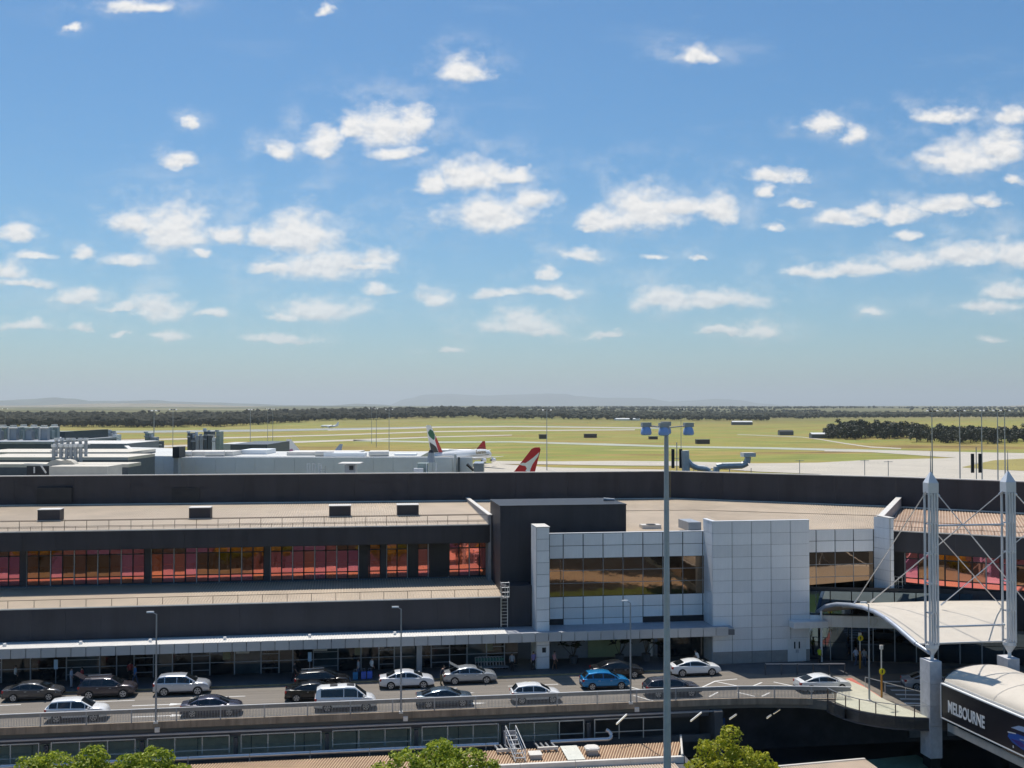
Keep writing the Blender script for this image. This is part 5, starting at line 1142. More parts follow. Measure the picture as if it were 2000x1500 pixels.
M_GREENM = mat('green_grey_metal', (.30, .36, .34), .5, metal=.3, var=.15)
for i in range(12):
    px = -4 + i * 10; q = atd(px, 860, 262 + (i % 3) * 6)
    ch = MB(); ch.box(q.x - 1.0, q.y - 1.2, z0, q.x + 1.0, q.y + 1.2, z0 + 2.2 + (i % 2) * .8); ch.build('chiller', M_GREENM if i % 3 else M_GREY, t_)
    MB().tube((q.x, q.y, z0 + 2.2 + (i % 2) * .8), (q.x, q.y, z0 + 2.75 + (i % 2) * .8), .75, n=10).build('fan_cowl', M_FLASH if i % 2 else M_GREY, t_)
    MB().path([(q.x - .6, q.y - 1.4, z0), (q.x - .6, q.y - 1.4, z0 + 2.9), (q.x + 1.3, q.y - 1.4, z0 + 2.9)], .2, n=6).build('pipe', M_FLASH if i % 2 else M_GREENM, t_)
# exhaust stacks in two rows
st_ = thing('exhaust_stacks', 'two rows of pale exhaust stacks with white cowls on the left roofs', 'chimney', tuple(atd(135, 900, 178)))
for r_, (pxs, yt, d) in enumerate((((105, 119, 130, 139, 148, 158), 871, 178), ((110, 121, 133, 143, 157, 168), 858, 190))):
    for px in pxs:
        q = atd(px, yt, d); MB().tube((q.x, q.y, 14), (q.x, q.y, q.z - .2), .28, n=8).build('stack', M_GREY, st_, smooth=60); MB().tube((q.x, q.y, q.z - .2), (q.x, q.y, q.z + .22), .42, n=8).build('cowl', M_WHITE, st_)
    a, b = atd(pxs[0] - 6, yt + 10, d), atd(pxs[-1] + 8, yt + 10, d); MB().bar(a, b, .2).build('tie_bar', M_FLASH, st_)
vd = thing('vent_dome', 'cream humped ventilation hood on the nearest left roof', 'vent', tuple(atd(130, 915, 166)))
for px in (112, 132): q = atd(px, 905, 166); m = MB(); m.loft([[(q.x + x, q.y + y_, q.z - .8 + 1.4 * math.sin(math.acos(max(-1, min(1, x / 1.5))))) for x in (-1.5, -1.2, -.7, 0, .7, 1.2, 1.5)] for y_ in (-1, 1.5)], closed=True); m.build('hood', M_CREAM, vd, smooth=40)
bx_ = vbox(vd, 'casing', 95, 210, 911, 160, 166, 12, M_CREAM)
dk = thing('dark_pergola', 'dark framed opening with white props on the near left roof', 'frame', tuple(atd(72, 915, 160)))
vbox(dk, 'recess', 52, 96, 910, 160, 161, 12, M_DARK2); 
for x0, y0, x1, y1 in ((80, 909, 90, 924), (67, 912, 67, 924), (48, 906, 84, 907)): MB().bar(atd(x0, y0, 159.6), atd(x1, y1, 159.6), .18).build('prop', M_FLASH, dk)
def plant(label, px0, px1, yt, d, seed):
    rr = random.Random(seed); t = thing('rooftop_plant', label, 'rooftop plant', tuple(atd((px0 + px1) / 2, yt, d)))
    n_ = max(3, int((px1 - px0) / 8))
    for i in range(n_):
        x0 = px0 + (px1 - px0) * i / n_; yy = yt + rr.choice((0, 3, 8, 12, 16))
        vbox(t, 'unit', x0, x0 + (px1 - px0) / n_ * .85, yy, d, d + 4, 12, rr.choice([M_GREENM, M_GREY, M_SHADE, M_PIER]))
        q = atd(x0 + 2, yy, d + 2); MB().tube((q.x, q.y, q.z), (q.x, q.y, q.z + rr.uniform(.4, 1.1)), rr.uniform(.3, .65), n=10).build('fan_cowl', rr.choice([M_WHITE, M_GREY, M_FLASH]), t)
        e_ = atd(x0 + rr.uniform(4, 14), yy + 7, d - 1); MB().bar((q.x, q.y - 3, q.z - .8), (e_.x, e_.y, e_.z), .28).build('pipe', rr.choice([M_FLASH, M_GREY]), t)
    return t
plant('rooftop plant with fans above the grey block on the left', 178, 228, 846, 300, 1); plant('pair of pale tank boxes under the thin rooftop mast', 283, 313, 846, 300, 2)
plant('rooftop plant with dark drums left of centre', 366, 430, 843, 290, 4)
t = thing('slate_block', 'grey slab block behind the exhaust stacks', 'building', tuple(atd(205, 880, 240))); vbox(t, 'wall', 104, 247, 868, 240, 262, 0, mat('grey_block', (.30, .30, .31), .7)); vbox(t, 'roof_edge', 104, 247, 866.4, 240, 262, 21.9, M_FLASH)
t = thing('slate_block', 'low dark slab roof right of the rooftop drums', 'building', tuple(atd(500, 875, 300))); vbox(t, 'wall', 450, 522, 868, 300, 330, 0, M_SHADE); vbox(t, 'roof', 430, 522, 867, 332, 350, 14, M_PIERR)
# objects on top of the rear wall line
kb_ = thing('control_cabin', 'small grey control cabin with wide flat roof above the dark wall', 'cabin', tuple(atd(682, 923, 150)))
vbox(kb_, 'body', 673, 694, 908, 150, 152, 17, M_GREY); vbox(kb_, 'roof', 660, 702, 905, 149, 153, atd(680, 907, 149).z, M_FLASH); vbox(kb_, 'window', 682, 690, 910, 149.8, 150, atd(680, 918, 149.8).z, M_DARK2)
cw = thing('water_tank_tower', 'dark drum tower on a frame at the right part of the pier', 'tower', tuple(atd(842, 923, 150)))
q = atd(842, 897, 150); MB().tube((q.x, q.y, q.z - .4), (q.x, q.y, q.z + .9), .55, .42, n=10).build('drum', M_GREY, cw); MB().tube((q.x, q.y, q.z + .9), (q.x, q.y, q.z + 1.3), .42, .2, n=10).build('cone', M_DARK2, cw)
for px in (833, 852): MB().bar(atd(px, 905, 150), atd(px, 926, 150), .12).build('leg', M_WHITE, cw)
vbox(cw, 'duct_box', 815, 836, 905, 150, 152, 17, M_GREENM); vbox(cw, 'duct_step', 808, 826, 915, 149, 150, 17, M_WHITE)
jb_ = thing('boarding_bridge', 'grey aerobridge cabin with dark bellows at the end of the pier', 'aerobridge', tuple(atd(930, 922, 215)))
vbox(jb_, 'cabin', 925, 944, 905, 214, 222, 0, mat('bridge_blue_grey', (.30, .34, .40), .5)); m = MB(); p_ = [atd(912, 906, 214), atd(924, 918, 214), atd(924, 921, 214), atd(910, 909, 214)]; m.prism(p_, FWD * 4); m.build('bellows', M_BLACK, jb_)
for px in (887, 894): vbox(jb_, 'post', px, px + 4, 887 if px == 887 else 893, 226, 227.5, 0, M_WHITE if px == 887 else M_SHADE)
sf = thing('scaffold_rail', 'white pipe frames on the rear roof beside the wall ladder', 'frame', tuple(atd(612, 922, 140)))
for px in (600, 610, 622): MB().path([atd(px, 924, 140), atd(px, 905, 140), atd(px + 5, 906, 140), atd(px + 5, 924, 140)], .05, n=5).build('hoop', M_WHITE, sf)
# silver ducts on the rear roof
du = thing('roof_duct', 'large silver roof ducts with elbows behind the rear wall', 'duct', tuple(atd(1400, 925, 150)))
DD = 150
def duct(pts, r_, nm='duct', mt=None):
    m = MB(); m.path([atd(x, y, DD) for x, y in pts], r_, n=8); m.build(nm, mt or mat('duct_grey', (.50, .53, .53), .5, metal=.2, var=.15), du, smooth=40)
duct([(1340, 924), (1338, 880)], .56, 'riser'); duct([(1341, 898), (1350, 908), (1362, 914), (1376, 915), (1386, 920), (1388, 926)], .40); duct([(1398, 926), (1400, 912), (1410, 910)], .46, 'elbow'); duct([(1410, 910), (1450, 909)], .46, 'run'); duct([(1449, 909), (1459, 904), (1461, 892)], .46, 'elbow')
a_ = atd(1461, 889, DD); MB().box(a_.x - .85, a_.y - .7, a_.z - .2, a_.x + .85, a_.y + .7, a_.z + .35).build('cowl', M_FLASH, du)
for px in (1355, 1425, 1467): MB().bar(atd(px, 914, DD), atd(px, 930, DD), .08).build('stand', M_GREY, du)
# small sheds and trucks out on the grass
for px, py, w, h, lab in ((1061, 857, 14, 8, 'small dark shed on the grass by the dark floodlight mast'), (1154, 855, 24, 7, 'dark low bunker on the grass right of the floodlight mast'), (1374, 867, 26, 8, 'dark low bunker on the grass right of the tall mast'), (1277, 858, 16, 5, 'dark equipment hut seen between the mast lamps')):
    d = CAMZ * FPX / (py - 795); b = atd(px, py, d); k = d / FPX; t = thing('airfield_hut', lab, 'hut', (b.x, b.y, 0), 'airfield huts')
    MB().box(b.x - w * k / 2, b.y, 0, b.x + w * k / 2, b.y + 5, h * k).build('wall', mat('hut_dark', (.07, .06, .055), .8), t); MB().box(b.x - w * k / 2 - .3, b.y - .3, h * k + .01, b.x + w * k / 2 + .3, b.y + 5.3, h * k + .35).build('roof', M_SHADE, t)
for px0, px1, py, lab in ((1585, 1622, 856, 'white roofed farm shed beside the dark grove'), (1523, 1550, 850, 'low dark shed left of the white roofed shed'), (1200, 1250, 823, 'far pale sheds along the wood edge, left row'), (1430, 1470, 830, 'far pale sheds along the wood edge, right row')):
    d = CAMZ * FPX / (py - 795); a, b = atd(px0, py, d), atd(px1, py, d); h = 4 if px0 > 1500 else 5; t = thing('shed', lab, 'shed', (a.x, a.y, 0))
    MB().obox((a.x, a.y, 0), b - a - Vector((0, 0, (b - a).z)), FWD * 9, (0, 0, h)).build('wall', M_SHADE if px0 != 1200 else M_PIER, t)
    m = MB(); e = (b - a); e.z = 0; z = Vector((0, 0, h + .02)); o = Vector((a.x, a.y, 0)); m.add([o + z - FWD, o + e + z - FWD, o + e + FWD * 4.5 + z * 1.35, o + FWD * 4.5 + z * 1.35, o + FWD * 10 + z, o + e + FWD * 10 + z], [(0, 1, 2, 3), (3, 2, 5, 4)]); m.build('roof', M_WHITE if px0 != 1523 else M_DARK2, t)

# ---------------------------------------------------------------- cars
M_TYRE = mat('tyre', (.015, .015, .016), .85); M_RIM = mat('alloy_rim', (.50, .51, .53), .35, metal=.7)
M_CGLASS = mat('car_glass', (.010, .013, .016), .04, spec=.8, var=.02); M_TRIM = mat('black_trim', (.018, .018, .02), .5)
M_HEAD = mat('headlamp', (.75, .78, .80), .12, spec=.8); M_TAIL = mat('tail_lamp', (.42, .02, .02), .2, spec=.7); M_PLATE = mat('number_plate', (.62, .62, .58), .5)
def paint_mat(nm, c, metal=.25): return mat('paint_' + nm, c, .25, metal=metal, var=.02, coat=.6)
KINDS = {
 # length, half width, sill z, shoulder line [(x,z)], roof line [(x,z)], wheel x, wheel radius, pillars x
 'sedan': (4.75, .91, .22, [(-2.37, .66), (-2.33, .95), (-1.9, 1.0), (-1.0, .98), (1.0, .93), (1.4, .96), (1.95, .88), (2.25, .76), (2.38, .55)], [(-1.85, 1.0), (-1.0, 1.36), (-.3, 1.45), (.25, 1.43), (.6, 1.33), (1.45, .95)], (-1.4, 1.42), .325, (-.95, -.1, .95)),
 'suv': (4.65, .93, .28, [(-2.32, .75), (-2.29, 1.08), (-1.9, 1.08), (-1.0, 1.06), (.9, 1.02), (1.3, 1.08), (1.9, 1.01), (2.2, .86), (2.33, .6)], [(-2.22, 1.1), (-1.85, 1.58), (-1.3, 1.66), (-.2, 1.68), (.35, 1.62), (1.3, 1.07)], (-1.38, 1.38), .36, (-1.35, -.35, .7)),
 'wagon': (4.8, .92, .24, [(-2.4, .7), (-2.36, 1.0), (-1.9, 1.0), (-1.0, .98), (1.0, .95), (1.4, .99), (2.0, .9), (2.28, .76), (2.4, .55)], [(-2.3, 1.02), (-1.95, 1.42), (-1.3, 1.5), (-.2, 1.53), (.3, 1.48), (1.4, .98)], (-1.42, 1.45), .34, (-1.4, -.4, .8)),
 'hatch': (4.2, .88, .24, [(-2.1, .68), (-2.06, .98), (-1.7, 1.0), (-.9, .97), (.9, .93), (1.2, .97), (1.7, .89), (2.0, .74), (2.1, .55)], [(-2.0, 1.0), (-1.55, 1.42), (-.8, 1.5), (0, 1.49), (.4, 1.4), (1.25, .96)], (-1.28, 1.28), .315, (-1.2, -.3, .75)),
 'coupe': (4.65, .91, .2, [(-2.32, .66), (-2.28, .94), (-1.9, .97), (-1.0, .95), (1.0, .9), (1.35, .93), (1.95, .86), (2.22, .74), (2.33, .52)], [(-1.95, .97), (-1.1, 1.27), (-.4, 1.39), (.15, 1.38), (.55, 1.27), (1.4, .92)], (-1.38, 1.4), .335, (-.6, .95)),
 'van': (4.95, .93, .26, [(-2.46, .8), (-2.44, 1.12), (-2, 1.12), (-1, 1.1), (1.1, 1.05), (1.7, 1.1), (2.1, 1.0), (2.36, .8), (2.47, .58)], [(-2.42, 1.14), (-2.3, 1.72), (-2.0, 1.88), (0, 1.93), (.75, 1.88), (1.75, 1.08)], (-1.45, 1.62), .34, (-2.0, -.15, .95)),
}
WM = {}
def wheel_mesh(r_):
    if r_ in WM: return WM[r_]
    ty = MB(); n = 20; rings = []
    for y_, rr in ((-.10, r_ * .62), (-.10, r_ * .93), (-.07, r_), (.07, r_), (.10, r_ * .93), (.10, r_ * .62)): rings.append([(math.cos(2 * math.pi * i / n) * rr, y_, math.sin(2 * math.pi * i / n) * rr) for i in range(n)])
    ty.loft(rings); tm_ = ty.mesh('tyre'); tm_.materials.append(M_TYRE)
    rm = MB()
    for k in range(5):
        a = 2 * math.pi * k / 5 + .3; d = Vector((math.cos(a), 0, math.sin(a))); s_ = Vector((-math.sin(a), 0, math.cos(a)))
        rm.obox(d * .03 - s_ * .035 + Vector((0, -.125, 0)), d * (r_ * .66), s_ * .07, (0, .02, 0))
    nn = 18; rm.loft([[(math.cos(2 * math.pi * i / nn) * rr, y_, math.sin(2 * math.pi * i / nn) * rr) for i in range(nn)] for rr, y_ in ((r_ * .58, -.122), (r_ * .7, -.122), (r_ * .7, -.10), (r_ * .58, -.10))] , caps=False)
    me = rm.mesh('rim'); me.materials.append(M_RIM); WM[r_] = (tm_, me); return WM[r_]
def car(label, kind, colour, loc, rot=0, roof_rack=False, sunroof=0, taxi=False, boot_open=False, name='car'):
    L, W, zs, sh, rf, wx, wr, pil = KINDS[kind]; L2 = L / 2
    t = thing(name, label, 'van' if kind == 'van' else 'car', loc, 'cars on the elevated road', fixed=False); t.rotation_euler = (0, 0, rot)
    def half(x): return W * (1 - .16 * (abs(x) / L2) ** 5)
    xs_ = sorted(set([p[0] for p in sh] + [-L2 + L * i / 16 for i in range(1, 16)]))
    xs_ = [x for x in xs_ if sh[0][0] <= x <= sh[-1][0]]
    body = MB(); rings = []
    for x in xs_:
        w = half(x); z = interp(sh, x); zl = zs + .10 * (abs(x) / L2) ** 6
        half_ring = [(w * .90, zl), (w * .985, zl + .12), (w, zl + (z - zl) * .55), (w * .975, z - .05), (w * .90, z), (w * .45, z + .025)]
        rings.append([(x, -y_, z_) for y_, z_ in half_ring] + [(x, y_, z_) for y_, z_ in half_ring[::-1]])
    body.loft(rings)
    cab = []; x0, x1 = rf[0][0], rf[-1][0]; cx = sorted(set([p[0] for p in rf] + list(pil) + [x0 + (x1 - x0) * i / 14 for i in range(15)]))
    def belt(x): return interp(sh, x) - .02
    def wtop(x): return half(x) * (.90 - .20 * min(1, max(0, (interp(rf, x) - belt(x)) / .6)))
    for x in cx:
        zr, zb_ = max(interp(rf, x), belt(x) + .005), belt(x); wb = half(x) * .93; wt_ = wtop(x)
        ring = [(wb, zb_), (wt_ + (wb - wt_) * .08, zr - .05 * min(1, (zr - zb_) / .3)), (wt_ * .9, zr - .008), (wt_ * .4, zr + .012)]
        cab.append([(x, -y_, z_) for y_, z_ in ring] + [(x, y_, z_) for y_, z_ in ring[::-1]])
    body.loft(cab)
    body.build('body', paint_mat(*colour), t, smooth=38)
    def side_pt(x, f, s_, off=.012):
        zr, zb_ = interp(rf, x), belt(x); wb = half(x) * .93; wt_ = wtop(x) + (half(x) * .93 - wtop(x)) * .08
        return (x, s_ * (wb + (wt_ - wb) * f + off), zb_ + (zr - .05 - zb_) * f)
    # side windows between the pillars
    lim = [x0 + (.22 if kind != 'van' else .18)] + [p for p in pil] + [x1 - .16]; lim = sorted(lim)
    for s_ in (-1, 1):
        for a, b in zip(lim[:-1], lim[1:]):
            if b - a < .25: continue
            a2, b2 = a + .035, b - .035; k = 6; m = MB(); lo_, hi_ = [], []
            for i in range(k + 1):
                x = a2 + (b2 - a2) * i / k
                hgt = interp(rf, x) - belt(x)
                if hgt < .10: continue
                lo_.append(side_pt(x, .10, s_)); hi_.append(side_pt(x, .86, s_))
            if len(lo_) > 1: m.loft([lo_, hi_], closed=False, caps=False); m.build('side_window', M_CGLASS, t)
    # windscreen and rear window
    def screen(pts, nm):
        m = MB(); rows = []
        for x, f in pts: z = interp(rf, x) + .014; w = wtop(x) * .86; rows.append([(x, -w, z - .012), (x, -w * .5, z + .004), (x, 0, z + .01), (x, w * .5, z + .004), (x, w, z - .012)])
        m.loft(rows, closed=False, caps=False); o = m.build(nm, M_CGLASS, t, smooth=60)
    xa, xb = rf[-2][0], rf[-1][0]; screen([(xa + (xb - xa) * f, f) for f in (.02, .3, .6, .92)], 'windscreen')
    xa, xb = rf[0][0], rf[1][0]; screen([(xa + (xb - xa) * f, f) for f in (.1, .4, .7, .95)], 'rear_window')
    tm_, rm_ = wheel_mesh(wr)
    for x in wx:
        for s_ in (-1, 1):
            MB().tube((x, s_ * (half(x) - .06), wr), (x, s_ * (half(x) + .006), wr), wr * 1.14, n=20).build('wheel_arch', M_TRIM, t)
            w = inst('wheel', tm_, (x, s_ * (half(x) - .075), wr), t)
            if s_ > 0: w.rotation_euler = (0, 0, math.pi)
            link('rim', rm_, w)
    for s_ in (-1, 1):
        f = L2 - .12; m = MB(); w = half(f)
        m.prism([(f - .32, s_ * (half(f - .32) + .006), .66), (f + .02, s_ * (w - .10), .62), (f + .0, s_ * (w - .12), .74), (f - .34, s_ * (half(f - .34) * .97), .80)], (0, -s_ * .05, .03)); m.build('headlight', M_HEAD, t)
        r0 = -L2 + .05; zt_ = interp(sh, r0 + .1) - .06; m = MB(); m.box(r0 - .045, s_ * half(r0) - .22 if s_ > 0 else s_ * half(r0) - .015, zt_ - .2, r0 + .22, s_ * half(r0) + .015 if s_ > 0 else s_ * half(r0) + .22, zt_); m.build('tail_light', M_TAIL, t)
        q = side_pt(rf[-1][0] - .28, .12, s_, .1); MB().obox((q[0] - .08, q[1] - .1, q[2]), (.12, 0, 0), (0, .2, 0), (0, 0, .13)).build('mirror', paint_mat(*colour), t)
        for x in pil[-2:]: MB().box(x - .45, s_ * half(x) - .012, interp(sh, x) - .17, x - .27, s_ * half(x) + .018, interp(sh, x) - .14).build('door_handle', M_RIM, t)
        MB().box(wx[0] + wr * 1.2, s_ * half(0) * .985 - .02, zs - .02, wx[1] - wr * 1.2, s_ * half(0) * .985 + .02, zs + .1).build('sill', M_TRIM, t)
        if roof_rack: MB().bar((rf[1][0] + .1, s_ * wtop(0) * .86, interp(rf, rf[1][0] + .1) + .05), (rf[-2][0] - .2, s_ * wtop(0) * .86, interp(rf, rf[-2][0] - .2) + .05), .05, .05).build('roof_rail', M_RIM, t)
    MB().box(L2 - .06, -half(L2) * .55, .38, L2 + .02, half(L2) * .55, .56).build('grille', M_TRIM, t)
    MB().box(-L2 - .015, -.26, .58, -L2 + .03, .26, .70).build('number_plate', M_PLATE, t)
    MB().box(-L2 - .02, -half(L2) * .9, zs, -L2 + .16, half(L2) * .9, .42).build('bumper', M_TRIM, t)
    for k in range(sunroof): x = -.1 - 1.35 * k + .5; z = interp(rf, x) + .02; MB().box(x - .3, -.36, z - .02, x + .3, .36, z + .022).build('roof_hatch', M_TRIM, t)
    if boot_open:
        zr = interp(rf, rf[1][0]); MB().obox((rf[1][0] - .05, -W * .62, zr - .02), (-.75, 0, .42), (0, W * 1.24, 0), (.02, 0, .04)).build('boot_lid', paint_mat(*colour), t)
    return t
WHITE_C = ('white', (.80, .80, .79), .0)
def lane(px, Y, z=DECK + .7): r_ = ray(px, 0); p = aty(px, 1380, Y); return (p.x, Y, DECK + .004)
CK, CA, CB = 97.95, 94.45, 91.0
car('dark grey sedan at the kerb, leftmost in the kerb lane', 'sedan', ('darkgrey', (.085, .085, .09), .4), lane(66, CK))
car('charcoal wagon-style SUV at the kerb with its tailgate raised', 'suv', ('plum', (.075, .065, .075), .4), lane(211, CK), roof_rack=True, boot_open=True)
car('silver SUV at the kerb beside the slim street lamp', 'suv', ('silver', (.52, .54, .58), .4), lane(356, CK))
car('black wagon with silver roof rails at the kerb behind the white van', 'wagon', ('black', (.014, .014, .016), .2), lane(630, CK + .3), roof_rack=True)
car('white sedan at the kerb left of the man at the open boot', 'sedan', ('pearl', (.70, .71, .73), .1), lane(794, CK - .6))
car('silver grey sedan at the kerb with its boot open', 'sedan', ('steel', (.40, .42, .44), .4), lane(917, CK + .2), boot_open=True)
car('white SUV in the near lane at the left behind the railing', 'suv', WHITE_C, lane(152, CB))
car('dark violet sedan in the near lane below the silver SUV', 'sedan', ('violet', (.07, .07, .10), .4), lane(414, CB))
car('black sedan half hidden behind the white van', 'sedan', ('black', (.014, .014, .016)), lane(613, CA))
car('white people carrier van with two roof hatches in the near lane', 'van', WHITE_C, lane(675, CB), sunroof=2, name='van')
car('blue grey sedan in the near lane right of the white van', 'coupe', ('bluegrey', (.10, .14, .18), .5), lane(868, CB))
car('white hatchback in the near lane right of centre', 'hatch', WHITE_C, lane(1046, CB))
car('bright blue crossover in the middle lane', 'hatch', ('blue', (.01, .22, .50), .3), lane(1181, CA))
car('black car in deep shade behind the bright blue crossover', 'sedan', ('ink', (.02, .022, .026), .2), lane(1205, CK + .2))
car('dark grey estate in the near lane crossed by the tall mast', 'wagon', ('graphite', (.085, .08, .09), .4), lane(1312, CB + .2))
car('white coupe at the kerb before the dark entrance', 'coupe', WHITE_C, lane(1356, CK))
car('white sports coupe in the near lane below the silver block', 'coupe', WHITE_C, lane(1606, CB - .2))
car('silver car passing under the barrel canopy behind the stone pier', 'sedan', ('silver', (.52, .54, .58)), tuple(atz(1818, 1345, DECK + .004)), rot=R(-14))

# ---------------------------------------------------------------- aircraft
M_AWHITE = mat('aircraft_white', (.80, .80, .79), .3, var=.03); M_ARED = mat('tail_red', (.50, .012, .02), .35, var=.04); M_AGREEN = mat('flag_green', (.0, .12, .06), .35); M_ABLACK = mat('flag_black', (.012, .012, .015), .35)
M_AGOLD = mat('gold_lettering', (.34, .25, .10), .4); M_APINK = mat('tail_pink', (.45, .18, .30), .4); M_AGREY = mat('tail_blue_grey', (.30, .36, .46), .4)
def aircraft(label, pos, heading, Lf, dia, fin_h, span, neng, fin_mat=None, group='aircraft on the field', fin_poly=None, hump=1.0):
    """x forward from the tail cone at 0 to the nose at Lf; pos is the ground point below the tail"""
    t = thing('airliner', label, 'aircraft', pos, group, fixed=False); t.rotation_euler = (0, 0, math.atan2(heading.y, heading.x)); g = dia * .42; R_ = dia / 2
    fus = MB(); rings = []
    for s_, r_, dz in ((0, .08, .55), (.06, .3, .42), (.14, .58, .25), (.25, .86, .08), (.36, 1, 0), (.6, 1, 0), (.82, 1, 0), (.90, .93, -.03), (.95, .76, -.1), (.98, .5, -.2), (1.0, .06, -.28)):
        rings.append([(s_ * Lf, math.cos(a) * R_ * r_, g + R_ * hump + dz * R_ + math.sin(a) * R_ * hump * r_) for a in [2 * math.pi * i / 20 for i in range(20)]])
    fus.loft(rings); fu = fus.build('fuselage', M_AWHITE, t, smooth=50)
    ztop_ = g + R_ * hump * 2; cr = Lf * .17
    for s_ in (-1, 1):
        w = MB(); rx = Lf * .60; zc_ = g + R_ * .55
        w.loft([[(rx, s_ * R_ * .6, zc_ + .5), (rx - cr * 1.35, s_ * R_ * .6, zc_ + .35), (rx - cr * .6, s_ * R_ * .6, zc_ - .4)], [(rx - span * .15, s_ * span * .2, zc_ + 1.1), (rx - span * .15 - cr * .72, s_ * span * .2, zc_ + 1.0), (rx - span * .15 - cr * .3, s_ * span * .2, zc_ + .6)], [(rx - span * .33, s_ * span * .5, zc_ + 2.6), (rx - span * .33 - cr * .22, s_ * span * .5, zc_ + 2.6), (rx - span * .33 - cr * .1, s_ * span * .5, zc_ + 2.45)]])
        w.build('wing', M_AWHITE, t, smooth=40)
        e = MB(); e.loft([[(Lf * .15, s_ * R_ * .3, g + R_ * 1.4), (Lf * .02, s_ * R_ * .3, g + R_ * 1.4), (Lf * .09, s_ * R_ * .3, g + R_ * 1.2)], [(Lf * .045, s_ * span * .19, g + R_ * 1.7), (-Lf * .005, s_ * span * .19, g + R_ * 1.7), (Lf * .02, s_ * span * .19, g + R_ * 1.62)]]); e.build('stabiliser', M_AWHITE, t)
        for k in range(neng // 2):
            yy = s_ * span * (.165 + .14 * k) if neng > 2 else s_ * span * .17; ex = rx - span * (.05 + .105 * k) + cr * .12; er = R_ * (.40 if neng > 2 else .52); ez = zc_ - er * .75 + k * .7
            n_ = 16; en = MB(); en.loft([[(ex + x, yy + math.cos(2 * math.pi * i / n_) * er * q, ez + math.sin(2 * math.pi * i / n_) * er * q) for i in range(n_)] for x, q in ((-er * 2.6, .5), (-er * 1.4, .9), (0, 1), (er * .8, .92))], caps=False); en_o = en.build('engine', M_AWHITE, t, smooth=50)
            MB().tube((ex + er * .45, yy, ez), (ex + er * .5, yy, ez), er * .9, n=16).build('inlet', M_BLACK, en_o)
            MB().obox((ex - er * 2.0, yy - .15, ez + er * .7), (er * 2, 0, 0), (0, .3, 0), (-er * .3, 0, er * .9)).build('pylon', M_AWHITE, en_o)
    fin = MB(); th = R_ * .14; pts = fin_poly or [(Lf * .205, 0), (Lf * .20 - fin_h * .78, fin_h), (Lf * .20 - fin_h * 1.06, fin_h), (Lf * .03, 0)]
    zf = ztop_ - R_ * .25
    fin.prism([(x, -th / 2, zf + h) for x, h in pts], (0, th, 0)); fo = fin.build('tail_fin', fin_mat or M_AWHITE, t)
    for s_ in (-1, 1): MB().tube((Lf * .52, s_ * R_ * .8, 0), (Lf * .52, s_ * R_ * .8, g + .4), .35, n=6).build('main_gear', M_GREY, t)
    MB().tube((Lf * .9, 0, 0), (Lf * .9, 0, g + .4), .28, n=6).build('nose_gear', M_GREY, t)
    return t, fo, zf, pts, th
def fin_band(fo, pts, zf, th, poly, material, nm):
    for s_ in (-1, 1):
        m = MB(); m.prism([(x, s_ * (th / 2 + .02), zf + h) for x, h in poly], (0, s_ * .03, 0)); m.build(nm, material, fo)
# the double decker: tail towards the viewer, nose away to the right
hd = (RGT * .48 + FWD * .877); S = .87; Lf, fh = 70 * S, 16.0 * S
tail = atd(838, 880, 540); pos = (tail.x, tail.y, 0)
t, fo, zf, pts, th = aircraft('white double deck airliner with green, white, black and red flag tail', pos, hd, Lf, 5.9 * S, fh, 79 * S, 4, hump=1.1)
LEr, LEt, TEt, TEr = pts
def fpnt(u_, v_):                                 # u 0 leading edge .. 1 trailing edge, v height share
    a = Vector(LEr).lerp(Vector(LEt), v_); b = Vector(TEr).lerp(Vector(TEt), v_); c = a.lerp(b, u_); return (c.x, c.y)
fin_band(fo, pts, zf, th, [fpnt(.0, .02), fpnt(.0, .62), fpnt(.30, .46), fpnt(.36, .02)], M_ARED, 'red_band')
fin_band(fo, pts, zf, th, [fpnt(.05, .66), fpnt(.08, .80), fpnt(.5, .86), fpnt(1, .74), fpnt(.9, .62), fpnt(.5, .48), fpnt(.3, .5)], M_AGREEN, 'green_band')
fin_band(fo, pts, zf, th, [fpnt(.38, .03), fpnt(.42, .22), fpnt(.6, .30), fpnt(.8, .36), fpnt(1, .40), fpnt(1, .14), fpnt(.75, .03)], M_ABLACK, 'black_band')
tm = text_mesh('Emirates', 3.4 * S, M_AGOLD, .05); zc_ = 5.9 * S * .42 + 5.9 * S * .5 * 1.1 + 1.4
lo = inst('lettering', tm, (Lf * .76, -5.9 * S * .5 * .955 - .05, zc_), t); lo.rotation_euler = (R(78), 0, 0)
for yy in (zc_ - 1.9, zc_ + .9 + 1.0):
    wl_ = MB()
    for k in range(44): x = Lf * (.30 + .6 * k / 44); q = math.sqrt(max(0, 1 - ((yy - (5.9 * S * .42 + 5.9 * S * .55)) / (5.9 * S * .55)) ** 2)) * 5.9 * S * .5; wl_.box(x, -q - .03, yy, x + .35, -q + .05, yy + .45)
    o = wl_.build('cabin_windows', M_CGLASS, t); stuff(o)
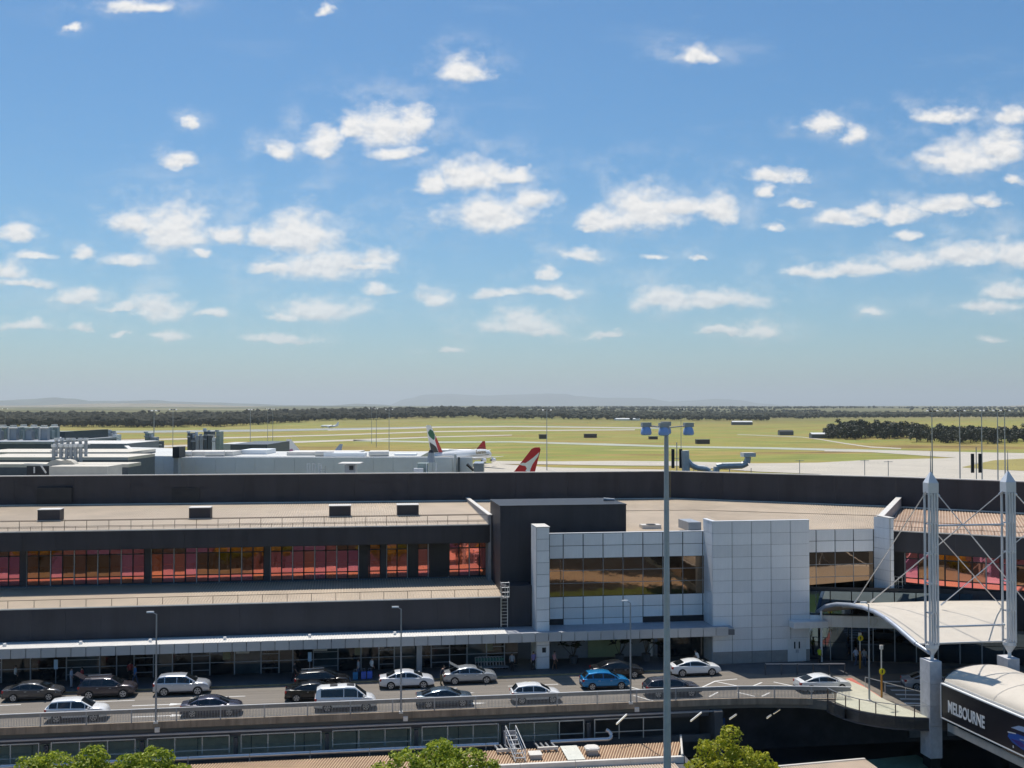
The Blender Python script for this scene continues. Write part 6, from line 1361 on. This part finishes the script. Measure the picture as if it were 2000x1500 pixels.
# red tail with the leaping animal emblem, the rest of the aircraft below the wall
dQ = 352; base = atd(1024, 905, dQ)
def fq(px, py): p = atd(px, py, dQ); e = Vector((p.x - base.x, p.y - base.y, 0)); return (-(e.dot(RGT)), p.z)
zfq = 5.2 * .42 + 5.2 - 2.6 * .25
poly = [(x + 4.5, z - zfq) for x, z in (fq(1001, 925), fq(1038, 877), fq(1044, 874), fq(1054, 873.5), fq(1056, 878), fq(1044, 925))]
hq = -RGT; pos = base - hq * 4.5; pos.z = 0
t, fo, zf, pts, th = aircraft('airliner mostly hidden by the wall, big red tail with white leaping animal emblem', tuple(pos), hq, 58, 5.2, 10, 58, 2, M_ARED, fin_poly=poly)
emb = [(1053.5, 883), (1041, 894), (1032, 900.5), (1026, 904.5), (1021, 903.5), (1014, 907), (1019.5, 909), (1026, 910), (1029, 915), (1026, 920), (1030, 921), (1035, 921), (1036.5, 915), (1040, 907), (1046, 898), (1051, 891)]
fin_band(fo, pts, zf, th, [(x + 4.5, z - zf) for x, z in (fq(a, b) for a, b in emb)], M_AWHITE, 'emblem')
p = atd(946, 880, 650); pos = p - (-RGT) * 2.0; pos.z = 0
t, fo, zf, pts, th = aircraft('far airliner whose small red tail shows beyond the double decker nose', tuple(pos), -RGT * .96 + FWD * .28, 36, 3.6, 5.2, 34, 2, M_ARED)
p = atd(570, 878, 560); pos = p - RGT * 3.0; pos.z = 0
t, fo, zf, pts, th = aircraft('far airliner with white and pink tail above the pier roof', tuple(pos), RGT * .97 + FWD * .2, 44, 4.2, 8.2, 38, 2)
fin_band(fo, pts, zf, th, [(4.5, .6), (3.2, 3.4), (1.6, 3.0), (2.0, .6)], M_APINK, 'pink_patch')
p = atd(661, 878, 600); pos = p + RGT * 2.0; pos.z = 0
aircraft('far small airliner with blue grey tail above the pier roof', tuple(pos), -RGT * .95 - FWD * .3, 30, 3.0, 6.0, 28, 2, M_AGREY)
p = atd(662, 838, 1560); pos = Vector((p.x, p.y, 0)); aircraft('white airliner rolling on the far runway', tuple(pos), -RGT, 26, 3.2, 5.0, 26, 2)

# ---------------------------------------------------------------- trees and plants
def leaf_mat(nm, c1, c2, tr=.35):
    m = bpy.data.materials.new(nm); m.use_nodes = True; nt = m.node_tree; nt.nodes.clear()
    out = nt.nodes.new('ShaderNodeOutputMaterial'); mix = nt.nodes.new('ShaderNodeMixShader'); mix.inputs[0].default_value = tr
    d = nt.nodes.new('ShaderNodeBsdfPrincipled'); d.inputs['Roughness'].default_value = .45; d.inputs['Specular IOR Level'].default_value = .35; tl = nt.nodes.new('ShaderNodeBsdfTranslucent')
    g = nt.nodes.new('ShaderNodeNewGeometry'); r = nt.nodes.new('ShaderNodeValToRGB'); r.color_ramp.elements[0].color = (*c1, 1); r.color_ramp.elements[1].color = (*c2, 1)
    nt.links.new(g.outputs['Random Per Island'], r.inputs[0]); nt.links.new(r.outputs[0], d.inputs['Base Color']); nt.links.new(r.outputs[0], tl.inputs['Color'])
    nt.links.new(d.outputs[0], mix.inputs[1]); nt.links.new(tl.outputs[0], mix.inputs[2]); nt.links.new(mix.outputs[0], out.inputs['Surface']); return m
M_LEAFA = leaf_mat('glossy_leaf', (.11, .19, .012), (.52, .56, .06), .45); M_LEAFB = leaf_mat('spring_leaf', (.24, .29, .014), (.64, .60, .06), .46)
M_LEAFD = leaf_mat('dark_leaf', (.012, .022, .010), (.035, .05, .02), .15); M_LEAFG = leaf_mat('grove_leaf', (.018, .026, .012), (.05, .06, .025), .15)
M_BARK = mat('bark', (.10, .075, .055), .9, var=.3, scale=4, bump=.4)
def leaves(m, c, rad, n, size, rs, shell=.55):
    c = Vector(c)
    for _ in range(n):
        d = Vector((rs.gauss(0, 1), rs.gauss(0, 1), rs.gauss(0, 1))).normalized(); q = shell + (1 - shell) * rs.random() ** .6
        if d.z < -.5 and rs.random() < .6: continue
        p = c + Vector((d.x * rad[0], d.y * rad[1], d.z * rad[2])) * q
        nrm = (d * .7 + Vector((rs.gauss(0, .6), rs.gauss(0, .6), rs.gauss(.35, .5)))).normalized(); a = nrm.orthogonal().normalized(); a.rotate(Matrix.Rotation(rs.random() * 6.28, 3, nrm)); b = nrm.cross(a); s_ = size * rs.uniform(.6, 1.3)
        m.add([p - a * s_ * .5, p + b * s_ * .28 + nrm * s_ * .05, p + a * s_ * .5, p - b * s_ * .28 + nrm * s_ * .05], [(0, 1, 2, 3)])
def tree(label, base, clumps, n_each, size, material, seed, trunk_r=.16, group=None, name='street_tree'):
    rs = random.Random(seed); base = Vector(base); t = thing(name, label, 'tree', tuple(base), group)
    top = max(c[2] for c, r_ in clumps); mid = Vector((0, 0, 0))
    for c, r_ in clumps: mid += Vector(c)
    mid /= len(clumps); tr = MB(); fork = base.lerp(Vector((mid.x, mid.y, mid.z)), .62)
    tr.tube(base, fork, trunk_r, trunk_r * .7, n=8)
    for c, r_ in clumps: tr.tube(fork, Vector(c) - Vector((0, 0, r_[2] * .1)), trunk_r * .5, trunk_r * .12, n=5)
    tr.build('trunk', M_BARK, t, smooth=60)
    m = MB()
    for c, r_ in clumps:
        vol = (r_[0] * r_[1] * r_[2]) ** (1 / 3); k = int(n_each * vol ** 2); leaves(m, c, r_, k, size, rs)
        for _ in range(7):                                        # smaller tufts break the outline
            d = Vector((rs.gauss(0, 1), rs.gauss(0, 1), abs(rs.gauss(0, 1)))).normalized(); leaves(m, Vector(c) + Vector((d.x * r_[0], d.y * r_[1], d.z * r_[2])) * .9, (r_[0] * .3, r_[1] * .3, r_[2] * .28), int(k * .07), size, rs, .2)
    o = m.build('crown', material, t, fix=False); return t
def P(px, py, d): return atd(px, py, d)
D1 = 62.0; k1 = D1 / FPX
def clump(px, ytop, rpx, d, squash=.9): r_ = rpx * d / FPX; c = atd(px, ytop, d); return (Vector((c.x, c.y, c.z - r_ * squash)), (r_, r_, r_ * squash))
for px, yt, rp, lab, sd in ((62, 1478, 40, 'round clipped tree at the bottom left corner, leftmost crown', 1), (110, 1468, 42, 'round clipped tree, second crown from the bottom left', 2), (180, 1457, 34, 'tallest round clipped tree of the bottom left row', 3), (252, 1471, 32, 'round clipped tree, fourth crown from the bottom left', 4), (304, 1461, 36, 'round clipped tree, right end crown of the bottom left row', 5), (356, 1494, 26, 'low clipped tree just showing at the right end of the left row', 6)):
    cl = [clump(px, yt, rp, D1), clump(px - rp * .35, yt + rp * .7, rp * .85, D1 - .6), clump(px + rp * .4, yt + rp * .8, rp * .85, D1 + .5)]
    b = atd(px, 1460, D1); tree(lab, (b.x, b.y, 0), cl, 900, .20, M_LEAFA, sd, .1, 'clipped trees at the lower left')
cl = [clump(860, 1445, 40, 64), clump(796, 1464, 42, 63), clump(745, 1488, 34, 63), clump(915, 1462, 36, 64), clump(950, 1482, 32, 64), clump(850, 1480, 60, 62.5), clump(880, 1464, 44, 65)]
b = atd(855, 1460, 64); tree('broad dense green tree in front of the brown roof', (b.x, b.y, 0), cl, 780, .21, M_LEAFA, 11, .22)
cl = [clump(1428, 1416, 20, 66, 1.2), clump(1412, 1440, 32, 66), clump(1380, 1446, 22, 66), clump(1450, 1458, 36, 66), clump(1486, 1470, 26, 66), clump(1368, 1474, 28, 65.5), clump(1420, 1478, 44, 65), clump(1505, 1488, 22, 66)]
b = atd(1425, 1460, 66); tree('loose yellow green tree right of the tall mast', (b.x, b.y, 0), cl, 560, .22, M_LEAFB, 12, .2)
# trees on the near side, reflected in the windows
protos = [o for o in bpy.data.objects if o.parent is None and o.get('label', '').startswith(('broad dense', 'loose yellow'))]
for i, (x, y_, lab) in enumerate(((-46, 52, 'first of the trees standing below the picture on the left'), (-30, 47, 'second of the trees standing below the picture'), (-14, 50, 'third of the trees standing below the picture'), (2, 44, 'fourth of the trees standing below the picture'), (18, 47, 'fifth of the trees standing below the picture'), (-58, 40, 'tree below the picture behind the first row, left'), (-22, 34, 'tree below the picture behind the first row, middle'), (8, 30, 'tree below the picture behind the first row, right'))):
    src = protos[i % len(protos)]; c = copy_tree(src); c.location = (x, y_, 0); c['label'] = lab; c['group'] = 'trees below the picture'
# grove at the right and scattered field trees
def grove_mesh(seed, h):
    rs = random.Random(seed); m = MB()
    for j_ in range(14):
        c = (rs.gauss(0, h * .24), rs.gauss(0, h * .24), h * (rs.uniform(.14, .4) if j_ < 5 else rs.uniform(.38, .8))); q = h * rs.uniform(.14, .22); leaves(m, c, (q, q, q * .85), 70, h * .11, rs, .3)
    me = m.mesh('crown', False); me.materials.append(M_LEAFG)
    tr = MB().tube((0, 0, 0), (0, 0, h * .6), h * .025, h * .012, n=5); tm_ = tr.mesh('trunk'); tm_.materials.append(M_BARK); return me, tm_
GV = [grove_mesh(s_, h) for s_, h in ((1, 15), (2, 13), (3, 16), (4, 11), (5, 14))]
rs = random.Random(5); spots = []
for i in range(60): spots.append((rs.uniform(1622, 1788), rs.uniform(855, 859), 'the left grove beyond the apron'))
for i in range(70): spots.append((rs.uniform(1790, 2030), rs.uniform(862, 868) + (0), 'the right grove beyond the apron'))
for i, (px, py, w_) in enumerate(spots):
    d = CAMZ * FPX / (py - 795) + rs.uniform(0, 90); b = atd(px, py, d); me, tm_ = GV[i % 5]; s_ = rs.uniform(.7, 1.15)
    if 1640 < px < 1690 or 1700 < px < 1740: s_ *= 1.25
    t = thing('eucalypt', 'dark eucalypt in ' + w_, 'tree', (b.x, b.y, land(b.x, b.y)), 'eucalypts of ' + w_, fixed=False); t.scale = (s_, s_, s_); t.rotation_euler = (0, 0, rs.random() * 6)
    link('crown', me, t); link('trunk', tm_, t)
# potted palms in the shaded recess
for px, lab in ((1120, 'dark potted palm in the recess, left of the green panel'), (1210, 'dark potted palm in the recess, middle one'), (1262, 'dark potted palm in the recess, right of the green panel')):
    b = aty(px, 1306, 103.2); t = thing('potted_palm', lab, 'plant', (b.x, b.y, PAV), 'potted palms in the recess'); rs = random.Random(px)
    MB().tube((b.x, b.y, PAV), (b.x, b.y, PAV + .7), .35, .45, n=12).build('pot', M_CONCD, t)
    st2 = MB(); cr = MB()
    for k in range(6):
        tip = Vector((b.x + rs.gauss(0, .55), b.y + rs.gauss(0, .3), PAV + rs.uniform(1.6, 2.6))); st2.tube((b.x, b.y, PAV + .6), tip, .04, .02, n=5)
        for j in range(9):
            a = rs.random() * 6.28; d = Vector((math.cos(a), math.sin(a) * .8, rs.uniform(-.2, .6))).normalized(); sd_ = d.cross(Vector((0, 0, 1))).normalized() * .06; e = tip + d * rs.uniform(.5, .8)
            cr.add([tip - sd_, tip + sd_, tip.lerp(e, .6) + sd_ + Vector((0, 0, .08)), e - Vector((0, 0, .1)), tip.lerp(e, .6) - sd_ + Vector((0, 0, .08))], [(0, 1, 2, 3, 4)])
    st2.build('stem', M_BARK, t); cr.build('fronds', M_LEAFD, t, fix=False)

# ---------------------------------------------------------------- people
M_SKIN = mat('skin', (.42, .26, .19), .6, var=.05); M_HAIR = mat('hair', (.03, .022, .018), .7)
def person(label, loc, rot, top, legs, pose='stand', h=1.72, hivis=None):
    """one continuous skinned body; shirt, trousers and skin are zones of it, hair sits on the head"""
    k = h / 1.72; J = {'pel': (0, 0, .95), 'belly': (.0, 0, 1.1), 'chest': (.01, 0, 1.3), 'nbase': (.0, 0, 1.46), 'neck': (.01, 0, 1.52), 'head': (.02, 0, 1.60), 'crown': (.02, 0, 1.69)}
    lean = .0
    if pose == 'bend': lean = .45
    step = .22 if pose == 'walk' else .03
    for s_, n_ in ((1, 'l'), (-1, 'r')):
        f = step * s_; J['hip' + n_] = (0, .09 * s_, .90); J['knee' + n_] = (f * .6 + .03, .10 * s_, .49); J['ank' + n_] = (f - .02, .10 * s_, .09); J['toe' + n_] = (f + .14, .115 * s_, .035)
        J['sho' + n_] = (0, .17 * s_, 1.42); J['elb' + n_] = (-.04 - f * .5 if pose != 'bend' else .12, .24 * s_, 1.14); J['wri' + n_] = (.08 - f * .6 if pose != 'bend' else .34, .24 * s_, .92 if pose != 'bend' else 1.02)
        J['hand' + n_] = (J['wri' + n_][0] + .03, .235 * s_, J['wri' + n_][2] - .075); J['fing' + n_] = (J['wri' + n_][0] + .05, .225 * s_, J['wri' + n_][2] - .15); J['thumb' + n_] = (J['wri' + n_][0] + .08, .20 * s_, J['wri' + n_][2] - .085)
    rad_ = {'pel': .15, 'belly': .135, 'chest': .155, 'nbase': .085, 'neck': .055, 'head': .092, 'crown': .075}
    for n_ in 'lr': rad_.update({'hip' + n_: .10, 'knee' + n_: .066, 'ank' + n_: .046, 'toe' + n_: .036, 'sho' + n_: .068, 'elb' + n_: .048, 'wri' + n_: .032, 'hand' + n_: .038, 'fing' + n_: .022, 'thumb' + n_: .014})
    names = list(J); E_ = [('pel', 'belly'), ('belly', 'chest'), ('chest', 'nbase'), ('nbase', 'neck'), ('neck', 'head'), ('head', 'crown')]
    for n_ in 'lr': E_ += [('pel', 'hip' + n_), ('hip' + n_, 'knee' + n_), ('knee' + n_, 'ank' + n_), ('ank' + n_, 'toe' + n_), ('nbase', 'sho' + n_), ('sho' + n_, 'elb' + n_), ('elb' + n_, 'wri' + n_), ('wri' + n_, 'hand' + n_), ('hand' + n_, 'fing' + n_), ('hand' + n_, 'thumb' + n_)]
    vs = []
    for q in names:
        x, y_, z = J[q]
        if z > .95 and lean: dz = z - .95; x += dz * math.sin(lean); z = .95 + dz * math.cos(lean)
        vs.append((x * k, y_ * k, z * k))
    me = bpy.data.meshes.new('person'); me.from_pydata(vs, [(names.index(a), names.index(b)) for a, b in E_], [])
    tmp = bpy.data.objects.new('tmp', me); COL.objects.link(tmp); md = tmp.modifiers.new('s', 'SKIN'); sv = me.skin_vertices[0].data
    for i, q in enumerate(names): sv[i].radius = (rad_[q] * k, rad_[q] * k * (1.15 if q in ('chest', 'belly', 'pel') else 1)); sv[i].use_root = (q == 'pel')
    ss = tmp.modifiers.new('u', 'SUBSURF'); ss.levels = 1
    dg = bpy.context.evaluated_depsgraph_get(); bm_ = bpy.data.meshes.new_from_object(tmp.evaluated_get(dg)); bpy.data.objects.remove(tmp)
    bm_.materials.clear()
    for m_ in (M_SKIN, top, legs, M_BLACK): bm_.materials.append(m_)
    for p in bm_.polygons:
        c = p.center / k; arm = abs(c.y) > .19 and c.z < 1.16 and c.z > .7
        p.material_index = 3 if c.z < .08 else 2 if c.z < .96 and not arm else 0 if arm or c.z > 1.49 * (.95 if lean else 1) else 1; p.use_smooth = True
    t = thing('person', label, 'person', loc, fixed=False); t.rotation_euler = (0, 0, rot); b = link('body', bm_, t)
    hx_, _, hz_ = vs[names.index('head')]; hm2 = MB()
    hm2.loft([[(hx_ - .015 + math.cos(a) * r_, math.sin(a) * r_, hz_ + z) for a in [2 * math.pi * i / 10 for i in range(10)]] for r_, z in ((.085, .015), (.104, .055), (.09, .10), (.05, .135), (.01, .145))]); hm2.build('hair', M_HAIR, t, smooth=60)
    return t
def cm(nm, c): return mat('cloth_' + nm, c, .85, var=.1, scale=8)
def pp_(px, py, z=PAV): a = atz(px, py, z); return (a.x, a.y, z)
person('person in white shirt standing behind the dark sedan at the far left', pp_(30, 1338), .4, cm('white', (.7, .7, .68)), cm('black', (.02, .02, .022)))
person('person in pale blue shirt and shorts left of the raised tailgate', pp_(139, 1343), 0, cm('paleblue', (.45, .5, .6)), cm('pale', (.5, .5, .52)))
person('person in red top at the raised tailgate', pp_(160, 1342), 3.0, cm('red', (.40, .05, .05)), cm('denim', (.06, .09, .16)))
person('person in blue shirt and jeans right of the charcoal SUV', pp_(264, 1337), 3.1, cm('blue', (.08, .20, .42)), cm('denim', (.06, .09, .16)), 'walk')
person('person in red top standing in the shade by the glass', pp_(254, 1330), 1.6, cm('red', (.40, .05, .05)), cm('black', (.02, .02, .022)))
person('person in black walking past the dark glass', pp_(575, 1331), 0, cm('black', (.02, .02, .022)), cm('black', (.02, .02, .022)), 'walk')
person('person in grey top with suitcases right of the black wagon', pp_(700, 1325), 2.8, cm('grey', (.3, .32, .34)), cm('denim', (.06, .09, .16)))
person('person in white top with suitcases near the white sedan', pp_(726, 1322), .5, cm('white', (.7, .7, .68)), cm('black', (.02, .02, .022)))
person('man in dark jacket and khaki trousers bending at the open boot', (*P2(861, 1338), DECK), 0, cm('navy', (.03, .035, .05)), cm('khaki', (.20, .16, .08)), 'bend')
person('person in grey sitting area by the silver pillar', pp_(1000, 1312), 1.2, cm('grey', (.3, .32, .34)), cm('black', (.02, .02, .022)))
person('person in pink top walking beside the silver pillar', pp_(1083, 1308), 0, cm('pink', (.5, .25, .25)), cm('brown', (.16, .08, .05)), 'walk')
person('person in violet shirt left of the silver pillar', pp_(1042, 1309), 2, cm('violet', (.25, .2, .4)), cm('black', (.02, .02, .022)))
person('person in white shirt bending in the dark entrance', pp_(1364, 1304), 3.0, cm('white', (.7, .7, .68)), cm('black', (.02, .02, .022)), 'bend')
person('traffic warden in yellow vest beside the silver block', (*P2(1601, 1299), DECK), .3, mat('cloth_hivis', (.55, .60, .02), .7), cm('black', (.02, .02, .022)))
person('person in pale blue top at the glass entrance', (*P2(1672, 1300), DECK), .3, cm('paleblue', (.45, .5, .6)), cm('denim', (.06, .09, .16)), 'walk')
person('person in grey top at the glass entrance', (*P2(1688, 1302), DECK), .8, cm('grey', (.3, .32, .34)), cm('denim', (.06, .09, .16)))
# suitcases and trolleys
def suitcase(label, px, py, c):
    x, y_, z = pp_(px, py); t = thing('suitcase', label, 'suitcase', (x, y_, z), 'suitcases by the kerb'); m_ = mat('case_' + c[0], c[1], .4)
    MB().box(x - .22, y_ - .14, z + .06, x + .22, y_ + .14, z + .68).build('shell', m_, t); MB().path([(x - .12, y_, z + .68), (x - .12, y_, z + .95), (x + .12, y_, z + .95), (x + .12, y_, z + .68)], .014, n=5).build('handle', M_GREY, t)
    for a in (-.15, .15): MB().tube((x + a, y_ - .1, z + .035), (x + a, y_ + .1, z + .035), .035, n=8).build('wheel', M_BLACK, t)
suitcase('bright blue suitcase, left of the three by the white sedan', 694, 1328, ('cyan', (.02, .22, .45))); suitcase('blue suitcase, middle of the three by the white sedan', 710, 1327, ('blue', (.04, .12, .50))); suitcase('blue suitcase, right of the three by the white sedan', 722, 1326, ('royal', (.04, .14, .60)))
def trolley_meshes():
    f = MB(); f.path([(-.3, -.3, .15), (.45, -.22, .15), (.45, .22, .15), (-.3, .3, .15)], .022, n=5); f.path([(-.3, -.3, .15), (-.42, -.3, 1.0), (-.42, .3, 1.0), (-.3, .3, .15)], .022, n=5); f.path([(-.35, -.3, .55), (-.35, .3, .55)], .02, n=5)
    w = MB()
    for x, y_ in ((-.28, -.28), (-.28, .28), (.42, 0)): w.tube((x, y_ - .02, .07), (x, y_ + .02, .07), .07, n=10)
    b = MB().box(-.28, -.22, .16, .43, .22, .19); bk = MB().box(-.43, -.26, .6, -.40, .26, .88)
    out = []
    for nm, mb, m_ in (('frame', f, M_STEEL), ('wheels', w, M_BLACK), ('tray', b, M_GREY), ('sign_plate', bk, mat('trolley_green', (.10, .26, .20), .5))): me = mb.mesh(nm); me.materials.append(m_); out.append((nm, me))
    return out
TR = trolley_meshes()
for a, b, y_, n_, lab in ((52, 140, 1327, 14, 'luggage trolley nested in the row at the left end of the glass front'), (938, 985, 1306, 9, 'luggage trolley nested in the row left of the silver pillar')):
    pa, pb = Vector(pp_(a, y_)), Vector(pp_(b, y_ - (b - a) * .03))
    for i in range(n_):
        q = pa.lerp(pb, i / (n_ - 1)); t = thing('luggage_trolley', lab, 'trolley', tuple(q), 'nested trolleys in the row ' + ('by the silver pillar' if 'pillar' in lab else 'at the left end'), fixed=False); t.rotation_euler = (0, 0, R(-62))
        for nm, me in TR: link(nm, me, t)
for o in bpy.data.objects:
    if o.get('_fixed') is not None: del o['_fixed']
